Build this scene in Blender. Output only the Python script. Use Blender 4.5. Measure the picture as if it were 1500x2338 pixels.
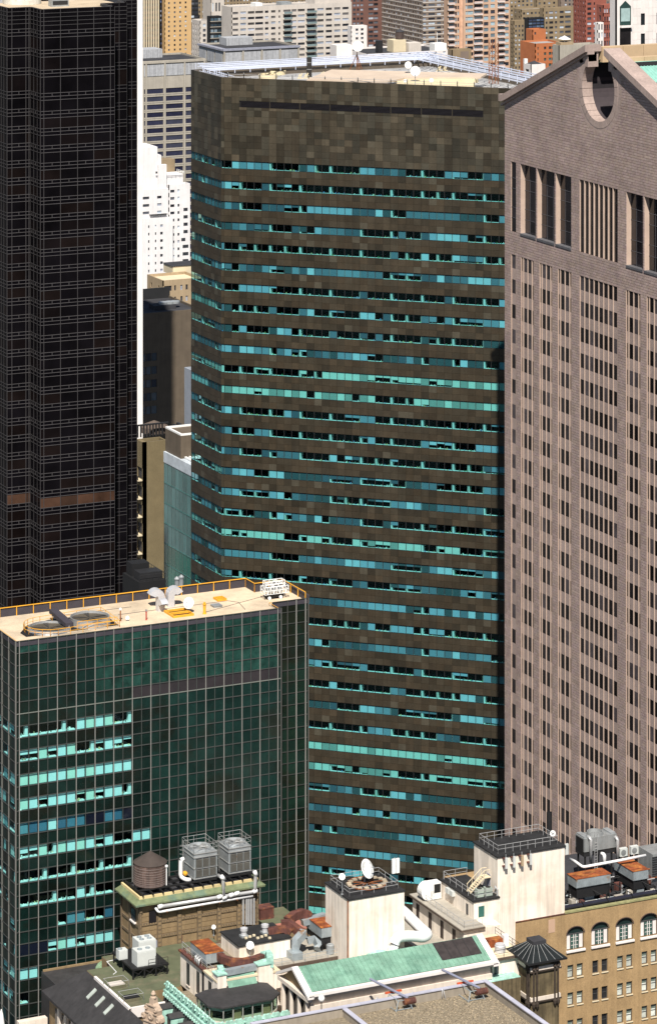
import bpy, math, random
from mathutils import Vector
random.seed(7)
R = math.radians
for _o in list(bpy.data.objects): bpy.data.objects.remove(_o)
SC = bpy.context.scene
COL = SC.collection
# ------------------------------------------------------------------ camera, sky, sun, exposure
FPX, YH, HCAM = 8000.0, -751.0, 260.0            # focal length and horizon in photo pixels, eye height in metres
TH = math.atan2(3830.0, FPX)                      # heading, east of grid north
ST, CT = math.sin(TH), math.cos(TH)
cam_d = bpy.data.cameras.new('camera'); cam = bpy.data.objects.new('camera', cam_d); COL.objects.link(cam)
cam.location = (0, 0, HCAM); cam.rotation_euler = (R(90), 0, -TH)
cam_d.sensor_fit = 'HORIZONTAL'; cam_d.sensor_width = 36; cam_d.lens = 36*FPX/1500
cam_d.shift_y = -(1169-YH)/1500; cam_d.clip_start = 1; cam_d.clip_end = 30000
SC.camera = cam
SUN_AZ, SUN_EL = 26.4, 52.0                       # degrees west of grid south, elevation
w = bpy.data.worlds.new('World'); SC.world = w; w.use_nodes = True
nt = w.node_tree; bg = nt.nodes['Background']
sky = nt.nodes.new('ShaderNodeTexSky'); sky.sky_type = 'NISHITA'; sky.sun_disc = False
sky.sun_elevation = R(SUN_EL); sky.sun_rotation = R(180+SUN_AZ); sky.altitude = 200; sky.air_density = 1.0; sky.dust_density = 0.6
nt.links.new(sky.outputs[0], bg.inputs[0]); bg.inputs[1].default_value = 0.05
sd = bpy.data.lights.new('sun', 'SUN'); sd.energy = 5.0; sd.angle = R(0.5); sd.color = (1.0, 0.94, 0.85)
so = bpy.data.objects.new('sun', sd); COL.objects.link(so)
so.rotation_euler = (R(90-SUN_EL), 0, -R(SUN_AZ)); so.location = (0, 0, 600)
SC.view_settings.view_transform = 'Standard'; SC.view_settings.look = 'None'
SC.view_settings.gamma = 1; SC.view_settings.use_curve_mapping = False
SC.view_settings.exposure = 0.52
SC.render.resolution_x = 656; SC.render.resolution_y = 1024
SC.cycles.transparent_max_bounces = 12; SC.cycles.max_bounces = 6
# ------------------------------------------------------------------ pixel -> world (a pixel gives a direction; a plane gives the distance)
def P(x, y, d):
    u = (x-750)/FPX; v = (y-YH)/FPX
    return Vector((ST*d+CT*u*d, CT*d-ST*u*d, HCAM-v*d))
def on_z(x, y, z): return P(x, y, (HCAM-z)*FPX/(y-YH))
def dN(x, N): return N/(CT-ST*(x-750)/FPX)
def dE(x, E): return E/(ST+CT*(x-750)/FPX)
def Ex(x, N): return P(x, 0, dN(x, N)).x          # east coordinate where column x meets the plane north=N
def Ny(x, E): return P(x, 0, dE(x, E)).y
def zN(x, y, N): return P(x, y, dN(x, N)).z
def zE(x, y, E): return P(x, y, dE(x, E)).z
class Fr:
    """vertical facade frame: origin, U to screen right, W outward"""
    def __init__(s, O, U):
        s.O = Vector((O[0], O[1])); U = Vector((U[0], U[1])); s.U = U.normalized(); s.W = Vector((s.U.y, -s.U.x))
    def p(s, u, w, z):
        q = s.O+s.U*u+s.W*w; return (q.x, q.y, z)
    def u(s, x):                                   # pixel column -> u on the w=0 plane
        d = P(x, 0, 1.0); den = d.x*s.U.y-d.y*s.U.x
        t = (s.O.x*s.U.y-s.O.y*s.U.x)/den
        return (Vector((d.x*t, d.y*t))-s.O).dot(s.U)
    def z(s, x, y):
        d = P(x, 0, 1.0); t = (s.O.x*s.U.y-s.O.y*s.U.x)/(d.x*s.U.y-d.y*s.U.x)
        return P(x, y, t).z
def SF(E, N): return Fr((E, N), (1, 0))           # faces south
def WF(E, N): return Fr((E, N), (0, -1))          # faces west; u runs south
# ------------------------------------------------------------------ materials
MATS = {}
def mat(name, col, rough=0.8, metal=0.0, var=0.18, scale=0.6, bump=0.0, streak=0.0, fine=0.0, spec=0.4, col2=None, c2scale=0.25, c2lo=0.5, c2hi=0.62):
    if name in MATS: return MATS[name]
    m = bpy.data.materials.new(name); m.use_nodes = True; n = m.node_tree.nodes; L = m.node_tree.links
    b = n['Principled BSDF']; b.inputs['Roughness'].default_value = rough; b.inputs['Metallic'].default_value = metal
    b.inputs['Specular IOR Level'].default_value = spec
    geo = n.new('ShaderNodeNewGeometry')
    at = n.new('ShaderNodeAttribute'); at.attribute_name = 'tint'
    base = n.new('ShaderNodeRGB'); base.outputs[0].default_value = (*col, 1)
    cur = base.outputs[0]
    def noise(sc, det, strk=False):
        mp = n.new('ShaderNodeMapping'); mp.inputs['Scale'].default_value = (sc, sc, sc*(0.06 if strk else 1))
        L.new(geo.outputs['Position'], mp.inputs['Vector'])
        t = n.new('ShaderNodeTexNoise'); t.inputs['Scale'].default_value = 1; t.inputs['Detail'].default_value = det; t.inputs['Roughness'].default_value = 0.6
        L.new(mp.outputs[0], t.inputs['Vector']); return t.outputs['Fac']
    def mul(c, fac, lo, hi, a=0.3, bb=0.7):
        r = n.new('ShaderNodeMapRange'); r.inputs[1].default_value = a; r.inputs[2].default_value = bb; r.inputs[3].default_value = lo; r.inputs[4].default_value = hi
        L.new(fac, r.inputs[0]); x = n.new('ShaderNodeMix'); x.data_type = 'RGBA'; x.blend_type = 'MULTIPLY'; x.inputs[0].default_value = 1
        L.new(c, x.inputs[6]); L.new(r.outputs[0], x.inputs[7]); return x.outputs[2]
    if col2:
        r = n.new('ShaderNodeMapRange'); r.inputs[1].default_value = c2lo; r.inputs[2].default_value = c2hi
        L.new(noise(c2scale, 5), r.inputs[0]); x = n.new('ShaderNodeMix'); x.data_type = 'RGBA'
        L.new(r.outputs[0], x.inputs[0]); L.new(cur, x.inputs[6]); x.inputs[7].default_value = (*col2, 1); cur = x.outputs[2]
    if var: cur = mul(cur, noise(scale, 4), 1-var, 1+var)
    if fine: cur = mul(cur, noise(scale*14, 2), 1-fine, 1+fine)
    if streak: cur = mul(cur, noise(1.6, 4, True), 1-streak, 1+streak*0.35, 0.35, 0.6)
    x = n.new('ShaderNodeMix'); x.data_type = 'RGBA'; x.blend_type = 'MULTIPLY'; x.inputs[0].default_value = 1
    L.new(cur, x.inputs[6]); L.new(at.outputs['Color'], x.inputs[7]); L.new(x.outputs[2], b.inputs['Base Color'])
    if bump:
        bn = n.new('ShaderNodeBump'); bn.inputs['Strength'].default_value = bump; bn.inputs['Distance'].default_value = 0.05
        L.new(noise(scale*6, 3), bn.inputs['Height']); L.new(bn.outputs[0], b.inputs['Normal'])
    MATS[name] = m; return m
def glass(name, tint, refl=1.0):
    if name in MATS: return MATS[name]
    m = bpy.data.materials.new(name); m.use_nodes = True; n = m.node_tree.nodes; L = m.node_tree.links
    n.remove(n['Principled BSDF']); out = n['Material Output']
    tr = n.new('ShaderNodeBsdfTransparent'); tr.inputs[0].default_value = (*tint, 1)
    gl = n.new('ShaderNodeBsdfGlossy'); gl.inputs['Roughness'].default_value = 0.03; gl.inputs[0].default_value = (refl, refl, refl, 1)
    fr = n.new('ShaderNodeFresnel'); fr.inputs[0].default_value = 1.5
    ge = n.new('ShaderNodeNewGeometry'); sb = n.new('ShaderNodeMath'); sb.operation = 'SUBTRACT'; sb.inputs[0].default_value = 1; L.new(ge.outputs['Backfacing'], sb.inputs[1])
    mm = n.new('ShaderNodeMath'); mm.operation = 'MULTIPLY'; L.new(fr.outputs[0], mm.inputs[0]); L.new(sb.outputs[0], mm.inputs[1])
    mx = n.new('ShaderNodeMixShader'); L.new(mm.outputs[0], mx.inputs[0]); L.new(tr.outputs[0], mx.inputs[1]); L.new(gl.outputs[0], mx.inputs[2])
    L.new(mx.outputs[0], out.inputs[0]); MATS[name] = m; return m
# ------------------------------------------------------------------ mesh builder
class MB:
    def __init__(s): s.v = []; s.f = []; s.t = []; s.m = []
    def add(s, vs, fs, tint=(1, 1, 1), mi=0):
        k = len(s.v); s.v += [tuple(a) for a in vs]
        for f in fs: s.f.append([k+i for i in f]); s.t.append(tint); s.m.append(mi)
        return s
    BOXF = [(0, 1, 2, 3), (7, 6, 5, 4), (0, 4, 5, 1), (1, 5, 6, 2), (2, 6, 7, 3), (3, 7, 4, 0)]
    def hexa(s, c, tint=(1, 1, 1), mi=0): return s.add(c, MB.BOXF, tint, mi)
    def box(s, x0, x1, y0, y1, z0, z1, tint=(1, 1, 1), mi=0):
        return s.hexa([(x0, y0, z1), (x0, y1, z1), (x0, y1, z0), (x0, y0, z0)][::-1]+[(x1, y0, z1), (x1, y1, z1), (x1, y1, z0), (x1, y0, z0)][::-1], tint, mi)
    def fb(s, fr, u0, u1, w0, w1, z0, z1, tint=(1, 1, 1), mi=0):
        p = fr.p
        return s.hexa([p(u0, w0, z0), p(u0, w0, z1), p(u0, w1, z1), p(u0, w1, z0), p(u1, w0, z0), p(u1, w0, z1), p(u1, w1, z1), p(u1, w1, z0)], tint, mi)
    def prism(s, pts, z0, z1, tint=(1, 1, 1), mi=0):   # plan polygon
        n = len(pts); a = sum(pts[i][0]*pts[(i+1) % n][1]-pts[(i+1) % n][0]*pts[i][1] for i in range(n))
        if a < 0: pts = pts[::-1]
        vs = [(p[0], p[1], z0) for p in pts]+[(p[0], p[1], z1) for p in pts]
        fs = [tuple(range(n))[::-1], tuple(range(n, 2*n))]+[(i, (i+1) % n, n+(i+1) % n, n+i) for i in range(n)]
        return s.add(vs, fs, tint, mi)
    def fprism(s, fr, uz, w0, w1, tint=(1, 1, 1), mi=0):  # polygon in the facade plane, extruded along W
        n = len(uz); a = sum(uz[i][0]*uz[(i+1) % n][1]-uz[(i+1) % n][0]*uz[i][1] for i in range(n))
        if a < 0: uz = uz[::-1]
        vs = [fr.p(u, w0, z) for u, z in uz]+[fr.p(u, w1, z) for u, z in uz]
        fs = [tuple(range(n))[::-1], tuple(range(n, 2*n))]+[(i, (i+1) % n, n+(i+1) % n, n+i) for i in range(n)]
        return s.add(vs, fs, tint, mi)
    def tube(s, pts, r, n=6, tint=(1, 1, 1), mi=0, r2=None):
        pts = [Vector(p) for p in pts]; rings = []
        for i, p in enumerate(pts):
            a = pts[max(i-1, 0)]; b = pts[min(i+1, len(pts)-1)]; t = (b-a)
            if t.length < 1e-9: t = Vector((0, 0, 1))
            t.normalize(); h = Vector((0, 0, 1)) if abs(t.z) < 0.9 else Vector((1, 0, 0))
            x = t.cross(h).normalized(); y = x.cross(t)
            rr = r if r2 is None else r+(r2-r)*i/(len(pts)-1)
            rings.append([p+(x*math.cos(6.28318*k/n+0.785)+y*math.sin(6.28318*k/n+0.785))*rr for k in range(n)])
        vs = [v for q in rings for v in q]; fs = []
        for i in range(len(pts)-1):
            for k in range(n): fs.append((i*n+k, i*n+(k+1) % n, (i+1)*n+(k+1) % n, (i+1)*n+k))
        fs.append(tuple(range(n))[::-1]); fs.append(tuple((len(pts)-1)*n+k for k in range(n)))
        return s.add(vs, fs, tint, mi)
    def lathe(s, c, prof, n=20, tint=(1, 1, 1), mi=0, axis=None, ring=False):   # prof: (r, h) list along axis (default up)
        c = Vector(c); ax = Vector(axis or (0, 0, 1)).normalized()
        h = Vector((1, 0, 0)) if abs(ax.x) < 0.9 else Vector((0, 1, 0)); x = ax.cross(h).normalized(); y = ax.cross(x)
        vs = []; fs = []
        for r, hh in prof:
            for k in range(n): vs.append(c+ax*hh+(x*math.cos(6.28318*k/n)+y*math.sin(6.28318*k/n))*max(r, 1e-4))
        for i in range(len(prof)-1):
            for k in range(n): fs.append((i*n+k, i*n+(k+1) % n, (i+1)*n+(k+1) % n, (i+1)*n+k))
        if ring:
            for k in range(n): fs.append(((len(prof)-1)*n+k, (len(prof)-1)*n+(k+1) % n, (k+1) % n, k))
            return s.add(vs, fs, tint, mi)
        if prof[0][0] > 1e-3: fs.append(tuple(range(n))[::-1])
        if prof[-1][0] > 1e-3: fs.append(tuple((len(prof)-1)*n+k for k in range(n)))
        return s.add(vs, fs, tint, mi)
    def mesh(s, name):
        me = bpy.data.meshes.new(name); me.from_pydata(s.v, [], s.f)
        a = me.attributes.new('tint', 'FLOAT_COLOR', 'FACE')
        a.data.foreach_set('color', [c for t in s.t for c in (t[0], t[1], t[2], 1.0)])
        if any(s.m): me.polygons.foreach_set('material_index', s.m)
        me.update(); return me
    def build(s, name, mats, parent=None, kind=None, smooth=False):
        me = s.mesh(name)
        for m in (mats if isinstance(mats, (list, tuple)) else [mats]): me.materials.append(m)
        if smooth: me.polygons.foreach_set('use_smooth', [True]*len(me.polygons))
        return link(name, me, parent, kind)
def link(name, me, parent=None, kind=None, loc=None):
    o = bpy.data.objects.new(name, me); COL.objects.link(o)
    if parent is not None: o.parent = parent; o.matrix_parent_inverse = parent.matrix_world.inverted() if False else o.matrix_parent_inverse
    if kind: o['kind'] = kind
    if loc is not None: o.location = loc
    return o
def thing(name, label, cat, group=None):
    o = bpy.data.objects.new(name, None); COL.objects.link(o); o.empty_display_size = 1
    o['label'] = label; o['category'] = cat; o['kind'] = 'thing'
    if group: o['group'] = group
    return o
def tag(o, label, cat, group=None):
    o['label'] = label; o['category'] = cat; o['kind'] = 'thing'
    if group: o['group'] = group
    return o
class Pieces:
    """many alike boxes on facades: the `limit` best ones become objects of their own, the rest one 'stuff' mesh"""
    def __init__(s, name, mats, parent, limit=300): s.name, s.m, s.par, s.lim, s.it = name, mats, parent, limit, []
    def add(s, fr, u0, u1, w0, w1, z0, z1, tint=(1, 1, 1), prio=0.0): s.it.append((prio, fr, u0, u1, w0, w1, z0, z1, tint))
    def done(s):
        it = sorted(s.it, key=lambda a: -a[0]); cache = {}
        for (pr, fr, u0, u1, w0, w1, z0, z1, t) in it[:s.lim]:
            key = (id(fr), round(u1-u0, 3), round(w0, 3), round(w1, 3), round(z1-z0, 3), tuple(round(c, 2) for c in t))
            me = cache.get(key)
            if me is None:
                f2 = Fr((0, 0), fr.U); b = MB(); b.fb(f2, 0, u1-u0, w0, w1, 0, z1-z0, t); me = b.mesh(s.name); me.materials.append(s.m); cache[key] = me
            link(s.name, me, s.par, None, fr.p(u0, 0, z0))
        if len(it) > s.lim:
            b = MB()
            for (pr, fr, u0, u1, w0, w1, z0, z1, t) in it[s.lim:]: b.fb(fr, u0, u1, w0, w1, z0, z1, t)
            b.build(s.name+'_field', s.m, s.par, 'stuff')
def vt(v, hue=0.0):
    f = 1+random.uniform(-v, v); h = random.uniform(-hue, hue); return (round(f*(1+h), 2), round(f, 2), round(f*(1-h), 2))
def quant(t, q=0.08): return tuple(round(round(c/q)*q, 3) for c in t)
# ================================================================== ground
gm = mat('street_asphalt', (0.05, 0.05, 0.052), 0.9, var=0.3, scale=0.02)
g = MB().add([(-9000, -9000, 0), (9000, -9000, 0), (9000, 12000, 0), (-9000, 12000, 0)], [(0, 1, 2, 3)]).build('ground', gm, None, 'structure')
M_alu = mat('pale_aluminium', (0.45, 0.45, 0.44), 0.45, 0.6, 0.1)
M_dkmetal = mat('dark_metal', (0.03, 0.03, 0.032), 0.5, 0.3, 0.1)
M_white = mat('white_paint', (0.8, 0.8, 0.78), 0.6, 0, 0.05)
M_black = mat('black_steel', (0.012, 0.012, 0.013), 0.6, 0, 0.1)
M_galv = mat('galvanised_steel', (0.34, 0.36, 0.37), 0.5, 0.35, 0.2, 0.8)
M_rail = mat('rail_grey', (0.38, 0.38, 0.38), 0.55, 0.2, 0.1)
M_yellow = mat('yellow_safety_paint', (0.72, 0.36, 0.03), 0.6, 0, 0.15)
M_inter = mat('dim_interior', (0.045, 0.045, 0.05), 0.9, 0, 0.4, 0.4)
M_blind = mat('window_blind', (0.74, 0.76, 0.74), 0.8, 0, 0.05)
M_sill = mat('interior_sill', (0.74, 0.74, 0.7), 0.8, 0, 0.1)
M_clut = mat('desk_clutter', (0.5, 0.48, 0.42), 0.8, 0, 0.4, 3.0)
# ================================================================== polished dark granite and green glass office tower
T = thing('office_tower', 'wide office tower clad in mottled dark brown granite with turquoise ribbon windows', 'skyscraper')
ZR = 184.0
C0 = on_z(505, 175, ZR); C1 = on_z(1150, 200, ZR)
FD = Fr(C0, (C1.x-C0.x, C1.y-C0.y))
bay = (FD.u(1103.3)-FD.u(546))/8; mod = bay/4; ub = FD.u(546)
NWc = on_z(440, 157, ZR); LW = NWc.y-C0.y
FW = WF(C0.x, C0.y+LW)
NEc = on_z(985, 128, ZR)
umax = (NEc.x-C0.x)/FD.U.x          # hypotenuse runs until it meets the east wall
SEc = FD.p(umax, 0, 0)
edges = [0, ub-2*mod, ub-mod]+[ub+mod*k for k in range(0, int((umax-ub)/mod))]+[umax]
wm = LW/9; wedges = [wm*k for k in range(10)]
ZT0, PIT, WH = 168.44, 3.831, 1.50
NF = 37
M_gran = mat('dark_granite', (0.051, 0.0425, 0.0295), 0.38, 0, 0.16, 0.35, fine=0.12, streak=0.10, spec=0.35)
M_joint = mat('dark_joint', (0.012, 0.011, 0.01), 0.9, 0, 0.1)
M_gl = glass('turquoise_glass', (0.66, 0.90, 0.91), 0.9)
# granite panels
pan = Pieces('granite_panel', M_gran, T); 
def gtint(top):
    r = random.random()
    if top:
        f = random.choice([0.62, 0.76, 0.8, 0.92, 0.98, 1.06, 1.16, 1.3, 1.55]); h = random.choice([0, -0.04, 0.02, -0.08])
    else:
        f = random.choice([0.66, 0.72, 0.76, 0.8, 0.8, 0.84, 0.88, 0.92, 0.98]); h = random.choice([0.0, 0.03, 0.05, 0.08])
        if r < 0.035: f, h = 1.4, -0.06
        if 0.05 < r < 0.10: f, h = 0.56, 0.0
    return (round(f*(1+h), 2), f, round(f*(1-h*0.8), 2))
louv_z1, louv_z0 = FD.z(548, 229), FD.z(548, 243)
lu0, lu1 = FD.u(548), FD.u(1103)
nrow = 13; rh = (ZR-ZT0)/nrow; G = 0.014
def panels(fr, ed, vis):
    for i in range(len(ed)-1):
        a, b = ed[i]+G, ed[i+1]-G
        for k in range(nrow):
            z0 = ZT0+rh*k+G; z1 = ZT0+rh*(k+1)-G
            t = gtint(True)
            if random.random() < 0.3 and i > 0: t = panels.last
            panels.last = t
            if fr is FD and a >= lu0-0.2 and b <= lu1+0.2 and z0 < louv_z1 and z1 > louv_z0: continue
            pan.add(fr, a, b, -0.12, random.choice([0, 0.004]), z0, z1, t, (2 if fr is FD else 0)+(random.random()*0.5+i/len(ed) if vis(i) else -5))
        for k in range(NF):
            zb = ZT0-PIT*k-WH; zn = ZT0-PIT*(k+1); hh = (zb-zn)/2
            for q in range(2): pan.add(fr, a, b, -0.12, 0, zn+hh*q+G, zn+hh*(q+1)-G, gtint(False), -1+random.random()*0.1)
panels.last = (1, 1, 1)
panels(FD, edges, lambda i: edges[i] < FD.u(1140)); panels(FW, wedges, lambda i: True)
pan.done()
# louvre strip in the crown: recessed slats
lb = MB(); sl = []
nb = 8; lw = (lu1-lu0)/nb
rowz0 = ZT0+rh*math.floor((louv_z0-ZT0)/rh+0.001); rowz1 = ZT0+rh*(math.floor((louv_z1-ZT0)/rh-0.001)+1)
M_louv = mat('louvre_bronze', (0.016, 0.014, 0.018), 0.5, 0.3, 0.1)
slat = Pieces('louvre_slat', M_louv, T)
for i in range(nb):
    for q in range(5):
        zz = louv_z0+(louv_z1-louv_z0)*(q+0.15)/5; slat.add(FD, lu0+lw*i+0.12, lu0+lw*(i+1)-0.05, -0.10, -0.03, zz, zz+0.13)
slat.done()
for i in range(1, nb): MB().fb(FD, lu0+lw*i-0.06, lu0+lw*i+0.06, -0.1, 0.0, louv_z0-0.03, louv_z1+0.03).build('louvre_divider', M_gran, T)
fb = MB(); g0 = min(edges, key=lambda e: abs(e-lu0)); g1 = min(edges, key=lambda e: abs(e-lu1))
# plain granite filling round the louvre strip
zlo = [z for z in [ZT0+rh*k for k in range(nrow+1)] if z <= louv_z0+1e-6]; zhi = [z for z in [ZT0+rh*k for k in range(nrow+1)] if z >= louv_z1-1e-6]
e_in = [e for e in edges if e >= lu0-0.2 and e <= lu1+0.21]
for i in range(len(e_in)-1):
    a, b = e_in[i]+G, e_in[i+1]-G
    if louv_z0-zlo[-1] > 0.08: fb.fb(FD, a, b, -0.12, 0, zlo[-1]+G, louv_z0-0.04, gtint(True))
    if zhi[0]-louv_z1 > 0.08: fb.fb(FD, a, b, -0.12, 0, louv_z1+0.04, zhi[0]-G, gtint(True))
fb.build('louvre_surround', M_gran, T, 'stuff')
# windows: glass, mullions, blinds, sills, columns, clutter
pane = Pieces('window_pane', M_gl, T); mul = Pieces('mullion', M_dkmetal, T); bl = Pieces('blind', M_blind, T)
colm = Pieces('window_column', M_sill, T, 250); sil = Pieces('window_sill', M_sill, T, 120); clut = MB(); bars = Pieces('window_rail', M_dkmetal, T, 160)
modes = 'MOBMOBOMMBPBOOOMMMPBMBOBMOOOBPBMBBMPPMMMMMM'
MW = {'O': (0.68, 0.13, 0.19), 'B': (0.12, 0.10, 0.78), 'M': (0.40, 0.16, 0.44), 'P': (0.26, 0.40, 0.34)}   # open, partial, full
for fr, ed in ((FD, edges), (FW, wedges)):
    main = fr is FD
    for k in range(NF):
        zt = ZT0-PIT*k; zb = zt-WH; w = MW[modes[k]]
        mint = modes[k] == 'P' or random.random() < 0.2
        L = ed[-1]
        bars.add(fr, 0, L, -0.16, -0.06, zt-0.07, zt, (1, 1, 1), 1 if main else 0); bars.add(fr, 0, L, -0.16, -0.06, zb, zb+0.06, (1, 1, 1), 1 if main else 0)
        sil.add(fr, 0.02, L-0.02, -0.75, -0.2, zb-0.05, zb+0.05, (1, 1, 1), random.random()+(1 if main else 0))
        st = 'x'; drop = 1; tb = (1, 1, 1)
        for i in range(len(ed)-1):
            a, b = ed[i], ed[i+1]
            atbay = (abs(((a-ub)/bay)-round((a-ub)/bay)) < 0.02) if main else (i in (3, 7))
            pr = (2+a/L if a < FD.u(1145) and k < 36 else -3)+random.random() if main else random.random()-1
            mul.add(fr, a-0.035, a+0.035, -0.15, -0.05, zb+0.06, zt-0.07, (1.6, 1.6, 1.6), pr)
            pane.add(fr, a+0.035, b-0.035, -0.12, -0.10, zb+0.06, zt-0.07, (1, 1, 1), pr)
            if atbay or (main and i % 2 == 1 and random.random() < 0.18):
                colm.add(fr, a-(0.14 if main else 0.1), a+0.30 if main else a+0.25, -1.5, -0.22, zb+0.05, zt+0.2, (1, 1, 1) if atbay else (0.8, 0.8, 0.75), pr)
            if atbay or random.random() < 0.42:
                r = random.random(); st = 'o' if r < w[0] else ('p' if r < w[0]+w[1] else 'b')
                drop = random.choice([0.3, 0.35, 0.45, 0.55, 0.8]) if st == 'p' else 1.0
            q = random.random()
            if mint: tb = (0.9, 0.88, 0.8) if q < 0.7 else (0.45, 0.46, 0.42)
            else: tb = random.choice([(0.13, 0.14, 0.19), (0.22, 0.24, 0.31), (0.34, 0.38, 0.48), (0.52, 0.56, 0.7), (0.1, 0.11, 0.13), (0.76, 0.78, 0.9)]) if q < 0.55 or st != 'b' else tb
            if st != 'o':
                zz = zt-0.07-(WH-0.15)*drop
                bl.add(fr, a+0.05, b-0.05, -0.21, -0.18, max(zz, zb+0.07), zt-0.05, tb, pr)
            if (st != 'b') and random.random() < 0.75:
                for _ in range(random.randint(1, 5)):
                    x = random.uniform(a+0.1, b-0.25); s = random.uniform(0.05, 0.2); h = random.uniform(0.06, 0.3)
                    c = random.choice([(1.5, 1.5, 1.5), (0.4, 0.4, 0.4), (1.2, 0.9, 0.5), (0.2, 0.5, 0.2), (0.3, 0.4, 0.9)]); wq = random.uniform(-0.6, -0.35)
                    clut.fb(fr, x, x+s, wq, wq+s, zb+0.05, zb+0.05+h, c)
for q in (pane, mul, bl, colm, sil, bars): q.done()
clut.build('sill_clutter', M_clut, T, 'stuff')
# structure: floor slabs, core, backing
foot = [(C0.x, C0.y), (C0.x, C0.y+LW), (NEc.x, C0.y+LW), (NEc.x, SEc[1])]
def inset(pl, d):
    n = len(pl); c = Vector((sum(p[0] for p in pl)/n, sum(p[1] for p in pl)/n)); out = []
    a = sum(pl[i][0]*pl[(i+1) % n][1]-pl[(i+1) % n][0]*pl[i][1] for i in range(n)); sg = 1 if a > 0 else -1
    for i in range(n):
        p0, p1, p2 = Vector(pl[i-1]), Vector(pl[i]), Vector(pl[(i+1) % n])
        e1 = (p1-p0).normalized(); e2 = (p2-p1).normalized(); n1 = Vector((-e1.y, e1.x))*sg; n2 = Vector((-e2.y, e2.x))*sg
        bis = (n1+n2); k = d/max(0.2, (1+n1.dot(n2))); out.append(tuple(p1+bis*k))
    return out
b = MB()
for k in range(NF+1):
    zt = ZT0-PIT*k; b.prism(inset(foot, 0.125), zt-PIT+0.02 if k == NF else zt-WH-(PIT-WH)+0.3+0.0, zt-WH-0.06 if k < NF else zt-PIT+0.3)
b.build('floor_slab', mat('floor_slab', (0.10, 0.10, 0.10), 0.9), T)
MB().prism(inset(foot, 4.5), 0, ZT0+1, ).build('core_wall', M_inter, T)
b = MB().prism(inset(foot, 0.124), ZT0+0.02, ZR-2.1); b.build('backing_wall', M_joint, T)
MB().prism(inset(foot, 0.124), 0, ZT0-PIT*NF-0.01).build('podium', M_gran, T)
# parapet and roof
M_roofpale = mat('pale_roof_membrane', (0.42, 0.42, 0.42), 0.9, 0, 0.25, 0.15)
MB().prism(inset(foot, 0.5), ZR-2.1, ZR-1.8).build('roof', M_roofpale, T)
b = MB()
for i in range(4):
    p, q = inset(foot, 0.125)[i], inset(foot, 0.125)[(i+1) % 4]; pi_, qi = inset(foot, 0.5)[i], inset(foot, 0.5)[(i+1) % 4]
    b.prism([p, q, qi, pi_], ZR-1.8, ZR+0.0)
b.build('parapet', mat('parapet_stone', (0.11, 0.09, 0.07), 0.5), T)
# window-washing rails along the far edges
M_bluerail = mat('blue_white_rail', (0.62, 0.66, 0.78), 0.4, 0.2, 0.1)
def rail_run(p, q, offs, z, r, post):
    p, q = Vector(p), Vector(q); d = (q-p).normalized(); nn = Vector((-d.y, d.x)); L = (q-p).length; b = MB()
    for o, zz, rr in offs:
        a, c = p+nn*o, q+nn*o; b.tube([(a.x, a.y, z+zz), (c.x, c.y, z+zz)], rr, 5)
    k = 0.0
    while k < L:
        a = p+d*k; b.box(a.x-0.06, a.x+0.06, a.y-0.06, a.y+0.06, z-0.6, z+1.1); c = p+d*k+nn*post; b.box(c.x-0.06, c.x+0.06, c.y-0.06, c.y+0.06, z-0.6, z+0.9); k += 3.2
    return b
nw, ne, se, sw = Vector(foot[1]), Vector(foot[2]), Vector(foot[3]), Vector(foot[0])
OF = [(-0.8, 1.1, 0.10), (-0.8, 0.55, 0.07), (-1.8, 0.9, 0.14), (-2.8, 0.7, 0.14), (-3.8, 0.5, 0.16), (-5.0, 0.5, 0.14), (-6.2, 0.4, 0.14)]
rail_run(nw+Vector((1, 0)), ne+Vector((-1, 0)), OF, ZR, 0.1, -4.0).build('washing_rail', M_bluerail, T)
rail_run(ne+Vector((0, -1)), se+Vector((0, 10)), OF, ZR, 0.1, -4.0).build('washing_rail', M_bluerail, T)
rail_run(sw+Vector((0.9, 1)), nw+Vector((0.9, -2)), [(0, 0.3, 0.08), (-1.0, 0.25, 0.1), (-2.2, 0.3, 0.1)], ZR-0.4, 0.1, -1.0).build('washing_rail', M_bluerail, T)
a = FD.p(1, -0.9, 0); c = FD.p(umax*0.9, -0.9, 0)
rail_run(Vector(a[:2]), Vector(c[:2]), [(0, 0.75, 0.04), (0, 0.35, 0.04)], ZR-0.2, 0.04, 0).build('roof_handrail', M_rail, T)
# rooftop penthouse with tan roof
M_tanroof = mat('tan_metal_roof', (0.52, 0.42, 0.33), 0.7, 0, 0.1, 0.2)
M_beige = mat('beige_wall', (0.66, 0.56, 0.36), 0.8, 0, 0.08)
zp = ZR+0.35
q = [on_z(700, 179.5, zp-0.1), on_z(757, 157, zp+0.3), on_z(1112, 166, zp+0.3), on_z(1098, 174, zp), on_z(925, 176, zp), on_z(885, 184, zp-0.1)]
b = MB(); n = len(q); b.add([tuple(v) for v in q]+[(v.x, v.y, v.z-0.35) for v in q], [(0, 5, 4, 1), (1, 4, 3, 2)]+[((i+1) % n, i, n+i, n+(i+1) % n) for i in range(n)]+[(n+1, n+4, n+5, n), (n+2, n+3, n+4, n+1)])
PH = b.build('penthouse_roof', M_tanroof, T)
e0 = on_z(907, 180, zp); e1 = on_z(1085, 177, zp); fr = Fr(e0, (e1-e0))
MB().fb(fr, 0, (e1-e0).length, -4, -0.4, ZR-1.8, zp-0.36).build('penthouse_wall', M_beige, T)
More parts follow.
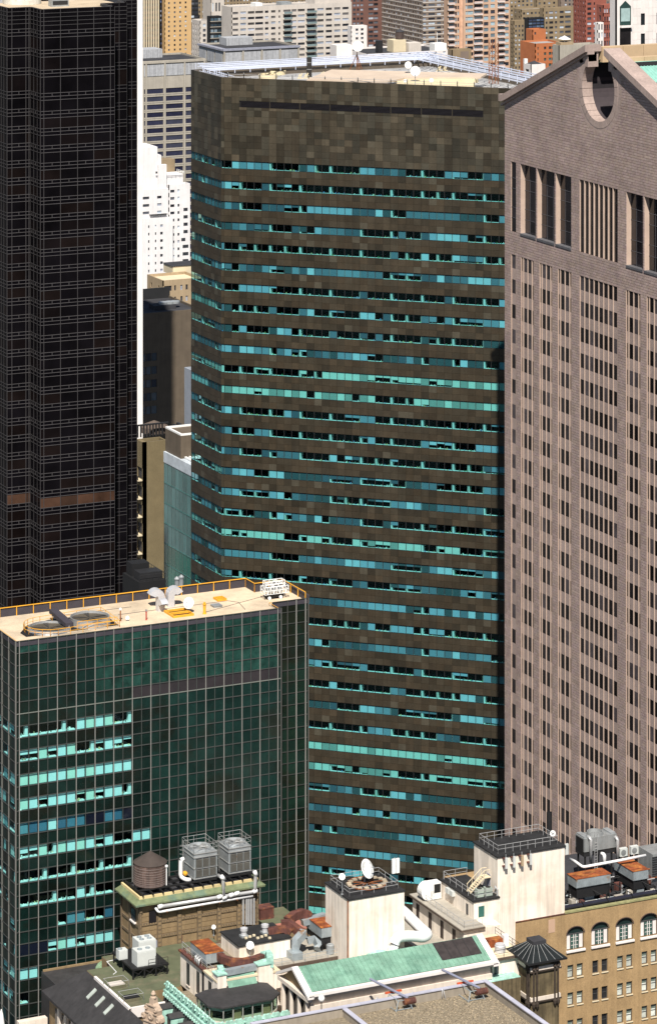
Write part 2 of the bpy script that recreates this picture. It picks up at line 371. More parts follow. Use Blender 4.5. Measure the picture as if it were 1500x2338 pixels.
# rooftop equipment of the granite tower
def dish(name, c, r, facing, label, parent=None, cat='satellite dish', mount=1.2, group=None):
    t = thing(name, label, cat, group); c = Vector(c); f = Vector(facing).normalized()
    prof = [(0.0, -0.28*r), (0.35*r, -0.25*r), (0.7*r, -0.13*r), (r, 0.05*r), (r*0.97, 0.08*r), (0.66*r, -0.08*r), (0.3*r, -0.2*r), (0, -0.22*r)]
    MB().lathe(c, prof, 24, axis=f).build('reflector', M_white, t, smooth=True)
    b = MB(); e = c+f*0.75*r
    for k in range(3):
        h = Vector((0, 0, 1)); x = f.cross(h).normalized(); y = x.cross(f); a = 2.1*k+0.5
        b.tube([c+(x*math.cos(a)+y*math.sin(a))*r*0.95, e], 0.02*max(1, r), 4)
    b.lathe(e, [(0.08*r, -0.06*r), (0.1*r, 0.08*r)], 8, axis=f); b.build('feed_horn', M_galv, t)
    b = MB(); base = c-f*0.3*r; b.tube([base, (base.x, base.y, c.z-mount)], 0.07*max(0.6, r), 8); b.box(base.x-0.35*r, base.x+0.35*r, base.y-0.35*r, base.y+0.35*r, c.z-mount-0.08, c.z-mount+0.05); b.build('mount', M_galv, t)
    return t
zr = ZR-1.8
toCam = lambda c: (-Vector((c[0], c[1], 0))+Vector((0, 0, 60)))
for (x, y, r, yb, lb) in ((932, 147, 0.68, 176, 'small round white satellite dish behind the larger dish on tan penthouse roof'), (948, 161, 0.95, 188, 'largest white satellite dish on roof of dark granite tower'), (985, 182, 0.42, 190, 'little white dish beside the beige penthouse wall on granite tower'), (925, 183, 0.32, 191, 'little grey dish at corner of beige penthouse wall')):
    c = P(x, y, (HCAM-zr)*FPX/(yb+18-YH)); dish('satellite_dish', c, r, toCam(c), lb, mount=max(0.5, c.z-zr), group=None)
def lattice(name, x, y0, y1, wpx, d, label, mats, cat='mast'):
    t = thing(name, label, cat); a = P(x, y1, d); top = P(x, y0, d).z; h = wpx/FPX*d/2; b = MB(); br = MB()
    for sx, sy in ((-1, -1), (1, -1), (1, 1), (-1, 1)): b.tube([(a.x+sx*h, a.y+sy*h, a.z), (a.x+sx*h, a.y+sy*h, top)], 0.06, 4)
    z = a.z; s = 1; cs = [(-1, -1), (1, -1), (1, 1), (-1, 1)]
    while z+2*h <= top+0.1:
        for i in range(4):
            p, q = cs[i], cs[(i+1) % 4]; br.tube([(a.x+p[0]*h, a.y+p[1]*h, z if s > 0 else z+2*h), (a.x+q[0]*h, a.y+q[1]*h, z+2*h if s > 0 else z)], 0.035, 4)
            br.tube([(a.x+p[0]*h, a.y+p[1]*h, z), (a.x+q[0]*h, a.y+q[1]*h, z)], 0.03, 4)
        z += 2*h; s = -s
    b.build('leg', mats, t); br.build('lattice_brace', mats, t); return t
M_rust = mat('rusty_steel', (0.22, 0.075, 0.025), 0.85, 0, 0.45, 1.2, fine=0.2)
lattice('lattice_mast', 1127, 86, 190, 16, 649, 'tall rusty red lattice mast on roof of granite tower', M_rust)
t = thing('antenna_tripod', 'rusty tripod antenna with white drum dish on tan penthouse roof', 'antenna')
a = P(815, 158, 668); b = MB(); top = P(815, 104, 668)
for k in range(3): b.tube([(a.x+1.4*math.cos(2.1*k+0.4), a.y+1.4*math.sin(2.1*k+0.4), a.z), (a.x, a.y, a.z+3.0)], 0.07, 4)
b.tube([a, (a.x, a.y, top.z+0.9)], 0.07, 6); b.build('frame', M_rust, t)
MB().lathe(P(817, 104, 667), [(1.0, -0.35), (1.02, 0.1), (0.85, 0.12), (0.1, -0.05)], 20, axis=toCam(a)).build('drum_dish', M_white, t, smooth=False)
t = thing('chimney_stack', 'tall black round flue stack on granite tower roof', 'chimney'); a = on_z(706, 176, zr)
MB().lathe(a, [(0.5, 0), (0.5, 3.9), (0.42, 3.9), (0.42, 3.6)], 16).build('flue', mat('flue_dark', (0.05, 0.045, 0.04), 0.4, 0.5, 0.2), t)
MB().lathe(a, [(0.53, 2.9), (0.53, 3.0)], 16).lathe(a, [(0.53, 1.6), (0.53, 1.7)], 16).build('band', M_alu, t)
t = thing('whip_antenna', 'thin white whip antenna rising above the rail bend of granite tower roof', 'antenna')
a = P(998, 137, 690); MB().tube([a, (a.x, a.y, a.z+5.6)], 0.05, 5).build('rod', M_white, t); MB().box(a.x-0.2, a.x+0.2, a.y-0.2, a.y+0.2, zr-0.05, a.z+0.1).build('base', M_galv, t)
for (x, y, rp, lb) in ((612, 177, 21, 'wide round rooftop fan with tan rim nearest the granite parapet'), (632, 168, 20, 'wide round rooftop fan with brown rim behind the tan rimmed fan'), (1065, 186, 26, 'low round cooling fan beside lattice mast on granite tower roof')):
    t = thing('roof_fan', lb, 'fan'); a = on_z(x, y, zr); r = rp/FPX*a.length
    MB().lathe(a, [(r, 0), (r, 0.75), (r*0.93, 0.8), (r*0.9, 0.4), (0.01, 0.35)], 24).build('shroud', M_beige, t)
    b = MB()
    for k in range(6):
        an = k*1.047; b.add([(a.x+0.2*math.cos(an), a.y+0.2*math.sin(an), a.z+0.5), (a.x+r*0.85*math.cos(an), a.y+r*0.85*math.sin(an), a.z+0.5), (a.x+r*0.85*math.cos(an+0.5), a.y+r*0.85*math.sin(an+0.5), a.z+0.6), (a.x+0.2*math.cos(an+0.7), a.y+0.2*math.sin(an+0.7), a.z+0.6)], [(0, 1, 2, 3)])
    b.build('blade', M_black, t)
for (x, y, n_, lb) in ((685, 178, 2, 'yellow V shaped davit frame beside black flue on granite tower'), (735, 174, 2, 'small yellow davit frame by edge of tan penthouse roof'), (1002, 161, 2, 'yellow davit frame under bend of blue white rails')):
    a = on_z(x, y, zr); b = MB(); s = 0.75
    for k in range(n_):
        o = k*1.3; b.tube([(a.x+o-0.4, a.y, a.z), (a.x+o, a.y, a.z+0.1+s)], 0.12, 4); b.tube([(a.x+o+0.4, a.y, a.z+1.0), (a.x+o, a.y, a.z)], 0.12, 4)
    b.box(a.x-0.6, a.x+n_*1.3-0.4, a.y-0.1, a.y+0.1, a.z-0.02, a.z+0.1); tag(b.build('davit_frame', M_beige), lb, 'frame')
# ================================================================== pink granite tower with broken pediment
T2 = thing('pediment_tower', 'pink granite skyscraper with broken pediment and round notch at its top', 'skyscraper')
EC = P(1366, 0, 570).x; NC = P(1366, 0, 570).y
FA = WF(EC, NC)                                     # u runs south from the centre line
uL = FA.u(1152); uR = -uL
M_pink = mat('pink_granite', (0.365, 0.283, 0.252), 0.6, 0, 0.12, 0.25, fine=0.1, streak=0.08, spec=0.3)
M_pinkback = mat('pink_joint', (0.05, 0.03, 0.026), 0.9, 0, 0.1)
M_bronze = mat('bronze_glass', (0.014, 0.012, 0.013), 0.12, 0, 0.4, 0.5, spec=0.5)
M_cop = mat('verdigris_copper', (0.22, 0.45, 0.38), 0.7, 0, 0.12, 0.5, streak=0.1)
zq = lambda x, y: FA.z(x, y)
PITA = 4.36                                          # storey
zrow0 = zq(1166.4, 578.7); WHa = zq(1166.4, 578.7)-zq(1166.4, 610.5); PITA = (zq(1166.4, 578.7)-zq(1166.4, 578.7+57.04*7))/7
NR = 28
big_t = zq(1188.5, 373); big_b = zq(1188.5, 533)
cols = {'s': (FA.u(1166.4), FA.u(1177.9)), 'A': (FA.u(1189.2), FA.u(1218.7)), 'B': (FA.u(1231.2), FA.u(1261.2)), 'C': (FA.u(1273.2), FA.u(1304.9)), 'D': (FA.u(1323.6), FA.u(1410.0))}
half = cols['D'][1]; cols['D'] = (-half, half)
for k, m_ in (('C', 'E'), ('B', 'F'), ('A', 'G'), ('s', 't')): cols[m_] = (-cols[k][1], -cols[k][0])
order = ['s', 'A', 'B', 'C', 'D', 'E', 'F', 'G', 't']
bigs = [cols['s'], (FA.u(1188.2), FA.u(1223.2)), (FA.u(1226), FA.u(1265.8)), (FA.u(1268.8), FA.u(1304)), cols['D']]
bigs += [(-b_, -a_) for a_, b_ in bigs[:4]][::-1]
zlow = zrow0-PITA*(NR-1)-WHa-2
z_eave = zq(1152, 232)
# rake: wall outline under the coping
zap = zq(1345, 118)
ua = FA.u(1345)
slope = (zap-z_eave)/(ua-uL)
Rk = (FA.u(1402)-FA.u(1327))/2*1.0; cz = zq(1364.5, 277)+Rk; cu = 0.0
un = Rk*0.62                                         # half width of the slot at the top
zrake = lambda u: z_eave+slope*((u-uL) if u < 0 else (uR-u))
zslot = cz+math.sqrt(Rk*Rk-un*un)
a0 = math.atan2(zslot-cz, -un)                       # arc from left lip round the bottom to the right lip
arc = [(Rk*math.cos(a), cz+Rk*math.sin(a)) for a in [a0+(math.pi*2-2*(a0-math.pi/2))*k/40 for k in range(41)]]
zbt = big_t
outline = [(uL, zbt), (uL, z_eave), (-un, zrake(-un))]+arc+[(un, zrake(un)), (uR, z_eave), (uR, zbt)]
MB().fprism(FA, outline, -1.6, -0.06).build('gable_backing', M_pinkback, T2)
# reveal ring stones round the notch
ring = Pieces('x', M_pink, T2)
rb = 0
for k in range(2, 38, 2):
    a1 = math.atan2(arc[k][1]-cz, arc[k][0]); a2 = math.atan2(arc[k+2][1]-cz, arc[k+2][0]); n3 = 3; o, i = [], []
    if a2 < a1: a2 += 2*math.pi
    for q in range(n3+1):
        a = a1+0.006+(a2-a1-0.012)*q/n3; o.append(((Rk+1.0)*math.cos(a), cz+(Rk+1.0)*math.sin(a))); i.append((Rk*0.985*math.cos(a), cz+Rk*0.985*math.sin(a)))
    MB().fprism(FA, o+i[::-1], -1.9, 0.03, vt(0.08)).build('ring_stone', M_pink, T2)
# chamber behind the notch, its shade put into the dark wall colours
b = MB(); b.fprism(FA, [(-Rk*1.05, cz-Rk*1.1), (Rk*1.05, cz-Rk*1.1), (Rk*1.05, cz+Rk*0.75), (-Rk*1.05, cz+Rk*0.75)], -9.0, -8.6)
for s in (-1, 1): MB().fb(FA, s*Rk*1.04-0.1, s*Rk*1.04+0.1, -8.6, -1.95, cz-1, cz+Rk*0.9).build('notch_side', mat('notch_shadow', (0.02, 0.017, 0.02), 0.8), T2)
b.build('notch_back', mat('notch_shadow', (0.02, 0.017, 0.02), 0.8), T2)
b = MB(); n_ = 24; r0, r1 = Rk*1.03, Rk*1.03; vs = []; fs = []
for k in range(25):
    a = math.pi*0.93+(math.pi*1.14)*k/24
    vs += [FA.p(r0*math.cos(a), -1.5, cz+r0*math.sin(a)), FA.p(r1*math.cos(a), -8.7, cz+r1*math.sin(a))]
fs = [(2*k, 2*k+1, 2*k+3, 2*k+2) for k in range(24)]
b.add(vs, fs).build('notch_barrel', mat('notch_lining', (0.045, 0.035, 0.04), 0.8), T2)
MB().add([FA.p(-1.2, -6.4, cz-3.9), FA.p(0.6, -5.0, cz-4.6), FA.p(3.6, -3.2, cz-2.0), FA.p(3.9, -3.2, cz+2.5), FA.p(1.5, -5.0, cz+4.4), FA.p(-0.4, -6.4, cz+1)], [(0, 1, 2, 3, 4, 5)]).build('notch_panel', mat('olive_panel', (0.10, 0.095, 0.06), 0.6), T2)
for k in range(7):
    uu, zz = (1.4+0.45*k, cz+0.6) if k < 3 else (0.9+0.12*(k-3), cz-1.4-0.45*(k-3)); p = FA.p(uu, -4.4+0.25*(uu), zz)
    MB().lathe(p, [(0.17, 0), (0.17, 0.35), (0.02, 0.45)], 8, axis=(-1, 0, -0.2)).build('flood_lamp', M_white, T2)
# stones of the facade
st = Pieces('granite_stone', M_pink, T2)
hs, ws = 0.435, 0.78
def zone(u0, u1, z0, z1, inside=None, prio=0, off=0.0):
    n = max(1, round((z1-z0)/hs)); h = (z1-z0)/n
    for k in range(n):
        za, zb = z0+h*k, z0+h*(k+1); lo, hi = u0, u1
        sh = (0.5 if k % 2 else 0.0)*ws
        m = max(1, round((hi-lo)/ws)); w_ = (hi-lo)/m
        ed = [lo]+[x for x in [lo+w_*i-(w_*0.5 if (k % 2 and m > 1) else 0) for i in range(1, m+1)] if lo+0.15 < x < hi-0.15]+[hi]
        rowf = 1+random.uniform(-0.04, 0.04)
        for i in range(len(ed)-1):
            a, b_ = ed[i], ed[i+1]; c = (a+b_)/2
            if inside and not inside(a, b_, za, zb): continue
            f = rowf*random.choice([0.9, 0.94, 0.97, 1.0, 1.0, 1.0, 1.03, 1.06, 1.12]); f = round(f/0.06)*0.06
            st.add(FA, a+0.02, b_-0.02, -0.08, 0.0, za+0.026, zb-0.026, (round(f, 2), round(f*random.choice([0.97, 1.0]), 2), round(f*random.choice([0.96, 1.0, 1.03]), 2)), prio+random.random())
def in_gable(a, b_, za, zb):
    if zb > min(zrake(a), zrake(b_))-0.25: return False
    for u in (a, b_, (a+b_)/2):
        for z in (za, zb):
            if math.hypot(u, z-cz) < Rk+1.02: return False
            if abs(u) < un and z > cz: return False
    return True
uV = FA.u(1512)                                      # beyond the frame the stones give way to the material
zone(uL, uV, big_t, zrake(0), in_gable, 2)
# band between the tall windows and the shaft, and piers
zone(uL, uV, zrow0, big_b, None, 1)
def piers(lst, z0, z1, prio=0):
    last = uL
    for a, b_ in lst:
        if a-last > 0.05 and last < uV: zone(last, a, z0, z1, None, prio)
        last = b_
piers(bigs, big_b, big_t, 1.5); piers([cols[c] for c in order], zlow, zrow0)
st.done()
# backing behind stones (piers, band)
b = MB(); b.fb(FA, uL, uR, -1.5, -0.07, zrow0, big_b); 
b.build('band_backing', M_pinkback, T2)
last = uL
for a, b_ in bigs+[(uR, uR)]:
    if a-last > 0.05: MB().fb(FA, last, a, -1.0, -0.075, big_b, big_t).build('tall_pier', mat('pale_granite', (0.50, 0.38, 0.31), 0.5, 0, 0.08), T2)  # paler pier stone; sunlit peach of the jambs partly put into its colour
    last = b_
last = uL
for a, b_ in [cols[c] for c in order]+[(uR, uR)]:
    MB().fb(FA, last, a, -1.5, -0.075, zlow, zrow0).build('pier', M_pink, T2); last = b_
# tall window bays: sills, bronze glass, mullions
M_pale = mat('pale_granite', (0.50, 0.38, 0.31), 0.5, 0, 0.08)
pn = Pieces('window_pane', M_bronze, T2); mb = Pieces('mullion', M_dkmetal, T2); fin = Pieces('stone_fin', M_pale, T2); sp = Pieces('spandrel_stone', M_pink, T2)
M_dk2 = mat('grey_sill', (0.10, 0.10, 0.11), 0.6)
for a, b_ in bigs:
    H = big_t-big_b; wide = b_-a
    if wide > 8:
        for i in range(8):
            x0 = a+wide*i/8; x1 = a+wide*(i+1)/8
            for q in range(5): pn.add(FA, x0, x1, -0.29, -0.24, big_b+H*q/5+0.03, big_b+H*(q+1)/5-0.03, (1, 1, 1), 1)
            for q in range(1, 5): mb.add(FA, x0+0.14, x1-0.14, -0.24, -0.21, big_b+H*q/5-0.03, big_b+H*q/5+0.03, (1.5, 1.5, 1.5), 1)
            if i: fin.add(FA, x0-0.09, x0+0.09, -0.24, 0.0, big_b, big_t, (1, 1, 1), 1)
    else:
        zs = [0, 0.2, 0.35, 0.62, 0.77, 1.0]
        n2 = 1 if wide < 2 else 3; dq = 0.75 if n2 == 1 else 0.0
        for q in range(5):
            for i in range(n2):
                f = random.choice([0.7, 1, 1.4]); pn.add(FA, a+wide*i/n2+0.02, a+wide*(i+1)/n2-0.02, -1.0+dq, -0.92+dq, big_b+H*zs[q]+0.03, big_b+H*zs[q+1]-0.03, (f, f, f*1.1), 1)
            if q: mb.add(FA, a+0.02, b_-0.02, -0.92+dq, -0.86+dq, big_b+H*zs[q]-0.035, big_b+H*zs[q]+0.035, (3, 3, 3.2), 1)
        for i in range(1, n2): mb.add(FA, a+wide*i/n2-0.03, a+wide*i/n2+0.03, -0.92, -0.87, big_b, big_t, (3, 3, 3.2), 1)
    if 2 < wide < 8: MB().fb(FA, a, b_, -0.9, 0.10, big_b-0.25, big_b+0.10).build('window_sill', M_dk2, T2)
# shaft windows
D1 = 0.20
for c in order:
    a, b_ = cols[c]; wide = b_-a
    if a > uV+1: continue
    if c in 'st': fins = []
    elif c == 'D': fins = [a+wide*i/8 for i in range(1, 8)]
    else: fins = [a+wide*x for x in (0.17, 0.5, 0.83)]
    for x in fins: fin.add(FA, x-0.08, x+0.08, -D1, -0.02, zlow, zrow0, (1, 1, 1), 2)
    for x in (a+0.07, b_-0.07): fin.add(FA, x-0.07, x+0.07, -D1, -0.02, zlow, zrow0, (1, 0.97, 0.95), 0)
    ed = [a+0.14]+fins+[b_-0.14]
    for k in range(NR):
        zt = zrow0-PITA*k
        for i in range(len(ed)-1):
            f = random.choice([0.6, 0.8, 1, 1.2, 2.2, 5.0]); g_ = 0.09 if 0 < i else 0.0; h_ = 0.09 if i < len(ed)-2 else 0.0
            pr = 1.0 if k < 12 else 0
            pn.add(FA, ed[i]+g_, ed[i+1]-h_, -D1+0.02, -D1+0.06, zt-WHa, zt, (f, f, f), pr+random.random())
            sp.add(FA, ed[i]+g_, ed[i+1]-h_, -D1, -0.13, zt-PITA, zt-WHa, quant(vt(0.08), 0.04), pr+random.random())
for q in (pn, mb, fin, sp): q.done()
# body behind
dep = 30.0
b = MB(); b.fb(FA, uL+0.01, uR-0.01, -dep, -1.62, 0, big_t); b.build('shaft_core', M_pink, T2)
MB().fb(FA, uL, uR, -1.6, -0.07, 0, zlow).build('base_wall', M_pink, T2)
# roof slopes in copper, behind the gable
b = MB()
for s in (-1, 1):
    u0, u1 = (uL if s < 0 else uR), s*un*1.15
    b.add([FA.p(u0, -1.7, z_eave-0.6), FA.p(u1, -1.7, zrake(u1)-0.6), FA.p(u1, -dep, zrake(u1)-0.6), FA.p(u0, -dep, z_eave-0.6)], [(0, 1, 2, 3) if s < 0 else (3, 2, 1, 0)])
b.add([FA.p(uL, -1.7, z_eave-1.2), FA.p(-un, -1.7, zrake(-un)-1.2), FA.p(-un, -dep, zrake(-un)-1.2), FA.p(uL, -dep, z_eave-1.2)], [(3, 2, 1, 0)])
cr = b.build('copper_roof', M_cop, T2)
b = MB(); u = -30.0
for i in range(46):
    wq = -2.2-0.6*i
    b.add([FA.p(un*1.3, wq, zrake(un*1.3)-0.57), FA.p(uR, wq, z_eave-0.57), FA.p(uR, wq-0.12, z_eave-0.5), FA.p(un*1.3, wq-0.12, zrake(un*1.3)-0.5)], [(0, 1, 2, 3)])
b.build('seam', M_cop, cr, 'stuff')
b = MB()   # dormer recess of dark metal cut in the slope
uu = 11.5; b.fb(FA, uu, uu+9, -9, -2.5, zrake(uu)-2.6, zrake(uu)-0.25); b.build('roof_dormer', mat('dark_roof_metal', (0.05, 0.045, 0.05), 0.6), T2)
for u0_, u1_ in ((uL+0.02, uL+0.6), (uR-0.6, uR-0.02)): MB().fb(FA, u0_, u1_, -dep, -1.62, big_t+0.002, z_eave-0.7).build('side_wall', M_pink, T2)
MB().fprism(FA, [(uL+0.62, big_t+0.002), (uR-0.62, big_t+0.002), (uR-0.62, z_eave-0.8), (un, zrake(un)-1.0), (-un, zrake(-un)-1.0), (uL+0.62, z_eave-0.8)], -dep, -dep+1.2).build('back_gable', M_pink, T2)
for s in (-1, 1):
    MB().fprism(FA, [(s*un, zslot-0.9), (s*(un+1.3), zslot-0.9), (s*(un+1.3), zrake(un+1.3)+0.08), (s*un, zrake(un)+0.08)], -1.9, 0.035).build('lip_stone', M_pink, T2)
# coping stones on the rakes: profile with drip, in pieces
cop = []
ang = math.atan2(slope, 1)
def coping(s):
    Ltot = (0-uL-un*0.9); n = 15
    for i in range(n):
        x0 = uL-0.9+(Ltot+0.9)*i/n+0.012; x1 = uL-0.9+(Ltot+0.9)*(i+1)/n-0.012
        zz0, zz1 = z_eave+slope*(x0-uL), z_eave+slope*(x1-uL)
        poly = [(x0, zz0+0.10), (x1, zz1+0.10), (x1, zz1+1.25), (x0, zz0+1.25)]
        if i == 0: poly = [(x0, zz0+0.55), (x0+0.9, zz0+0.55), (x1, zz1+0.10), (x1, zz1+1.25), (x0+1.0, zz0+1.75), (x0, zz0+1.75)]
        if s > 0: poly = [(-p, z) for p, z in poly]
        MB().fprism(FA, poly, -2.3, 0.75, vt(0.06)).build('coping_stone', M_pink if s < 0 else M_pink, T2)
        p2 = [(x0, zz0-0.35), (x1, zz1-0.35), (x1, zz1+0.09), (x0, zz0+0.09)]
        if s > 0: p2 = [(-p, z) for p, z in p2]
        MB().fprism(FA, p2, -1.0, 0.30).build('bed_moulding', M_pink, T2)
coping(-1); coping(1)
# ridge curb running back along the slot
M_ridge = mat('tan_ridge_stone', (0.50, 0.36, 0.22), 0.7, 0, 0.08, 0.4)
for s in (-1, 1):
    for i in range(7):
        MB().fb(FA, s*un*1.02-0.7, s*un*1.02+0.7, -2.3-3.9*(i+1)+0.02, -2.35-3.9*i, zrake(un)-1.6, zrake(un)+(0.9 if s < 0 else -0.2), vt(0.06)).build('ridge_stone', M_ridge, T2)
# plain bedding where whole stones do not fit
n3 = 48; ob = [((Rk+2.0)*math.cos(a), cz+(Rk+2.0)*math.sin(a)) for a in [R(140)+R(260)*k/n3 for k in range(n3+1)]]; ib = [((Rk+0.6)*math.cos(a), cz+(Rk+0.6)*math.sin(a)) for a in [R(140)+R(260)*k/n3 for k in range(n3+1)]]
MB().fprism(FA, ob+ib[::-1], -0.07, -0.012).build('ring_bed', M_pink, T2)
for s in (-1, 1):
    q = [(uL, z_eave-1.0), (-un, zrake(-un)-1.0), (-un, zrake(-un)), (uL, z_eave)]
    MB().fprism(FA, [(-s*u if s > 0 else u, z) for u, z in q], -0.07, -0.012).build('rake_bed', M_pink, T2)
# ================================================================== black glass saw-toothed tower
T3 = thing('black_glass_tower', 'black glass tower with sawtooth corners and thin grey grid lines', 'skyscraper')
M_bgl = mat('black_glass', (0.004, 0.0034, 0.0045), 0.10, 0, 0.5, 0.15, spec=0.07)
M_fr = mat('grey_frame', (0.048, 0.045, 0.047), 0.55, 0.0, 0.12)
ZK = 202.0
a = on_z(92, 20, ZK); Ns2 = a.y
E92 = a.x; E262 = Ex(262, Ns2); N69 = Ny(69, E92); E16 = Ex(16, N69); Nw = Ny(-40, E16)
N3 = Ns2+5.7; E290 = Ex(290, N3); N4 = N3+3.6; E313 = Ex(313, N4)
faces = [(WF(E16, Nw), Nw-N69, [0]+[Nw-Ny(x, E16) for x in (-25, -10, 3, 9)]+[Nw-N69]),
         (SF(E16, N69), E92-E16, [0]+[Ex(x, N69)-E16 for x in (27, 59, 66)]+[E92-E16]),
         (WF(E92, N69), N69-Ns2, [0, (N69-Ns2)*0.35, (N69-Ns2)*0.7, N69-Ns2]),
         (SF(E92, Ns2), E262-E92, [0]+[Ex(x, Ns2)-E92 for x in (100, 138, 177, 214, 252)]+[E262-E92]),
         (SF(E262, N3), E290-E262, [0, (E290-E262)*0.35, (E290-E262)*0.68, E290-E262]),
         (SF(E290, N4), E313-E290, [0, (E313-E290)*0.35, (E313-E290)*0.7, E313-E290])]
fS = faces[3][0]
by = [67.5, 111.5, 157, 210]+[251+39.35*k for k in range(40)]
bz = [fS.z(138, y) for y in by]; bz = [z for z in bz if z > 88]
pz = Pieces('glass_pane', M_bgl, T3); hz = Pieces('frame_rail', M_fr, T3); vz = Pieces('frame_mullion', M_fr, T3); tk = Pieces('short_mullion', M_fr, T3)
zbot = 86.0
brown = {}
for fi, (fr, L, ed) in enumerate(faces):
    main = fi in (1, 3)
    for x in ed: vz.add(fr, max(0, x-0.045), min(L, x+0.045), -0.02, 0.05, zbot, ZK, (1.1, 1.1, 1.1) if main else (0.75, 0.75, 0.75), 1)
    levels = [ZK-0.05, ZK-1.35, ZK-2.2]
    for z in [ZK-0.7, ZK-1.4, ZK-2.1, ZK-2.8]: hz.add(fr, 0, L, -0.02, 0.04, z-0.05, z+0.05, (0.8, 0.8, 0.8), 2)
    for k, z in enumerate(bz):
        zn = bz[k+1] if k+1 < len(bz) else zbot
        for q, o in enumerate((0, 0.58, 1.18)):
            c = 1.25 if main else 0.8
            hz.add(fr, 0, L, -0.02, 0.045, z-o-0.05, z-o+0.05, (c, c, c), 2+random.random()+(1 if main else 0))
        for i in range(len(ed)-1):
            wd = ed[i+1]-ed[i]
            if wd > 1.6: tk.add(fr, ed[i]+wd*0.5-0.05, ed[i]+wd*0.5+0.05, -0.02, 0.04, z-0.55, z-0.05, (1.2, 1.2, 1.2), 1)
            key = (k, fi, i//2)
            if key not in brown:
                r = random.random(); brown[key] = (1.9, 1.5, 1.1) if r < 0.14 else ((1.4, 1.2, 1.0) if r < 0.28 else (1, 1, 1))
            if k == 26 and main: brown[key] = (16, 10, 5) if (i != 2) else (9, 6, 3.2)  # reflection band painted into the pane colours of this floor
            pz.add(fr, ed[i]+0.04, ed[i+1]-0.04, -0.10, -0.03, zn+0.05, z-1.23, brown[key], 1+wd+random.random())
            pz.add(fr, ed[i]+0.04, ed[i+1]-0.04, -0.10, -0.03, z-1.13, z+0.03 if False else z-0.05, (0.8, 0.8, 0.9), random.random()*0.3)
        
    for q in range(4): pz.add(fr, 0.04, L-0.04, -0.10, -0.03, ZK-0.7*(q+1)+0.05, ZK-0.7*q-0.05, (1, 1, 1), 0)
    pz.add(fr, 0.04, L-0.04, -0.10, -0.03, bz[0], ZK-2.85, (1, 1, 1), 0)
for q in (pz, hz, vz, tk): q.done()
foot3 = [(E16+0.1, Nw), (E16+0.1, N69+0.1), (E92+0.1, N69+0.1), (E92+0.1, Ns2+0.1), (E262-0.1, Ns2+0.1), (E262-0.1, N3+0.1), (E290-0.1, N3+0.1), (E290-0.1, N4+0.1), (E313-0.1, N4+0.1), (E313-0.1, Nw)]
MB().prism(foot3, 0, ZK-0.5).build('tower_core', M_black, T3)
M_tanr = mat('tan_roof_paver', (0.50, 0.40, 0.28), 0.9, 0, 0.15, 0.4)
MB().prism([(E16+1.2, Nw), (E16+1.2, N69+1.2), (E92+1.2, N69+1.2), (E92+1.2, Ns2+0.9), (E262-0.9, Ns2+0.9), (E262-0.9, N3+1), (E290-0.9, N3+1), (E290-0.9, Nw)], ZK-0.5, ZK-0.32).build('roof', M_tanr, T3)
b = MB()
for p, q in zip(foot3[:-1], foot3[1:]):
    p, q = Vector(p), Vector(q); d = (q-p).normalized(); n2 = Vector((-d.y, d.x)); 
    if d.length: b.prism([tuple(p), tuple(q), tuple(q+n2*0.3), tuple(p+n2*0.3)], ZK-0.5, ZK+0.02)
b.build('parapet', M_fr, T3)
a = on_z(40, 9, ZK-0.3)
t = thing('cooling_unit', 'grey louvred plant unit on tan roof of black glass tower', 'plant unit')
p0 = on_z(118, 14, ZK-0.3); MB().box(p0.x, p0.x+3.2, p0.y, p0.y+1.6, ZK-0.32, ZK+0.9).build('casing', M_galv, t); MB().box(p0.x+0.2, p0.x+3.0, p0.y-0.05, p0.y+0.02, ZK, ZK+0.7).build('louvre', M_dkmetal, t)
t = thing('plant_screen', 'low pale curved plant wall on roof of black glass tower', 'plant wall')
MB().lathe(on_z(50, 6, ZK-0.3), [(3.4, 0), (3.4, 0.8), (3.2, 0.8), (3.2, 0.1)], 28).build('wall', mat('pale_render', (0.6, 0.58, 0.52), 0.8), t)
b = MB(); c = on_z(50, 6, ZK-0.3)
for k in range(14):
    an = k*6.283/14; x, y = c.x+3.3*math.cos(an), c.y+3.3*math.sin(an); b.tube([(x, y, ZK+0.4), (x, y, ZK+1.3)], 0.03, 4)
b.lathe((c.x, c.y, ZK+1.25), [(3.28, 0), (3.34, 0), (3.34, 0.06), (3.28, 0.06)], 28, ring=True); b.build('handrail', mat('red_paint', (0.35, 0.05, 0.04), 0.6), t)
# white marble tower behind
T4 = thing('white_marble_tower', 'white marble tower, just one bright corner pier showing beside black glass tower', 'skyscraper')
M_marble = mat('white_marble', (0.86, 0.83, 0.80), 0.5, 0, 0.08, 0.3)
Nm = 694.0; e1 = Ex(326, Nm); fr = SF(e1-30, Nm)  # nearer and taller than known; unseen top added to shade dark brick block
for i in range(8):
    x1 = 30-3.9*i; MB().fb(fr, x1-1.25, x1, -1.2, 0, 0, 250).build('pier', M_marble, T4)
    if i < 7: MB().fb(fr, x1-3.85, x1-1.3, -1.0, -0.6, 0, 247).build('window_strip', M_bronze, T4)
MB().fb(fr, 0.1, 29.9, -18, -1.3, 0, 249).build('core', M_marble, T4)
b = MB()
for k in range(28): pass
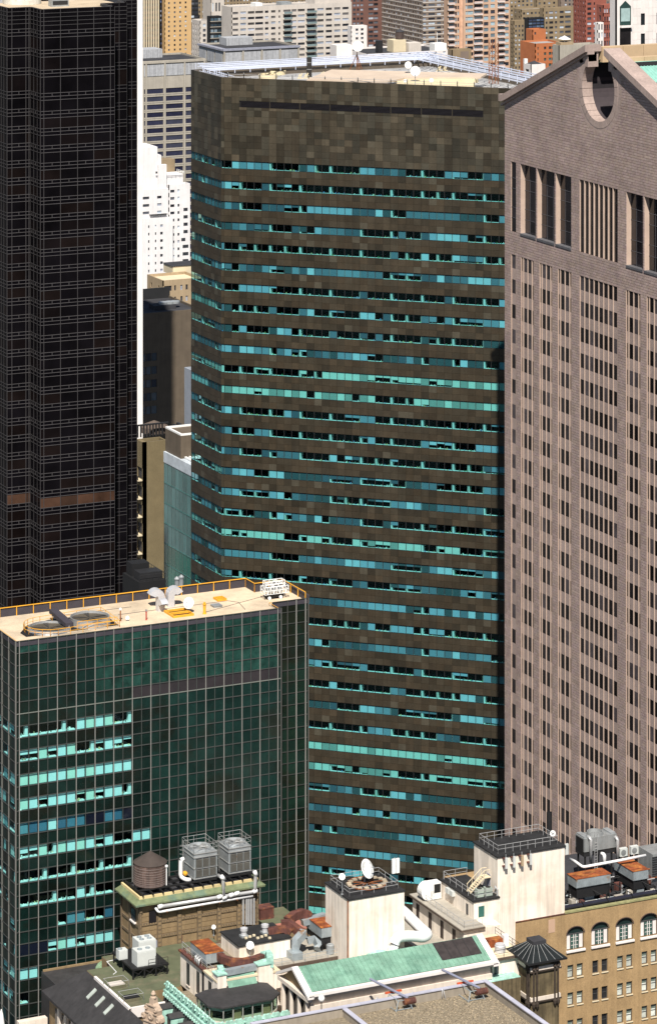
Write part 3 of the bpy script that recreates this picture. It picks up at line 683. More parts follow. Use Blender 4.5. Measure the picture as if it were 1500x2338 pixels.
# ================================================================== green glass office block
T5 = thing('green_glass_block', 'dark green glass curtain wall office block with cream roof and yellow rails', 'office building')
ZG = 122.0
a = on_z(36, 1466, ZG); NG, EG = a.y, a.x
FG = SF(EG, NG)
xs = [43.9, 87.1, 130.3, 173.5, 216.5, 259.2, 301.7, 343.9, 385.9, 427.8, 469.4, 510.9, 552.3, 593.2, 634.1]
ug = [FG.u(x) for x in xs]; step = (ug[-1]-ug[0])/14; ug = [ug[0]+step*k for k in range(15)]
LG = ug[-1]+0.6
M_ggl = mat('green_spandrel_glass', (0.0072, 0.0240, 0.0205), 0.14, 0, 0.30, 0.30, fine=0.15, spec=0.3, col2=(0.010, 0.016, 0.012), c2scale=0.16)
M_mint = mat('pale_green_backed_glass', (0.013, 0.046, 0.037), 0.2, 0, 0.35, 0.6, fine=0.2, spec=0.3, col2=(0.006, 0.022, 0.018), c2scale=0.35)
M_lv = mat('grey_louvre', (0.026, 0.022, 0.025), 0.6, 0.1, 0.2, 0.3)
M_mul = mat('silver_mullion', (0.31, 0.30, 0.28), 0.45, 0.2, 0.06)
M_mul2 = mat('grey_mullion', (0.055, 0.06, 0.057), 0.5, 0.1, 0.1)
M_gl2 = glass('pale_green_glass', (0.76, 0.96, 0.965), 0.9)
zr0 = FG.z(44, 1464.5); rpx = 27.75*dN(44, NG)/FPX
rz = [zr0-rpx*k for k in range(0, 36)]
pg = Pieces('glass_panel', M_ggl, T5); pm = Pieces('mint_panel', M_mint, T5); pl = Pieces('louvre_panel', M_lv, T5); pw = Pieces('window_pane', M_gl2, T5)
mv = Pieces('mullion', M_mul, T5); m2 = Pieces('thin_mullion', M_mul2, T5); mh = Pieces('transom', M_mul2, T5); bg_ = Pieces('blind', M_blind, T5); cl_ = Pieces('window_column', M_sill, T5)
sg = Pieces('window_sill', M_sill, T5); cg = MB()
codes = ['cooocobbbboc', 'ppbpbbocpbpp', 'bbbbbbbbbbbb', 'bbpbbbpbpbbc', 'tttbtttddttd', 'ppbcbbbbpboobb', 'oocoocoocooc', 'ooocoobcoogg', 'ggggottootgg', 'dddpbbpbbbgg', 'bbgggggggggg', 'oggggggggggg']
M_room = mat('office_room', (0.03, 0.03, 0.035), 0.9, 0, 0.3)
M_navy = mat('navy_glass', (0.004, 0.007, 0.016), 0.1, 0, 0.2)
nv = Pieces('dark_pane', M_navy, T5)
rooms = MB()
for k in range(34):
    zt, zb = rz[k], rz[k+1]
    mh.add(FG, 0, LG, -0.02, 0.06, zt-0.06, zt+0.06, (1, 1, 1) if k != 6 else (3.2, 3.2, 3.0), 1)
    code = codes[(k-7)//2] if (k >= 7 and k % 2 == 1 and (k-7)//2 < len(codes)) else ''
    for i in range(28):
        a = ug[0]+step*i/2; b_ = a+step/2
        c = code[i] if i < len(code) else 'g'
        pr = random.random()+(1 if i < 14 else 0.6)+(-2 if k > 24 else 0)
        A, B_ = a+0.04, b_-0.04; Z0, Z1 = zb+0.06, zt-0.06
        if c == 'g':
            mint = (k < 5 and i >= 8) or (k == 0 and i in (0, 1, 2))
            if k == 5 and i >= 12: pl.add(FG, A, B_, -0.12, -0.03, Z0, Z1, quant(vt(0.1), 0.06), pr)
            elif mint: pm.add(FG, A, B_, -0.06, -0.03, Z0, Z1, quant(vt(0.2), 0.08), pr)
            else:
                f = random.uniform(0.75, 1.2)*(0.62 if (k > 6 and i < 14) else 1.0)*(0.8 if i < 8 and k < 7 else 1); pg.add(FG, A, B_, -0.06, -0.03, Z0, Z1, quant((f, f, f), 0.08), pr)
        elif c == 'd': nv.add(FG, A, B_, -0.06, -0.03, Z0, Z1, (1, 1, 1), pr)
        else:
            pw.add(FG, A, B_, -0.05, -0.03, Z0, Z1, (1, 1, 1), 3+pr)
            if c in 'bpt':
                dr = 1.0 if c != 'p' else random.choice([0.35, 0.45, 0.6])
                tn = random.choice([(1, 1, 1), (1, 1, 1), (0.95, 1.0, 1.0), (0.9, 0.93, 0.8)]) if c != 't' else random.choice([(0.12, 0.22, 0.32), (0.2, 0.32, 0.4), (0.08, 0.15, 0.25)])
                bg_.add(FG, A+0.02, B_-0.02, -0.30, -0.25, Z1-(Z1-Z0)*dr, Z1, tn, pr)
            if c in 'opc': 
                sg.add(FG, A, B_, -0.9, -0.25, Z0-0.02, Z0+0.10, (1, 1, 1), pr)
                for _ in range(3):
                    x = random.uniform(A, B_-0.3); s = random.uniform(0.08, 0.25); h = random.uniform(0.05, 0.3); wq = random.uniform(-0.8, -0.4); cg.fb(FG, x, x+s, wq, wq+s, Z0+0.10, Z0+0.1+h, random.choice([(1.5, 1.5, 1.5), (0.5, 0.5, 0.5), (1.3, 1, 0.6)]))
            if c == 'c': cl_.add(FG, B_-0.45, B_, -0.9, -0.28, Z0, Z1, (1, 1, 1), pr)
            if c == 'c' and i == 0: cl_.add(FG, A-0.3, A+0.12, -0.9, -0.28, Z0, Z1, (1, 1, 1), pr)
        if i % 2: m2.add(FG, a-0.035, a+0.035, -0.03, 0.08, zb+0.06, zt-0.06, (1.3, 1.3, 1.3), random.random()+(1 if k < 24 else 0))
    pg.add(FG, 0.05, ug[0]-0.06, -0.06, -0.03, zb+0.06, zt-0.06, (0.6, 0.6, 0.6), 0); 
    pg.add(FG, ug[-1]+0.06, LG, -0.06, -0.03, zb+0.06, zt-0.06, (0.8, 0.8, 0.8), 0)
for x in ug: mv.add(FG, x-0.042, x+0.042, -0.03, 0.14, rz[-1], rz[0], (1, 1, 1), 2)
mv.add(FG, 0, 0.08, -0.03, 0.1, rz[-1], rz[0], (0.5, 0.5, 0.5), 2); mv.add(FG, LG-0.1, LG, -0.03, 0.1, rz[-1], rz[0], (0.5, 0.5, 0.5), 2)
# set-back east part
NG2 = NG+3.3; FG2 = SF(EG+LG, NG2); LG2 = FG2.u(704)
for k in range(34):
    zt, zb = rz[k], rz[k+1]; mh.add(FG2, 0, LG2, -0.02, 0.06, zt-0.06, zt+0.06, (0.8, 0.8, 0.75), 0.5)
    e2 = [0.0, FG2.u(656), FG2.u(676), FG2.u(697), LG2]
    for i in range(4):
        f = random.uniform(0.7, 1.15); pg.add(FG2, e2[i]+0.05, e2[i+1]-0.05, -0.06, -0.03, zb+0.06, zt-0.06, quant((f*1.05, f*0.85, f*0.72), 0.08), random.random()*0.9)
for x, c in ((656, 0.25), (676, 1), (697, 1), (703.5, 0.4)): mv.add(FG2, FG2.u(x)-0.06, FG2.u(x)+0.06, -0.03, 0.15, rz[-1], rz[0], (c, c, c), 2)
# west face (sliver)
FGW = WF(EG, NG+30)
for k in range(34):
    zt, zb = rz[k], rz[k+1]; mh.add(FGW, 10, 30, -0.02, 0.05, zt-0.05, zt+0.05, (1, 1, 1), 0.5)
    for i in range(14):
        a = 30-1.38*(i+1)+0.04; b_ = 30-1.38*i-0.04; vis = k >= 7 and k % 2 == 1
        r = random.random()
        if vis and r < 0.65:
            pw.add(FGW, a, b_, -0.05, -0.03, zb+0.06, zt-0.06, (1, 1, 1), 0.1)
            if r < 0.4: bg_.add(FGW, a, b_, -0.3, -0.25, zb+0.06+random.choice([0, 0, 0.6]), zt-0.06, random.choice([(0.7, 0.8, 0.8), (0.35, 0.5, 0.55), (1, 1, 0.95)]), 0.1)
            else: sg.add(FGW, a, b_, -0.9, -0.25, zb+0.02, zb+0.14, (1, 1, 1), 0.1)
        else:
            f = random.uniform(0.5, 0.9); pg.add(FGW, a, b_, -0.06, -0.03, zb+0.06, zt-0.06, quant((f, f*0.9, f*0.85), 0.08), 0)
        if i % 2 == 0: mv.add(FGW, 30-1.38*i-0.05, 30-1.38*i+0.05, -0.03, 0.12, zb, zt, (0.6, 0.6, 0.6), 0)
for q in (pg, pm, pl, pw, mv, m2, mh, bg_, cl_, sg, nv): q.done()
cg.build('sill_clutter', M_clut, T5, 'stuff')
nb1 = on_z(300, 1372, ZG-0.5).y-0.2; Est = Ex(560, nb1); nb2 = min(on_z(600, 1350, ZG-0.5).y, nb1-3.0)
b = MB()
for k in range(0, 34):
    if k >= 7 and k % 2 == 1 and k < 31: continue
    b.fb(FG, 0.08, LG-0.05, -4.2, -0.08, rz[k+1]+0.001, min(ZG-0.75, rz[k]-0.001))
    b.fb(FGW, 30-(nb1-NG)+0.5, 29.5, -4.0, -0.08, rz[k+1]+0.03, min(ZG-0.76, rz[k]-0.03))
b.build('floor_slab', M_room, T5)
MB().box(EG+4.3, EG+LG-0.05, NG+4.3, nb1-0.3, 0, ZG-0.75).build('core_wall', M_room, T5)
MB().box(EG+ug[7]+0.1, EG+LG-0.04, NG+0.09, NG+4.4, 0, ZG-0.75).build('shear_wall', M_black, T5)
MB().box(EG+LG-0.02, EG+LG+LG2-0.05, NG2+0.08, nb2-0.3, 0, ZG-0.75).build('east_core', M_black, T5)
MB().box(EG+0.1, EG+LG, NG+0.08, NG+4, 0, rz[-2]).build('base_wall', M_black, T5)
# roof slab, parapets
M_cream = mat('cream_roof_paving', (0.60, 0.48, 0.34), 0.9, 0, 0.14, 0.35, fine=0.08, col2=(0.44, 0.36, 0.26), c2scale=0.10, c2lo=0.45, c2hi=0.6)
M_par = mat('dark_parapet', (0.045, 0.04, 0.05), 0.7)
nb1 = on_z(300, 1372, ZG-0.5).y-0.2
Est = Ex(560, nb1); nb2 = on_z(600, 1350, ZG-0.5).y
nb2 = min(nb2, nb1-3.0)
Eend = EG+LG+LG2
rp = [(EG+0.1, NG+0.1), (EG+LG, NG+0.1), (EG+LG, NG2+0.1), (Eend-0.1, NG2+0.1), (Eend-0.1, nb2), (Est, nb2), (Est, nb1), (EG+0.1, nb1)]
MB().prism(rp, ZG-0.7, ZG-0.5).build('roof', M_cream, T5)
b = MB(); 
for (p, q, h, tk_) in ((rp[0], rp[1], 0.0, 0.12), (rp[1], rp[2], 0, 0.12), (rp[2], rp[3], 0, 0.12), (rp[3], rp[4], 0.6, 0.35), (rp[4], rp[5], 0.9, 0.35), (rp[5], rp[6], 0.9, 0.35), (rp[6], rp[7], 0.9, 0.35), (rp[7], rp[0], 0.0, 0.12)):
    p, q = Vector(p), Vector(q); d = (q-p).normalized(); n2 = Vector((d.y, -d.x))
    b.prism([tuple(p-d*0.02), tuple(q+d*0.02), tuple(q+n2*tk_), tuple(p+n2*tk_)], ZG-0.72, ZG-0.15+h)
b.build('parapet', M_par, T5)
for (x0, y0, x1, y1) in ((270, 1404, 520, 1372), (520, 1372, 545, 1376), (545, 1376, 560, 1392), (470, 1398, 600, 1362), (120, 1408, 300, 1386)):
    p0, p1 = on_z(x0, y0, ZG-0.49), on_z(x1, y1, ZG-0.49); MB().tube([p0, p1], 0.05, 4).build('roof_joint', M_par, T5)
def handrail(pts, z, h, sp_, name, m, parent=None, mid=True, r=0.03, lab=None, toe=False):
    b = MB()
    for p, q in zip(pts[:-1], pts[1:]):
        p, q = Vector(p[:2]), Vector(q[:2]); L = (q-p).length; n_ = max(1, round(L/sp_))
        b.tube([(p.x, p.y, z+h), (q.x, q.y, z+h)], r, 5)
        if mid: b.tube([(p.x, p.y, z+h*0.52), (q.x, q.y, z+h*0.52)], r*0.8, 5)
        for k in range(n_+1):
            c = p+(q-p)*k/n_; b.tube([(c.x, c.y, z-0.01), (c.x, c.y, z+h)], r, 5)
    return b.build(name, m, parent)
def V2(o): return (o.x, o.y)
zr_ = ZG-0.5
def rz_(x, y): p = on_z(x, y, zr_); return (p.x, p.y)
t = thing('safety_rail', 'long yellow safety rail along the back parapet of cream roof', 'handrail')
handrail([(EG+0.4, nb1-0.1), (Est, nb1-0.1), (Est, nb2-0.1), (Eend-0.3, nb2-0.1), (Eend-0.3, NG2+0.4)], zr_, 1.35, 2.6, 'rail', M_yellow, t, False, 0.07)
t = thing('safety_rail', 'low thin yellow edge rail along the glass front of cream roof', 'handrail')
handrail([(EG+0.3, nb1-1), (EG+0.3, NG+0.35), (EG+LG-0.3, NG+0.35), (EG+LG-0.3, NG2+0.35), (Eend-0.3, NG2+0.35)], zr_, 0.45, 5.0, 'rail', M_yellow, t, False, 0.035)
# fan well with two big fans
t = thing('fan_well', 'sunken rooftop fan well with two large round fans, yellow railed, on cream roof', 'cooling fans')
wx0, wy0 = rz_(60, 1452); c1 = on_z(112, 1438, zr_); c2 = on_z(205, 1424, zr_)
MB().prism([rz_(46, 1446), rz_(60, 1455), rz_(270, 1428), rz_(236, 1402), rz_(110, 1416), rz_(60, 1430)], zr_+0.004, zr_+0.03).build('well_floor', M_black, t)
for c, rr, hh in ((c1, 3.0, 0.5), (c2, 2.9, 1.1)):
    f = MB().lathe((c.x, c.y, zr_), [(rr*1.05, 0), (rr, hh*0.8), (rr, hh), (rr*0.95, hh), (rr*0.93, hh-0.35), (0.01, hh-0.4)], 36).build('fan_shroud', M_alu, t)
    MB().lathe((c.x, c.y, zr_), [(rr*0.93, hh-0.30), (0.01, hh-0.28)], 36).build('fan_grille', mat('fan_grille', (0.085, 0.07, 0.05), 0.7, 0, 0.3, 1.0), f)
    b = MB()
    for k in range(5): an = k*1.2566; b.box(0, 0, 0, 0, 0, 0) if False else b.add([(c.x, c.y, zr_+hh-0.2), (c.x+rr*0.9*math.cos(an), c.y+rr*0.9*math.sin(an), zr_+hh-0.2), (c.x+rr*0.9*math.cos(an+0.3), c.y+rr*0.9*math.sin(an+0.3), zr_+hh-0.25)], [(0, 1, 2)])
    b.build('fan_blade', mat('fan_blade', (0.05, 0.045, 0.04), 0.6), f)
a, c = on_z(112, 1416, zr_), on_z(150, 1438, zr_); MB().add([(a.x, a.y, zr_+1.6), (a.x+1.2, a.y, zr_+1.6), (c.x+1.2, c.y, zr_+0.9), (c.x, c.y, zr_+0.9), (a.x, a.y, zr_+1.0), (a.x+1.2, a.y, zr_+1.0), (c.x+1.2, c.y, zr_+0.3), (c.x, c.y, zr_+0.3)], [(0, 1, 2, 3), (3, 2, 6, 7), (0, 3, 7, 4), (1, 0, 4, 5), (2, 1, 5, 6)]).build('baffle', M_par, t)
arcp = [(c1.x+3.7*math.cos(R(90+18*k)), c1.y+3.7*math.sin(R(90+18*k))) for k in range(11)]
handrail(arcp+[(c2.x+3.2, c2.y-3.6), (c2.x+3.4, c2.y+4.2), arcp[0]], zr_, 1.0, 1.9, 'rail', M_yellow, t, True, 0.04)
handrail([(c2.x-3.2, c2.y-3.2), (c2.x+3.0, c2.y-3.2)], zr_+0.4, 1.0, 1.6, 'rail', M_yellow, t, True, 0.04)
# gooseneck vents
t = thing('gooseneck_vents', 'cluster of three silver gooseneck vents on cream roof', 'vent')
M_silv = mat('silver_sheet', (0.62, 0.62, 0.64), 0.42, 0.35, 0.08, 0.8)
def goose(base, r_w, h, dirv, Rb, wdt, m=M_silv, parent=t, name='vent'):
    d = Vector((dirv[0], dirv[1], 0)).normalized(); s = Vector((d.y, -d.x, 0)); b = MB(); rings = []
    c = Vector(base); path = [(c, Vector((0, 0, 1)))]
    path.append((c+Vector((0, 0, h)), Vector((0, 0, 1))))
    for k in range(1, 8):
        an = R(155)*k/7; path.append((c+Vector((0, 0, h))+d*(Rb*(1-math.cos(an)))+Vector((0, 0, Rb*math.sin(an))), d*math.sin(an)+Vector((0, 0, math.cos(an)))))
    for p, tn in path:
        nn = tn.cross(s); rings.append([p+s*wdt/2+nn*r_w/2, p-s*wdt/2+nn*r_w/2, p-s*wdt/2-nn*r_w/2, p+s*wdt/2-nn*r_w/2])
    vs = [v for q in rings for v in q]; fs = [(0, 1, 2, 3)]
    for i in range(len(rings)-1):
        for k in range(4): fs.append((i*4+k, (i+1)*4+k, (i+1)*4+(k+1) % 4, i*4+(k+1) % 4))
    b.add(vs, fs); return b.build(name, m, parent)
a = on_z(366, 1395, zr_); c = on_z(388, 1384, zr_); e = on_z(366, 1384, zr_)
goose((e.x, e.y, zr_-0.05), 1.0, 1.5, (-1, 0.1), 0.72, 1.5); goose((c.x, c.y, zr_-0.05), 1.0, 1.7, (1, -0.1), 0.72, 1.5); goose((a.x, a.y, zr_-0.05), 0.85, 0.95, (0.1, -1), 0.6, 1.1)
c = P(431, 1377, (HCAM-zr_)*FPX/(1399-YH)); dish('satellite_dish', c, 0.86, (-0.75, -0.6, 0.35), 'large round white satellite dish on cream roof beside yellow pit', mount=c.z-zr_)
def pit(x, y, w_, l, lb):
    t = thing('yellow_hatch', lb, 'hatch'); a = on_z(x, y, zr_); b = MB()
    for (p, q) in (((0, 0), (w_, 0.18)), ((0, l-0.18), (w_, l)), ((0, 0.18), (0.18, l-0.18)), ((w_-0.18, 0.18), (w_, l-0.18)), ((0.18, l*0.48), (w_-0.18, l*0.56))):
        MB().box(a.x+p[0], a.x+q[0], a.y+p[1], a.y+q[1], zr_-0.02, zr_+0.32).build('kerb', M_yellow, t)
    MB().box(a.x+0.18, a.x+w_-0.18, a.y+0.18, a.y+l-0.18, zr_+0.004, zr_+0.02).build('opening', mat('dark_red_opening', (0.04, 0.012, 0.006), 0.8), t)
pit(396, 1412, 3.3, 3.6, 'long yellow kerbed roof pit below the large white dish'); pit(497, 1374, 1.5, 1.7, 'small square yellow kerbed hatch on cream roof')
t = thing('vent_pipe', 'short thick yellow vent pipe with capped top on cream roof', 'pipe'); a = on_z(467, 1402, zr_)
MB().lathe(a, [(0.3, 0), (0.3, 0.1), (0.22, 0.12), (0.22, 1.35), (0.3, 1.36), (0.3, 1.5), (0.14, 1.55), (0.18, 1.7), (0.01, 1.8)], 14).build('pipe', M_yellow, t)
t = thing('vent_pipe', 'thin red standpipe with crown shaped top on cream roof', 'pipe'); a = on_z(334, 1416, zr_); M_red = mat('red_pipe', (0.42, 0.04, 0.03), 0.6)
MB().lathe(a, [(0.16, 0), (0.1, 0.1), (0.1, 1.1), (0.16, 1.15), (0.16, 1.25)], 10).build('pipe', M_red, t)
b = MB()
for k in range(4): b.box(a.x+0.13*math.cos(k*1.57)-0.03, a.x+0.13*math.cos(k*1.57)+0.03, a.y+0.13*math.sin(k*1.57)-0.03, a.y+0.13*math.sin(k*1.57)+0.03, zr_+1.2, zr_+1.55)
b.build('crown', M_galv, t)
t = thing('vent_pipe', 'brown standpipe with round white lamp beside fan well', 'pipe'); a = on_z(275, 1418, zr_)
MB().lathe(a, [(0.2, 0), (0.09, 0.1), (0.09, 1.5)], 10).build('pipe', M_rust, t); MB().lathe((a.x, a.y, zr_+1.5), [(0.05, 0), (0.22, 0.1), (0.22, 0.3), (0.02, 0.42)], 10).build('lamp', M_white, t)
c = P(291, 1411, (HCAM-zr_)*FPX/(1418-YH)); dish('satellite_dish', c, 0.3, toCam(c), 'tiny grey dish near fan well on cream roof', mount=c.z-zr_)
t = thing('roof_plate', 'flat grey square roof hatch cover on cream roof', 'hatch'); a = on_z(489, 1389, zr_)
MB().box(a.x, a.x+1.3, a.y, a.y+1.3, zr_-0.01, zr_+0.25).build('curb', M_galv, t); MB().box(a.x-0.06, a.x+1.36, a.y-0.06, a.y+1.36, zr_+0.25, zr_+0.32).build('cover', M_galv, t)
# window-washing rig on wheels
t = thing('washing_rig', 'silver lattice window washing rig on small black wheels on cream roof', 'maintenance rig')
a = on_z(611, 1371, zr_); b = MB()
Lr, Wr = 3.2, 1.3
MB().box(a.x, a.x+Lr*0.85, a.y+0.15, a.y+Wr, zr_+0.3, zr_+0.62).build('chassis', M_black, t)
for i in (0.35, 2.2):
    for j in (0.1, 1.25): MB().lathe((a.x+i, a.y+j, zr_+0.25), [(0.01, -0.1), (0.25, -0.1), (0.25, 0.1), (0.12, 0.1), (0.01, 0.06)], 14, axis=(0, -1, 0)).build('wheel', M_white if j < 1 else M_black, t)
x0, x1, y0, y1 = a.x-0.5, a.x+Lr+0.2, a.y-0.1, a.y+Wr+0.1
def cage(x0, x1, y0, y1, z0, z1, n, m_, name, r=0.05):
    b = MB()
    for z in [z0, (z0+z1)/2, z1]:
        b.tube([(x0, y0, z), (x1, y0, z), (x1, y1, z), (x0, y1, z), (x0, y0, z)], r, 4)
    for k in range(n+1):
        x = x0+(x1-x0)*k/n
        for y in (y0, y1): b.tube([(x, y, z0), (x, y, z1)], r, 4)
        if k < n:
            for y in (y0, y1): b.tube([(x, y, z0 if k % 2 else z1), (x+(x1-x0)/n, y, z1 if k % 2 else z0)], r*0.7, 4)
    return b.build(name, m_, t)
cage(x0, x1, y0, y1, zr_+0.85, zr_+1.9, 8, M_white, 'basket'); cage(x0+0.3, x1-0.5, y0+0.2, y1-0.2, zr_+1.9, zr_+2.7, 3, M_white, 'boom_frame', 0.06)
MB().box(x0+0.6, x1-0.8, y0+0.3, y1-0.3, zr_+1.0, zr_+1.5).build('winch_box', M_galv, t)
# ================================================================== buildings behind
M_far = mat('far_window_glass', (0.035, 0.038, 0.045), 0.25, 0, 0.2, 0.5, spec=0.4)
M_roofdk = mat('dark_flat_roof', (0.035, 0.035, 0.04), 0.9, 0, 0.3, 0.2)
M_roofgr = mat('grey_flat_roof', (0.30, 0.29, 0.28), 0.9, 0, 0.25, 0.2)
WT = [(0.5, 0.5, 0.55), (0.8, 0.8, 0.9), (1, 1, 1.1), (1.6, 1.6, 1.6), (3, 3, 3), (9, 9, 9), (13, 13.5, 13)]
def facade(par, fr, L, zt, zb, wall, cols, rows, rec=0.3, tints=WT, wname='window', wmat=None, band=None, bandm=None, sill=None):
    """cols: list of (u0,u1); rows: list of (z0,z1) window rows top to bottom; solid wall as strips and piers"""
    b = MB(); z = zt; pcs = Pieces(wname, wmat or M_far, par)
    cols = [(max(0.02, a), min(L-0.02, c)) for a, c in cols if c > 0.05 and a < L-0.05]
    for z0, z1 in rows:
        if z-z1 > 0.01: b.fb(fr, 0, L, -rec, 0, z1, z)
        last = 0
        for a, c in cols:
            if a-last > 0.01: b.fb(fr, last, a, -rec, -0.002, z0, z1)
            t = random.choice(tints); pcs.add(fr, a, c, -rec, -rec+0.06, z0, z1, t, random.random()); last = c
            if sill: b.fb(fr, a-0.08, c+0.08, -0.05, sill, z0-0.14, z0)
        if L-last > 0.01: b.fb(fr, last, L, -rec, -0.002, z0, z1)
        if band: b.fb(fr, -0.02, L+0.02, 0, 0.12, z0-band[0], z0-band[1], mi=1)
        z = z0
    if z > zb: b.fb(fr, 0, L, -rec, 0, zb, z)
    b.build('wall', [wall, bandm or wall], par); pcs.done()
def bldg(name, label, xl, xc, xr, yt, d, wall, S=None, W=None, cat='building', roof=None, par_h=0.9, group=None, depN=None, ybv=None):
    """corner column xc, west wall seen to column xl, south wall to column xr, top at pixel yt on the corner, at depth d"""
    C = P(xc, yt, d); zt = C.z; E0, N0 = C.x, C.y; E1 = Ex(xr, N0)
    N1 = Ny(xl, E0) if xl is not None and xl < xc-0.5 else N0+(depN or 4)
    t = thing(name, label, cat, group)
    zb = max(0.0, P(xc, ybv, d).z-1) if ybv else 0.0
    sc = d/FPX
    for fr, L, sp in ((SF(E0, N0), E1-E0, S), (WF(E0, N1), N1-N0, W)):
        if sp is None: MB().fb(fr, 0.31 if fr.U.x == 0 and False else 0, L, -0.3, 0, 0, zt).build('wall', wall, t); continue
        pit = sp['p']*sc; wh = sp['h']*sc; z1 = zt-sp['t']*sc; rows = []
        while z1-wh > max(zb, 1) and len(rows) < sp.get('n', 60): rows.append((z1-wh, z1)); z1 -= pit
        if 'px' in sp: cols = [(fr.u(a), fr.u(c)) for a, c in sp['px']]
        else:
            n = sp['c']; f = sp.get('f', 0.5); m_ = sp.get('m', 0.03); stp = L*(1-2*m_)/n; cols = [(L*m_+stp*(i+(1-f)/2), L*m_+stp*(i+(1+f)/2)) for i in range(n)]
        facade(t, fr, L, zt, 0, wall, cols, rows, sp.get('rec', 0.3), sp.get('tints', WT), band=sp.get('band'), bandm=sp.get('bandm'), sill=sp.get('sill'))
    MB().box(E0+0.3, E1, N0+0.3, N1, 0, zt-par_h).build('core', M_roofdk, t)
    MB().box(E0+0.31, E1, N0+0.31, N1, zt-par_h+0.003, zt-par_h+0.12).build('roof', roof or M_roofgr, t)
    b = MB(); b.box(E1-0.3, E1, N0+0.3, N1, 0 if False else zt-par_h+0.13, zt); b.box(E0+0.3, E1-0.31, N1-0.3, N1, zt-par_h+0.13, zt); b.build('parapet', wall, t, 'stuff')
    return t, E0, E1, N0, N1, zt
def roofbox(par, E0, E1, N0, N1, z0, z1, m_, name='bulkhead'): return MB().box(E0, E1, N0, N1, z0, z1).build(name, m_, par)
def wtank(E, N, z, r, h, label, m_=None, legs=1.5):
    t = thing('water_tank', label, 'water tank'); m_ = m_ or mat('tank_wood', (0.07, 0.05, 0.045), 0.9, 0, 0.3, 1.5, streak=0.3)
    MB().lathe((E, N, z+legs), [(r, 0), (r, h)], 20).build('barrel', m_, t); MB().lathe((E, N, z+legs), [(r*1.06, h), (0.02, h+r*0.7)], 20).build('roof', M_roofdk, t)
    for sx, sy in ((-1, -1), (1, -1), (1, 1), (-1, 1)): MB().box(E+sx*r*0.6-0.08, E+sx*r*0.6+0.08, N+sy*r*0.6-0.08, N+sy*r*0.6+0.08, z-0.05, z+legs).build('leg', M_black, t)
    return t
M_gold = mat('ochre_brick', (0.55, 0.36, 0.17), 0.85, 0, 0.06, 0.1); M_goldp = mat('cream_pier', (0.62, 0.53, 0.37), 0.8, 0, 0.05)
M_brnspan = mat('brown_spandrel', (0.10, 0.06, 0.05), 0.6, 0, 0.2); M_conc = mat('grey_concrete', (0.36, 0.33, 0.28), 0.85, 0, 0.1, 0.3, streak=0.1)
M_wb = mat('white_brick', (0.72, 0.70, 0.70), 0.85, 0, 0.05, 0.3, streak=0.06); M_wapt = mat('offwhite_brick', (0.55, 0.50, 0.45), 0.85, 0, 0.08, 0.2, streak=0.08)
M_tanb = mat('tan_brick', (0.36, 0.27, 0.17), 0.85, 0, 0.12, 0.3, streak=0.08); M_oliveb = mat('olive_brick', (0.165, 0.13, 0.07), 0.9, 0, 0.12, 0.4, fine=0.1)
M_dkbrick = mat('dark_brick', (0.115, 0.09, 0.065), 0.9, 0, 0.12, 0.4, streak=0.1); M_redbr = mat('red_brown_brick', (0.15, 0.075, 0.06), 0.85, 0, 0.1, 0.2)
M_brn = mat('grey_brown_brick', (0.20, 0.155, 0.125), 0.85, 0, 0.1, 0.2); M_pinkb = mat('salmon_brick', (0.50, 0.33, 0.23), 0.85, 0, 0.08, 0.2)
M_tan2 = mat('dull_tan_brick', (0.24, 0.18, 0.11), 0.85, 0, 0.15, 0.15); M_orng = mat('orange_brick', (0.42, 0.14, 0.055), 0.85, 0, 0.1, 0.3)
M_red2 = mat('brick_red', (0.27, 0.085, 0.06), 0.85, 0, 0.1, 0.2); M_wst = mat('white_stone', (0.74, 0.69, 0.66), 0.7, 0, 0.06, 0.3, streak=0.05)
# ochre striped tower + dark recess + ochre slab
d = 2000; Ns = P(380, 0, d).y
t = thing('striped_tower', 'tower with cream vertical piers and dark brown window strips', 'tower')
frr = SF(Ex(322, Ns), Ns); L = Ex(362, Ns)-frr.O.x; sc = d/FPX
for i in range(7):
    u = frr.u(329.5+5.45*i); MB().fb(frr, u-0.35, u+0.35, -0.5, 0, 0, 150).build('pier', M_goldp, t)
pcs = Pieces('window', M_far, t); sps = Pieces('spandrel', M_brnspan, t)
for i in range(-1, 6):
    u0 = frr.u(329.5+5.45*i)+0.36; u1 = frr.u(329.5+5.45*(i+1))-0.36; z = 100
    while z > 45:
        pcs.add(frr, u0, u1, -0.5, -0.42, z-1.5, z, random.choice(WT[:4]), z); sps.add(frr, u0, u1, -0.5, -0.35, z-2.9, z-1.5, vt(0.15), z); z -= 2.9
pcs.done(); sps.done(); MB().fb(frr, 0, L, -20, -0.51, 0, 149).build('core', M_brnspan, t)
bldg('glass_infill_block', 'narrow dark blue glass block between striped tower and ochre slab', None, 362, 376.5, -90, 2010, M_dkmetal, dict(p=10.6, h=6, t=4, c=2, f=0.85, tints=[(2, 2.4, 4), (4, 5, 8), (1, 1, 1.6), (9, 9, 10)]), None, 'building')
bldg('ochre_slab_tower', 'ochre brick slab tower with four neat columns of small windows', None, 376.5, 437, -90, 2000, M_gold, dict(p=10.7, h=4.8, t=8, px=[(384, 388), (397, 401), (409.5, 413.5), (422, 426)]), None, 'tower')
bldg('balcony_tower', 'dark narrow tower with pale balcony bands beside ochre slab', None, 435, 453, -80, 2150, M_dkmetal, dict(p=10, h=6, t=3, c=2, f=0.9), None, 'tower')
bldg('brown_ribbed_tower', 'brown tower with thin floor lines between dark tower and pale tower', None, 451, 468, -80, 2180, M_tan2, dict(p=10, h=5, t=3, c=2, f=0.4), None, 'tower')
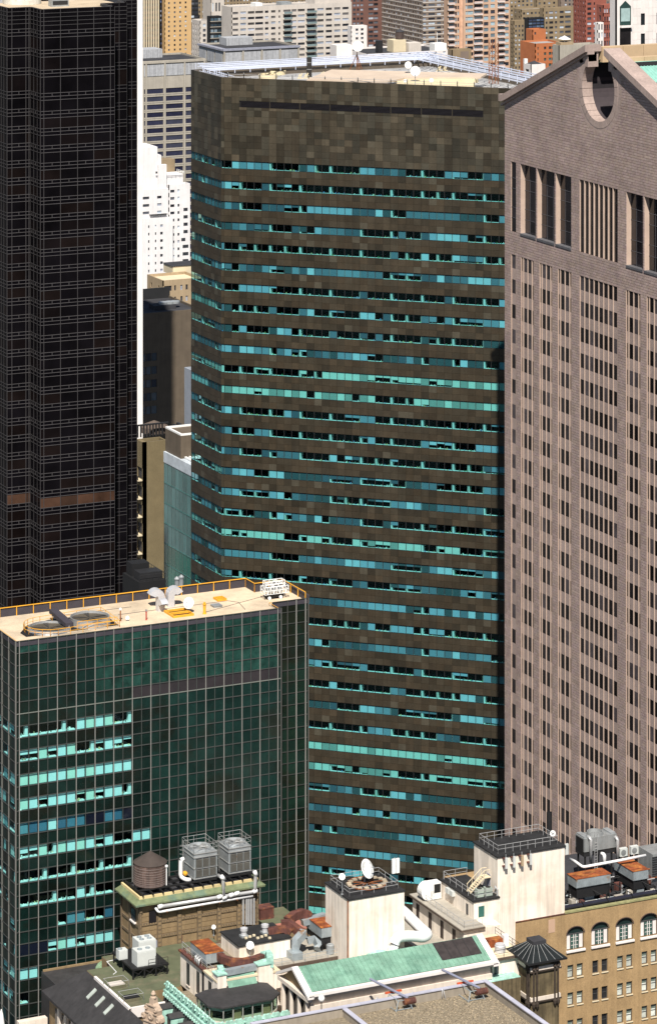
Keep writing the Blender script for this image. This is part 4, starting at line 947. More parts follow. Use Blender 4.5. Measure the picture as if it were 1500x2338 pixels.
t_, *_r = bldg('pale_setback_tower', 'pale grey tower with tall dark attic windows above white apartments', 463, 482, 512, -60, 2060, M_wapt, dict(p=30, h=20, t=65, px=[(485, 488), (492, 496), (499, 503)], n=2), None, 'tower')
t_, E0, E1, N0, N1, zt = bldg('white_stepped_house', 'narrow white stepped apartment house with paired dark windows', 438, 457, 479, 46, 1780, M_wapt, dict(p=11.7, h=6.5, t=7, px=[(463.5, 470)]), dict(p=11.7, h=6.5, t=9, c=3, f=0.3), 'apartment house')
bldg('brick_backdrop', 'plain wide brown brick block behind the long white apartment house', None, 500, 812, -40, 2350, M_tan2, dict(p=9, h=4.5, t=30, c=40, f=0.45), None, 'apartment house')
# long white apartment house
t, E0, E1, N0, N1, zt = bldg('white_apartment_house', 'long off-white apartment house with ribbon windows and stacked glass balconies', 506, 529, 803, 15, 1700, M_wapt,
    dict(p=12.9, h=5.6, t=11, px=[(531, 544), (549, 562), (566, 581), (583, 601), (605, 613), (619, 629), (636, 640), (647, 664), (666, 677), (680, 696), (701, 719), (724.5, 739), (744, 758), (763, 777), (782, 796)], tints=[(0.6, 0.6, 0.7), (2, 1.7, 1.4), (4, 3.5, 3), (8, 8.3, 8.5), (1, 1, 1), (11, 11, 11)]), None, 'apartment house')
fr = SF(E0, N0); sc = 1700/FPX
for x0, x1 in ((646, 665), (698, 721)):
    for k in range(11):
        z = zt-(11+12.9*k+5.6)*sc; o = MB().fb(fr, fr.u(x0), fr.u(x1), 0, 1.5, z-0.9, z-0.7).build('balcony_slab', M_conc, t)
        MB().fb(fr, fr.u(x0)+0.05, fr.u(x1)-0.05, 1.42, 1.48, z-0.7, z+0.3).build('balcony_glass', mat('balcony_glass', (0.18, 0.24, 0.25), 0.3), o)
roofbox(t, E0+fr.u(721), E1, N0+1, N0+12, zt-0.8, zt+2.2, M_wapt, 'penthouse'); roofbox(t, E0+fr.u(590), E0+fr.u(605), N0+3, N0+9, zt-0.8, zt+1.2, M_white, 'rooftop_unit')
roofbox(t, E0+fr.u(648), E0+fr.u(672), N0+3, N0+9, zt-0.8, zt+1.0, M_galv, 'rooftop_unit')
bldg('dark_balcony_wing', 'dark glass balcony wing at west end of long white apartment house', None, 480, 506, 36, 1712, M_dkmetal, dict(p=12.9, h=7.5, t=3, c=3, f=0.85, tints=[(0.8, 1.2, 1.4), (3, 4.5, 5), (1.5, 2.4, 2.8), (6, 7, 7)], band=(0.35, 0.05), bandm=M_conc), None, 'apartment house')
# grey concrete gridded slab and its eastern block
CH = dict(p=18.1, h=11.2, t=64, px=[(329, 331.5), (335, 373), (379, 418), (424, 440)], tints=[(0.5, 0.5, 0.9), (0.8, 0.8, 1.3), (1.2, 1.2, 1.6)], band=(0.5, -0.05))
t, E0, E1, N0, N1, zt = bldg('concrete_grid_slab', 'grey concrete office slab with dark ribbon windows and slim piers', None, 322, 468, 139, 1500, M_conc, CH, None, 'office building', roof=M_roofdk, depN=26)
fr = SF(E0, N0); sc = 1500/FPX
for x in (326, 333, 376, 421, 466): MB().fb(fr, fr.u(x)-0.35, fr.u(x)+0.35, 0.12, 0.5, 0, zt-1.0).build('pier', M_conc, t)
M_rib = mat('ribbed_pale_panel', (0.36, 0.37, 0.39), 0.85, 0, 0.15, 1.0, streak=0.25)
for x0, x1 in ((327.5, 332), (334.5, 374.5), (377.5, 419.5), (422.5, 464)): MB().fb(fr, fr.u(x0), fr.u(x1), 0.05, 0.2, zt-35*sc, zt-9*sc).build('ribbed_panel', M_rib, t)
MB().fb(fr, -0.2, E1-E0+0.2, -1.5, 0.55, zt-6*sc, zt-0.2).build('cornice', M_conc, t)
p = on_z(326, 132, zt-0.8); roofbox(t, p.x, Ex(371, p.y), p.y, p.y+9, zt-0.8, zt+2.9, M_rib)
t, E0, E1, N0, N1, zt = bldg('concrete_grid_block', 'concrete block with ribbed pale top panels and flat dark roof behind granite tower', 454, 511, 682, 111, 1560, M_conc, dict(p=18.1, h=9.5, t=47, c=4, f=0.86, tints=CH['tints']), dict(p=18.1, h=9.5, t=45, c=3, f=0.85, tints=CH['tints']), 'office building', roof=M_roofdk)
fr = SF(E0, N0); sc = 1560/FPX; fw = WF(E0, N1)
for a_, b_ in ((513.5, 552), (557, 595), (600, 637), (641, 679)): MB().fb(fr, fr.u(a_), fr.u(b_), 0.02, 0.18, zt-37*sc, zt-8*sc).build('ribbed_panel', M_rib, t)
for k in range(3): MB().fb(fw, (N1-N0)*(0.02+0.325*k), (N1-N0)*(0.30+0.325*k), 0.02, 0.18, zt-35*sc, zt-8*sc).build('ribbed_panel', M_rib, t)
for x in (511.5, 554.5, 597.5, 639, 681): MB().fb(fr, fr.u(x)-0.35, fr.u(x)+0.35, 0.19, 0.5, 0, zt-0.5).build('pier', M_conc, t)
M_eave = mat('blue_grey_eave', (0.26, 0.27, 0.33), 0.7)
MB().fb(fr, -0.6, E1-E0+0.6, -2, 0.7, zt-4*sc, zt).build('cornice', M_eave, t); MB().fb(fw, 0, N1-N0-0.7, -2, 0.7, zt-4*sc, zt-0.01).build('cornice', M_eave, t)
p = on_z(517, 103, zt-0.8); roofbox(t, p.x, Ex(577, p.y), p.y, p.y+8, zt-0.8, zt+2.6, M_rib)
# white setback apartment tower
D9 = 1250
t, E0, E1, N0, N1, zt = bldg('white_apartment_tower', 'bright white brick apartment tower with stepped roofs and small dark windows', None, 322, 384.5, 433, D9, M_wb,
    dict(p=17.0, h=6.3, t=16, px=[(326, 341), (359, 369)], n=3), None, 'apartment house')
fr = SF(E0, N0); sc = D9/FPX
z_ = zt-64*sc; facade(t, SF(E0, N0-1.8), E1-E0+1.0, z_, 0, M_wb, [(fr.u(x), fr.u(y)) for x, y in ((334, 337), (349.5, 352.5), (361.5, 367.5))], [(z_-(16+16.9*k+6.5)*sc, z_-(16+16.9*k)*sc) for k in range(12)], 0.3)
roofbox(t, E0, E1+0.8, N0-1.45, N0+0.5, 0, z_-1.0, M_wb, 'terrace_core'); MB().fb(fr, fr.u(341), fr.u(379), -0.02, 1.6, z_+0.9, z_+1.1).build('awning', M_dkmetal, t)
roofbox(t, E0+fr.u(326), E0+fr.u(367), N0+3, N0+14, zt-1, P(340, 339, D9).z, M_wb, 'tower_bulkhead'); roofbox(t, E0+fr.u(367.2), E0+fr.u(377), N0+3.5, N0+9, zt-1, P(370, 359, D9).z, M_wb, 'bulkhead')
roofbox(t, E0+fr.u(367.3), E0+fr.u(385.5), N0+2, N0+3.4, zt-1, P(375, 380, D9).z, M_wb, 'bulkhead_step')
for x, y in ((362, 397),): MB().fb(SF(E0, N0+1.9), fr.u(x-2), fr.u(x+2), 0, 0.03, P(x, y+2.5, D9).z, P(x, y-2.5, D9).z).build('window', M_far, t)
t2, E0b, E1b, N0b, N1b, ztb = bldg('white_apartment_wing', 'white brick apartment wing with railed roof terrace, east of its tower', None, 385, 434, 421, D9+6, M_wb, dict(p=16.6, h=6.5, t=12, px=[(389, 398.5), (405.5, 410)], n=11), None, 'apartment house')
fr = SF(E0b, N0b)
for k, (y, x0, x1) in enumerate(((416, 381+1, 0), (482, 419, 428.5), (499, 419, 428.5), (516, 419, 428.5), (533, 419, 428.5), (551, 414, 423), (567, 417, 430), (584, 417, 430), (600, 417, 430))):
    if x1: MB().fb(fr, fr.u(x0), fr.u(x1), 0.02, 0.08, P(x0, y+7, D9).z, P(x0, y, D9).z).build('window', M_far, t2)
MB().fb(fr, fr.u(386), fr.u(425), -3.2, -3, ztb-0.5, ztb+20*sc).build('penthouse_wall', M_wb, t2)
handrail([(E0b+fr.u(386), N0b+2.0), (E0b+fr.u(426), N0b+2.0), (E0b+fr.u(426), N0b+9)], ztb+20*sc, 1.0, 1.6, 'terrace_rail', M_white, t2, True, 0.06)
roofbox(t2, E0b+fr.u(386), E0b+fr.u(426), N0b+3.21, N0b+10, ztb-0.5, ztb+20*sc-0.05, M_wb, 'penthouse')
roofbox(t2, E0b+fr.u(393), E0b+fr.u(425), N0b+10.3, N0b+15, ztb, P(400, 378, D9).z, M_tan2, 'tank_house')
# tan corner building, dark brick block, grey slab
t, E0, E1, N0, N1, zt = bldg('tan_corner_house', 'tan stone building with parapet roof and awning windows below white tower', 336, 372, 460, 640, 1000, M_tanb, dict(p=26, h=12, t=13, px=[(375, 392), (398, 402), (412, 417), (424, 429)]), dict(p=24, h=11, t=15, c=2, f=0.18), 'building', roof=M_goldp)
p = on_z(395, 628, zt-0.9); roofbox(t, p.x, p.x+8, p.y, p.y+7, zt-0.9, zt+1.6, M_goldp, 'penthouse'); roofbox(t, p.x-0.2, p.x+8.2, p.y-0.2, p.y+7.2, zt+1.6, zt+1.75, M_roofdk, 'penthouse_roof')
t, E0, E1, N0, N1, zt = bldg('dark_brick_block', 'tall plain dark brick block, half in shadow, with railed dark roof', None, 320, 460, 716, 860, M_dkbrick, dict(p=30.3, h=18, t=92, px=[(326, 333), (334, 345), (346, 358.5)], n=5, tints=[(0.8, 1, 1.3), (1.6, 2, 2.2), (3, 3.5, 3.5)]), None, 'building', roof=M_roofdk, par_h=0.6, depN=22)
fr = SF(E0, N0)
roofbox(t, E0+fr.u(372), E0+fr.u(420), N0+5, N0+9, zt-0.6, zt+0.6, M_roofdk, 'plant_deck')
for k, x in enumerate((398, 412, 425)): MB().lathe((E0+fr.u(x), N0+7, zt+0.6), [(1.2, 0), (1.2, 0.5), (1.0, 0.55), (0.1, 0.4)], 16).build('plant_fan', M_galv, t)
b = MB(); b.box(E0, E1, N0+20, N0+20.4, zt-0.5, zt+2.2); b.build('roof_screen', M_dkmetal, t)
bldg('grey_panel_slab', 'narrow pale blue-grey panelled slab beside granite tower corner', 421, 452, 470, 852, 780, mat('blue_grey_panel', (0.30, 0.33, 0.38), 0.6, 0, 0.08), None, None, 'building')
# olive brick building with balconies
t, E0, E1, N0, N1, zt = bldg('olive_brick_house', 'olive brick apartment house with west balconies and dark rooftop plant', 311, 326, 380, 1010, 730, M_oliveb, None, dict(p=42, h=26, t=60, c=1, f=0.8, rec=0.9, tints=[(0.5, 0.5, 0.5)]), 'apartment house', roof=M_roofdk, par_h=0.8)
fw = WF(E0, N1); sc = 730/FPX
for k in range(8):
    z = zt-(60+42*k+26)*sc; MB().fb(fw, 0.3, (N1-N0)*0.95, 0, 1.0, z-0.25, z).build('balcony_slab', M_goldp, t)
    MB().fb(fw, 0.3, (N1-N0)*0.95, 0.93, 0.98, z, z+0.8).build('balcony_rail', M_dkmetal, t)
c = on_z(352, 985, zt-0.8); wt = MB().lathe((c.x, c.y, zt-0.8), [(3.0, 0), (3.0, 1.2), (0.1, 2.4)], 20).build('cone_roof', mat('brown_shingle', (0.10, 0.075, 0.06), 0.9, 0, 0.2), t)
b = MB()
for k in range(9): x = Ex(314+7*k, N0+8); b.box(x, x+0.25, N0+8, N0+8.3, zt-0.8, zt+1.6)
b.box(Ex(312, N0+8), Ex(385, N0+8), N0+7.95, N0+8.35, zt+1.6, zt+1.9); b.build('steel_screen', M_dkmetal, t)
for k in range(3): roofbox(t, Ex(395+k*8, N0+4), Ex(400+k*8, N0+4), N0+4, N0+6, zt-0.8, zt+1.5+0.3*k, M_dkmetal, 'plant_box')
t = thing('brown_bulkhead', 'brown box bulkhead with bright white roof rim beside olive brick house', 'bulkhead'); a = P(413, 995, 705)
MB().box(a.x, a.x+8, a.y, a.y+8, 40, a.z).build('wall', M_dkbrick, t)
b = MB()
for (x0, x1, y0, y1) in ((0, 8, 0, 0.4), (0, 0.4, 0.4, 8), (0.4, 8, 7.6, 8)): b.box(a.x+x0, a.x+x1, a.y+y0, a.y+y1, a.z, a.z+0.35)
b.build('rim', M_white, t)
# green glass flank
t = thing('green_glass_annex', 'teal glass annex with pale roof band beside granite tower', 'office building')
a = P(375, 1030, 712); Eg = a.x; Ng1 = a.y; Ng0 = Ny(462, Eg); fw = WF(Eg, Ng1); Lw = Ng1-Ng0
M_teal = mat('teal_panel_glass', (0.014, 0.115, 0.09), 0.15, 0, 0.3, 0.12, spec=0.5); M_frit = mat('pale_teal_panel_glass', (0.07, 0.17, 0.17), 0.2, 0, 0.25, 0.15, spec=0.5)
pt = Pieces('glass_panel', M_teal, t); pf = Pieces('frit_panel', M_frit, t); pv = Pieces('mullion', M_alu, t)
zt = a.z-2.2
for r_ in range(13):
    for i in range(10):
        (pf if r_ < 4 else pt).add(fw, Lw*i/10+0.03, Lw*(i+1)/10-0.03, -0.06, 0, zt-4.1*(r_+1)+0.06, zt-4.1*r_-0.06, quant(vt(0.25), 0.1), 1)
    MB().fb(fw, 0, Lw, -0.02, 0.07, zt-4.1*(r_+1)-0.05, zt-4.1*(r_+1)+0.05).build('transom', mat('teal_transom', (0.06, 0.18, 0.17), 0.5), t)
for i in range(11): pv.add(fw, Lw*i/10-0.03, Lw*i/10+0.03, -0.02, 0.05, zt-53, zt, (0.35, 0.45, 0.45), 1)
for q in (pt, pf, pv): q.done()
MB().fb(fw, -0.1, Lw, -10, 0.1, zt+0.02, zt+2.2).build('roof_band', mat('pale_blue_band', (0.50, 0.55, 0.60), 0.6), t); MB().fb(fw, 0.05, Lw, -12, -0.08, 0, zt).build('core', M_black, t)
b = MB()
for k in range(5): b.fb(fw, 0.5, Lw, -1.5-0.9*k, -1.1-0.9*k, zt+2.3, zt+2.6)
b.build('roof_rail', M_white, t, 'stuff')
# dark plant roof between the towers
t = thing('dark_plant_block', 'low black rooftop plant block in shade beside black glass tower', 'plant block'); a = P(318, 1345, 560)
MB().box(a.x, a.x+4.6, a.y, a.y+7, 60, a.z+1.0).build('deck', M_black, t); MB().box(a.x+0.4, a.x+4.2, a.y+0.6, a.y+3.2, a.z+1.0, a.z+2.3).build('chiller', M_dkmetal, t); MB().box(a.x+0.4, a.x+3.4, a.y+4, a.y+6.4, a.z+1.0, a.z+3.0).build('chiller', M_black, t)
handrail([(a.x+0.1, a.y+0.1), (a.x+4.5, a.y+0.1), (a.x+4.5, a.y+6.9)], a.z+1.0, 1.1, 1.2, 'rail', M_dkmetal, t, True, 0.04)
for k, (x, y, hh) in enumerate(((404, 1345, 2.0), (414, 1343, 2.2))):
    a = P(x, y, 530); tag(MB().lathe((a.x, a.y, a.z-12), [(0.33, 0), (0.33, 12+hh*0.7), (0.42, 12+hh*0.7), (0.42, 12.2+hh*0.7), (0.1, 12.5+hh*0.7)], 12).build('flue_pipe', M_galv), ('shorter' if k == 0 else 'taller')+' grey flue pipe rising behind the cream roof edge', 'pipe')
# ---- right of centre
bldg('red_brown_tower', 'red brown brick apartment tower with white framed window pairs', None, 800, 873, -50, 2100, M_redbr, dict(p=10.4, h=5.5, t=6, px=[(806, 812), (815, 820), (823, 829), (841.5, 852), (853.5, 863)], tints=WT+[(6, 6, 6)]), None, 'tower')
bldg('grey_brown_slab', 'grey brown brick slab with white floor bands and many windows', 872, 965, 1026, -40, 2050, M_brn, dict(p=10.5, h=5.0, t=6, px=[(966, 973), (978, 993), (997.5, 1007), (1011, 1020)], tints=WT+[(9, 10, 10), (8, 8, 8)], band=(0.7, 0.2), bandm=M_wapt), dict(p=10.5, h=5, t=4, c=16, f=0.55, band=(0.7, 0.2), bandm=M_wapt, tints=WT+[(5, 5, 5)]), 'tower')
t, E0, E1, N0, N1, zt = bldg('salmon_balcony_tower', 'salmon brick tower with dark stacked balconies and white balcony fronts', None, 1022, 1164, -60, 1650, M_pinkb, dict(p=13.5, h=8.2, t=5, px=[(1024, 1036), (1039, 1043), (1044.5, 1048), (1063, 1066.5), (1067, 1080.5), (1082, 1099.5), (1104.5, 1115), (1120, 1130), (1136, 1150), (1151, 1161.5)], tints=[(0.5, 0.5, 0.6), (1, 1, 1.2), (4, 5, 5), (8, 10, 10), (9, 11, 10.5)]), None, 'tower')
fr = SF(E0, N0); sc = 1650/FPX
for x0, x1 in ((1022.5, 1036), (1081, 1100), (1135.5, 1150.5)):
    for k in range(18):
        z = zt-(5+13.5*k+8.2)*sc; o = MB().fb(fr, fr.u(x0), fr.u(x1), 0, 1.3, z-0.3, z).build('balcony_slab', M_wst, t); MB().fb(fr, fr.u(x0), fr.u(x1), 1.22, 1.28, z, z+0.75).build('balcony_front', mat('pink_white_rail', (0.55, 0.42, 0.38), 0.7), o)
MB().lathe((E0+fr.u(1053), N0-0.1, 0), [(1.0, 0), (1.0, zt)], 14).build('round_pier', mat('peach_pier', (0.60, 0.36, 0.24), 0.8), t)
# low terrace building in front of these
t, E0, E1, N0, N1, zt = bldg('low_terrace_house', 'low cream house with dark roof, planted terrace and roof plant', None, 838, 1030, 122, 1500, M_wst, dict(p=20, h=5, t=3, c=9, f=0.3), None, 'house', roof=M_roofdk, depN=26)
fr = SF(E0, N0)
roofbox(t, E0+fr.u(917), E0+fr.u(946), N0+8, N0+14, zt-0.8, zt+4.4, M_goldp, 'bulkhead'); roofbox(t, E0+fr.u(948), E0+fr.u(976), N0+6, N0+12, zt-0.8, zt+3.0, M_wapt, 'bulkhead'); roofbox(t, E0+fr.u(995), E0+fr.u(1022), N0+1, N0+6, zt-0.8, zt+2.8, M_white, 'bulkhead'); roofbox(t, E0+fr.u(883), E0+fr.u(893), N0+8, N0+11, zt-0.8, zt+4.5, M_dkmetal, 'flue_box')
wtank(E0+fr.u(939), N0+11, zt+3.2, 1.9, 3.0, 'dark water tank on cream bulkhead above the low terrace house')
t, E0, E1, N0, N1, zt = bldg('cream_flat_roof_house', 'cream flat roofed house with grey air handlers left of low terrace house', None, 800, 930, 143, 1400, mat('cream_render', (0.6, 0.5, 0.42), 0.8), None, None, 'house', roof=M_goldp, depN=22)
fr = SF(E0, N0)
for x in (848, 858, 884): roofbox(t, E0+fr.u(x), E0+fr.u(x+7), N0+6, N0+9, zt-0.8, zt+1.0, M_galv, 'air_handler')
roofbox(t, E0+fr.u(803), E0+fr.u(839), N0+14, N0+20, zt-0.8, P(820, 92, 1430).z, M_wst, 'bulkhead')
t, E0, E1, N0, N1, zt = bldg('white_terrace_house', 'small white house with planted roof terrace right of long white apartment house', None, 802, 838, 58, 1640, M_wst, dict(p=10, h=5.5, t=6, px=[(812, 818), (824, 830)]), None, 'house')
t, E0, E1, N0, N1, zt = bldg('brown_brick_box', 'windowless brown brick bulkhead house in front of salmon tower', None, 1032, 1076, 112, 1480, M_tan2, None, None, 'bulkhead'); fr = SF(E0, N0)
MB().fb(fr, fr.u(1051), fr.u(1070), 0.0, 0.06, zt-22*0.185, zt-5*0.185).build('brick_panel', M_brn, t)
# tan and orange group
bldg('tan_apartment_tower', 'plain tan apartment tower far behind the salmon balcony tower', None, 1155, 1182, -60, 2300, M_tan2, dict(p=9.5, h=4.6, t=5, c=3, f=0.4), None, 'tower')
bldg('tan_terraced_tower', 'dull tan apartment building with terraces and many window pairs', 1172, 1190, 1256, 20, 1950, M_tan2, dict(p=11, h=5, t=7, c=7, f=0.5), dict(p=11, h=5, t=5, c=2, f=0.3), 'apartment house')
bldg('tan_stepped_tower', 'tan stepped apartment house with window pairs behind orange brick house', None, 1240, 1312, 17, 1900, M_tan2, dict(p=11.5, h=5.4, t=8, px=[(1246, 1250), (1254, 1263), (1267, 1272), (1278, 1287), (1290, 1303)]), None, 'apartment house')
bldg('tan_backdrop_tower', 'brown tan tower rising behind the stepped tan houses', None, 1225, 1272, -60, 2250, M_tan2, dict(p=10, h=5, t=4, c=4, f=0.4), None, 'tower')
bldg('tan_lower_house', 'shaded tan house with window columns between salmon tower and orange house', 1163, 1173, 1206, 46, 1800, M_tan2, dict(p=10.5, h=5.5, t=10, c=4, f=0.45), dict(p=10.5, h=5, t=8, c=1, f=0.3), 'apartment house')
bldg('glass_cube_house', 'dark blue glass box house above the orange brick house', None, 1206, 1243, 40, 1720, M_dkmetal, dict(p=7, h=5.5, t=2, c=4, f=0.9, n=5, tints=[(1.5, 2, 3), (3, 4, 5), (1, 1.3, 2)]), None, 'house')
t, E0, E1, N0, N1, zt = bldg('orange_brick_house', 'bright orange brick house with dark square windows and stepped roof', 1201, 1216, 1246, 66, 1500, M_orng, dict(p=28, h=6, t=6, px=[(1220, 1224)], n=1), None, 'house'); fr = SF(E0, N0)
bldg('orange_brick_wing', 'lower orange brick wing with green glass bay beside orange house', 1188, 1222, 1285, 98, 1470, M_orng, dict(p=13, h=6.5, t=8, px=[(1227, 1229.5), (1242, 1247), (1253, 1259), (1260, 1266), (1267, 1273)], tints=[(1, 2.2, 1.8), (2, 4, 3.4), (0.8, 1, 1)]), None, 'house')
t, E0, E1, N0, N1, zt = bldg('white_cube_house', 'small white rendered roof house with dark pyramid roof near pediment eave', 1195, 1212, 1245, 146, 1250, M_wst, None, dict(p=30, h=6, t=12, c=1, f=0.5, n=1), 'house'); MB().add([(E0, N0, zt-0.5), (E1, N0, zt-0.5), (E1, N1, zt-0.5), (E0, N1, zt-0.5), ((E0+E1)/2, (N0+N1)/2, zt+1.0)], [(0, 1, 4), (1, 2, 4), (2, 3, 4), (3, 0, 4)]).build('pyramid_roof', M_roofdk, t)
MB().box(E0, E0+1.2, N1-1, N1, zt, zt+1.6).build('chimney', M_white, t)
t, E0, E1, N0, N1, zt = bldg('terrace_cafe_house', 'grey roof terrace house with white canopy behind the pediment slope', None, 1276, 1362, 102, 1350, M_conc, None, None, 'house', roof=M_roofgr, depN=5); fr = SF(E0, N0)
MB().add([(E0+fr.u(1287), N0+0.6, zt+2), (E0+fr.u(1306), N0+0.6, zt+2), (E0+fr.u(1306), N0+4.4, zt+2), (E0+fr.u(1287), N0+4.4, zt+2), (E0+fr.u(1296), N0+2.5, zt+3.4)], [(0, 1, 4), (1, 2, 4), (2, 3, 4), (3, 0, 4), (3, 2, 1, 0)]).build('canopy', M_white, t); MB().box(E0+fr.u(1296)-0.08, E0+fr.u(1296)+0.08, N0+2.4, N0+2.6, zt-0.8, zt+2.4).build('canopy_pole', M_white, t)
roofbox(t, E0+fr.u(1283), E0+fr.u(1312), N0+1, N0+5, zt-0.8, zt+0.9, M_tanb, 'bulkhead')
bldg('red_brick_tower', 'tall red brick tower with pale framed windows', 1309, 1336, 1362, -60, 1700, M_red2, dict(p=11.3, h=6, t=8, px=[(1341, 1350), (1355.5, 1358.5)], tints=WT+[(6, 6, 6)]), dict(p=11.3, h=6, t=5, c=4, f=0.35, tints=WT+[(6, 6, 6)]), 'tower')
bldg('red_brick_neighbour', 'plain red brick tower with few windows behind the brownstone corner', None, 1360, 1384, -60, 1760, M_red2, None, None, 'tower')
bldg('brownstone_corner_house', 'red brick corner house with stone window surrounds and cornice', 1362, 1377, 1408, 10, 1450, M_red2, dict(p=18.5, h=10, t=8, px=[(1379.5, 1383), (1385, 1388), (1390, 1393.5), (1397.5, 1401), (1402.5, 1405.5)], sill=0.25), dict(p=18.5, h=11, t=6, c=1, f=0.3), 'house')
bldg('pale_rowhouse', 'narrow pale stone rowhouse with tall windows beside brownstone corner house', 1358, 1364, 1378, 50, 1440, M_wst, dict(p=19, h=13, t=4, c=2, f=0.5), None, 'house')
# white stone tower with pointed windows
t, E0, E1, N0, N1, zt = bldg('white_stone_tower', 'white stone tower with pointed bay window beside the pediment', None, 1406, 1445, -40, 760, M_wst, None, None, 'tower', depN=1.2); fr = SF(E0, N0); u0, u1 = fr.u(1415), fr.u(1440)
zz = lambda y: P(1428, y, 760).z
MB().fprism(fr, [(u0, zz(57)), (u1, zz(57)), (u1, zz(14)), ((u0+u1)/2, zz(1)), (u0, zz(14))], 0.0, 0.10).build('window_frame', mat('dark_green_frame', (0.02, 0.05, 0.045), 0.5), t)
MB().fb(fr, u0+0.25, u1-0.25, 0.10, 0.14, zz(48), zz(18)).build('window_pane', mat('pale_blind_glass', (0.34, 0.46, 0.45), 0.2), t); MB().fb(fr, u0, u1, 0.0, 0.7, zz(62), zz(57.5)).build('window_sill', M_wst, t)
MB().fb(fr, u0, u1, 0.0, 0.06, zz(110), zz(62.5)).build('lower_window', M_bronze, t)
t, E0, E1, N0, N1, zt = bldg('white_stone_wing', 'broad white stone wing with dark slot windows at the pediment slope', None, 1445, 1560, -40, 768, M_wst, dict(p=46, h=27, t=70, px=[(1460, 1474), (1497, 1509)], n=3, tints=[(0.4, 0.5, 0.5)]), None, 'tower', depN=10)
fr = SF(E0, N0); b = Pieces('stone_block', M_wst, t, 200)
for k in range(9):
    z1 = P(1470, -36+18*k, 768).z; z0 = P(1470, -36+18*(k+1), 768).z
    for i in range(7):
        a_, c_ = fr.u(1445+9*i), fr.u(1454+9*i)
        if fr.u(1459) < (a_+c_)/2 < fr.u(1475) or fr.u(1496) < (a_+c_)/2 < fr.u(1510): continue
        b.add(fr, a_+0.015, c_-0.015, 0, 0.05, z0+0.015, z1-0.015, quant(vt(0.05), 0.04), 1)
b.done()
# far filler so that no street shows between the towers
for k, (x0, x1, y, dd, m_) in enumerate(((300, 520, -70, 2700, M_tan2), (520, 800, -50, 2750, M_brn), (800, 1050, -60, 2720, M_redbr), (1040, 1300, -70, 2650, M_tan2), (1280, 1520, -60, 2680, M_brn))):
    bldg('distant_block', ['distant tan brick block far behind the ochre slab tower', 'distant brown block far behind the long white apartment house', 'distant red brown block far behind the grey brown slab', 'distant tan block far behind the terraced tan apartments', 'distant brown block far behind the red brick tower'][k], None, x0, x1, y, dd, m_, dict(p=9, h=4.5, t=4, c=26, f=0.5, n=12), None, 'building')
# ================================================================== foreground roofs
M_tanst = mat('tan_limestone', (0.24, 0.168, 0.09), 0.85, 0, 0.15, 0.5, fine=0.12, streak=0.12); M_tanst2 = mat('carved_limestone', (0.15, 0.11, 0.068), 0.9, 0, 0.25, 2.5, fine=0.2, bump=0.4)
M_copg = mat('green_copper_sheet', (0.15, 0.18, 0.095), 0.75, 0, 0.2, 0.8, streak=0.15, col2=(0.11, 0.16, 0.11), c2scale=0.5)
M_cop2 = mat('pale_verdigris', (0.36, 0.60, 0.51), 0.8, 0, 0.2, 1.2, fine=0.2, streak=0.2, col2=(0.20, 0.36, 0.31), c2scale=0.9, c2lo=0.5, c2hi=0.7)
M_copr = mat('copper_standing_seam', (0.165, 0.305, 0.23), 0.65, 0, 0.2, 0.5, fine=0.1, streak=0.12, col2=(0.12, 0.24, 0.18), c2scale=0.4)
M_stuc = mat('cream_stucco', (0.82, 0.73, 0.63), 0.85, 0, 0.08, 0.4, streak=0.20, col2=(0.74, 0.63, 0.52), c2scale=0.18)
M_blkroof = mat('black_roof_felt', (0.016, 0.016, 0.017), 0.85, 0, 0.4, 0.8); M_slate = mat('dark_slate', (0.035, 0.033, 0.034), 0.75, 0, 0.25, 0.4, streak=0.2)
M_olive = mat('olive_roof_felt', (0.095, 0.105, 0.06), 0.9, 0, 0.2, 0.5, col2=(0.13, 0.12, 0.075), c2scale=0.3)
M_gravel = mat('roof_gravel', (0.205, 0.17, 0.12), 0.95, 0, 0.35, 3.2, fine=0.45, bump=0.6); M_parp = mat('lead_coping', (0.42, 0.42, 0.50), 0.6, 0, 0.1)
M_pary = mat('grey_parapet_brick', (0.30, 0.26, 0.21), 0.85, 0, 0.12, 0.8, streak=0.12)
M_rust2 = mat('rust_streaked_sheet', (0.24, 0.062, 0.018), 0.8, 0, 0.35, 0.9, streak=0.4, col2=(0.36, 0.13, 0.03), c2scale=0.7)
M_rust3 = mat('maroon_rust', (0.10, 0.038, 0.03), 0.8, 0, 0.3, 0.9, streak=0.3, col2=(0.33, 0.12, 0.035), c2scale=0.8, c2lo=0.52, c2hi=0.8)
M_duct = mat('weathered_duct', (0.30, 0.34, 0.36), 0.55, 0.3, 0.2, 0.9, col2=(0.28, 0.15, 0.06), c2scale=0.5, c2lo=0.6, c2hi=0.7)
M_brk = mat('tan_hotel_brick', (0.345, 0.23, 0.115), 0.9, 0, 0.14, 0.5, fine=0.14, streak=0.10); M_wpipe = mat('white_pipe', (0.80, 0.80, 0.80), 0.45, 0.1, 0.05)
M_pipe = mat('silver_pipe', (0.50, 0.50, 0.50), 0.4, 0.4, 0.12); M_acw = mat('air_conditioner_white', (0.54, 0.56, 0.54), 0.6, 0, 0.06); M_ltst = mat('pale_limestone', (0.66, 0.58, 0.50), 0.8, 0, 0.08, 0.6, streak=0.1)
def corner(xc, yb, z, xl, xr):
    """corner column on level z at pixel yb; returns E0,E1,N0,N1 from the columns of the two visible walls' far ends"""
    p = on_z(xc, yb, z); E1 = Ex(xr, p.y) if xr else None; N1 = Ny(xl, p.x) if xl else None
    return p.x, E1, p.y, N1
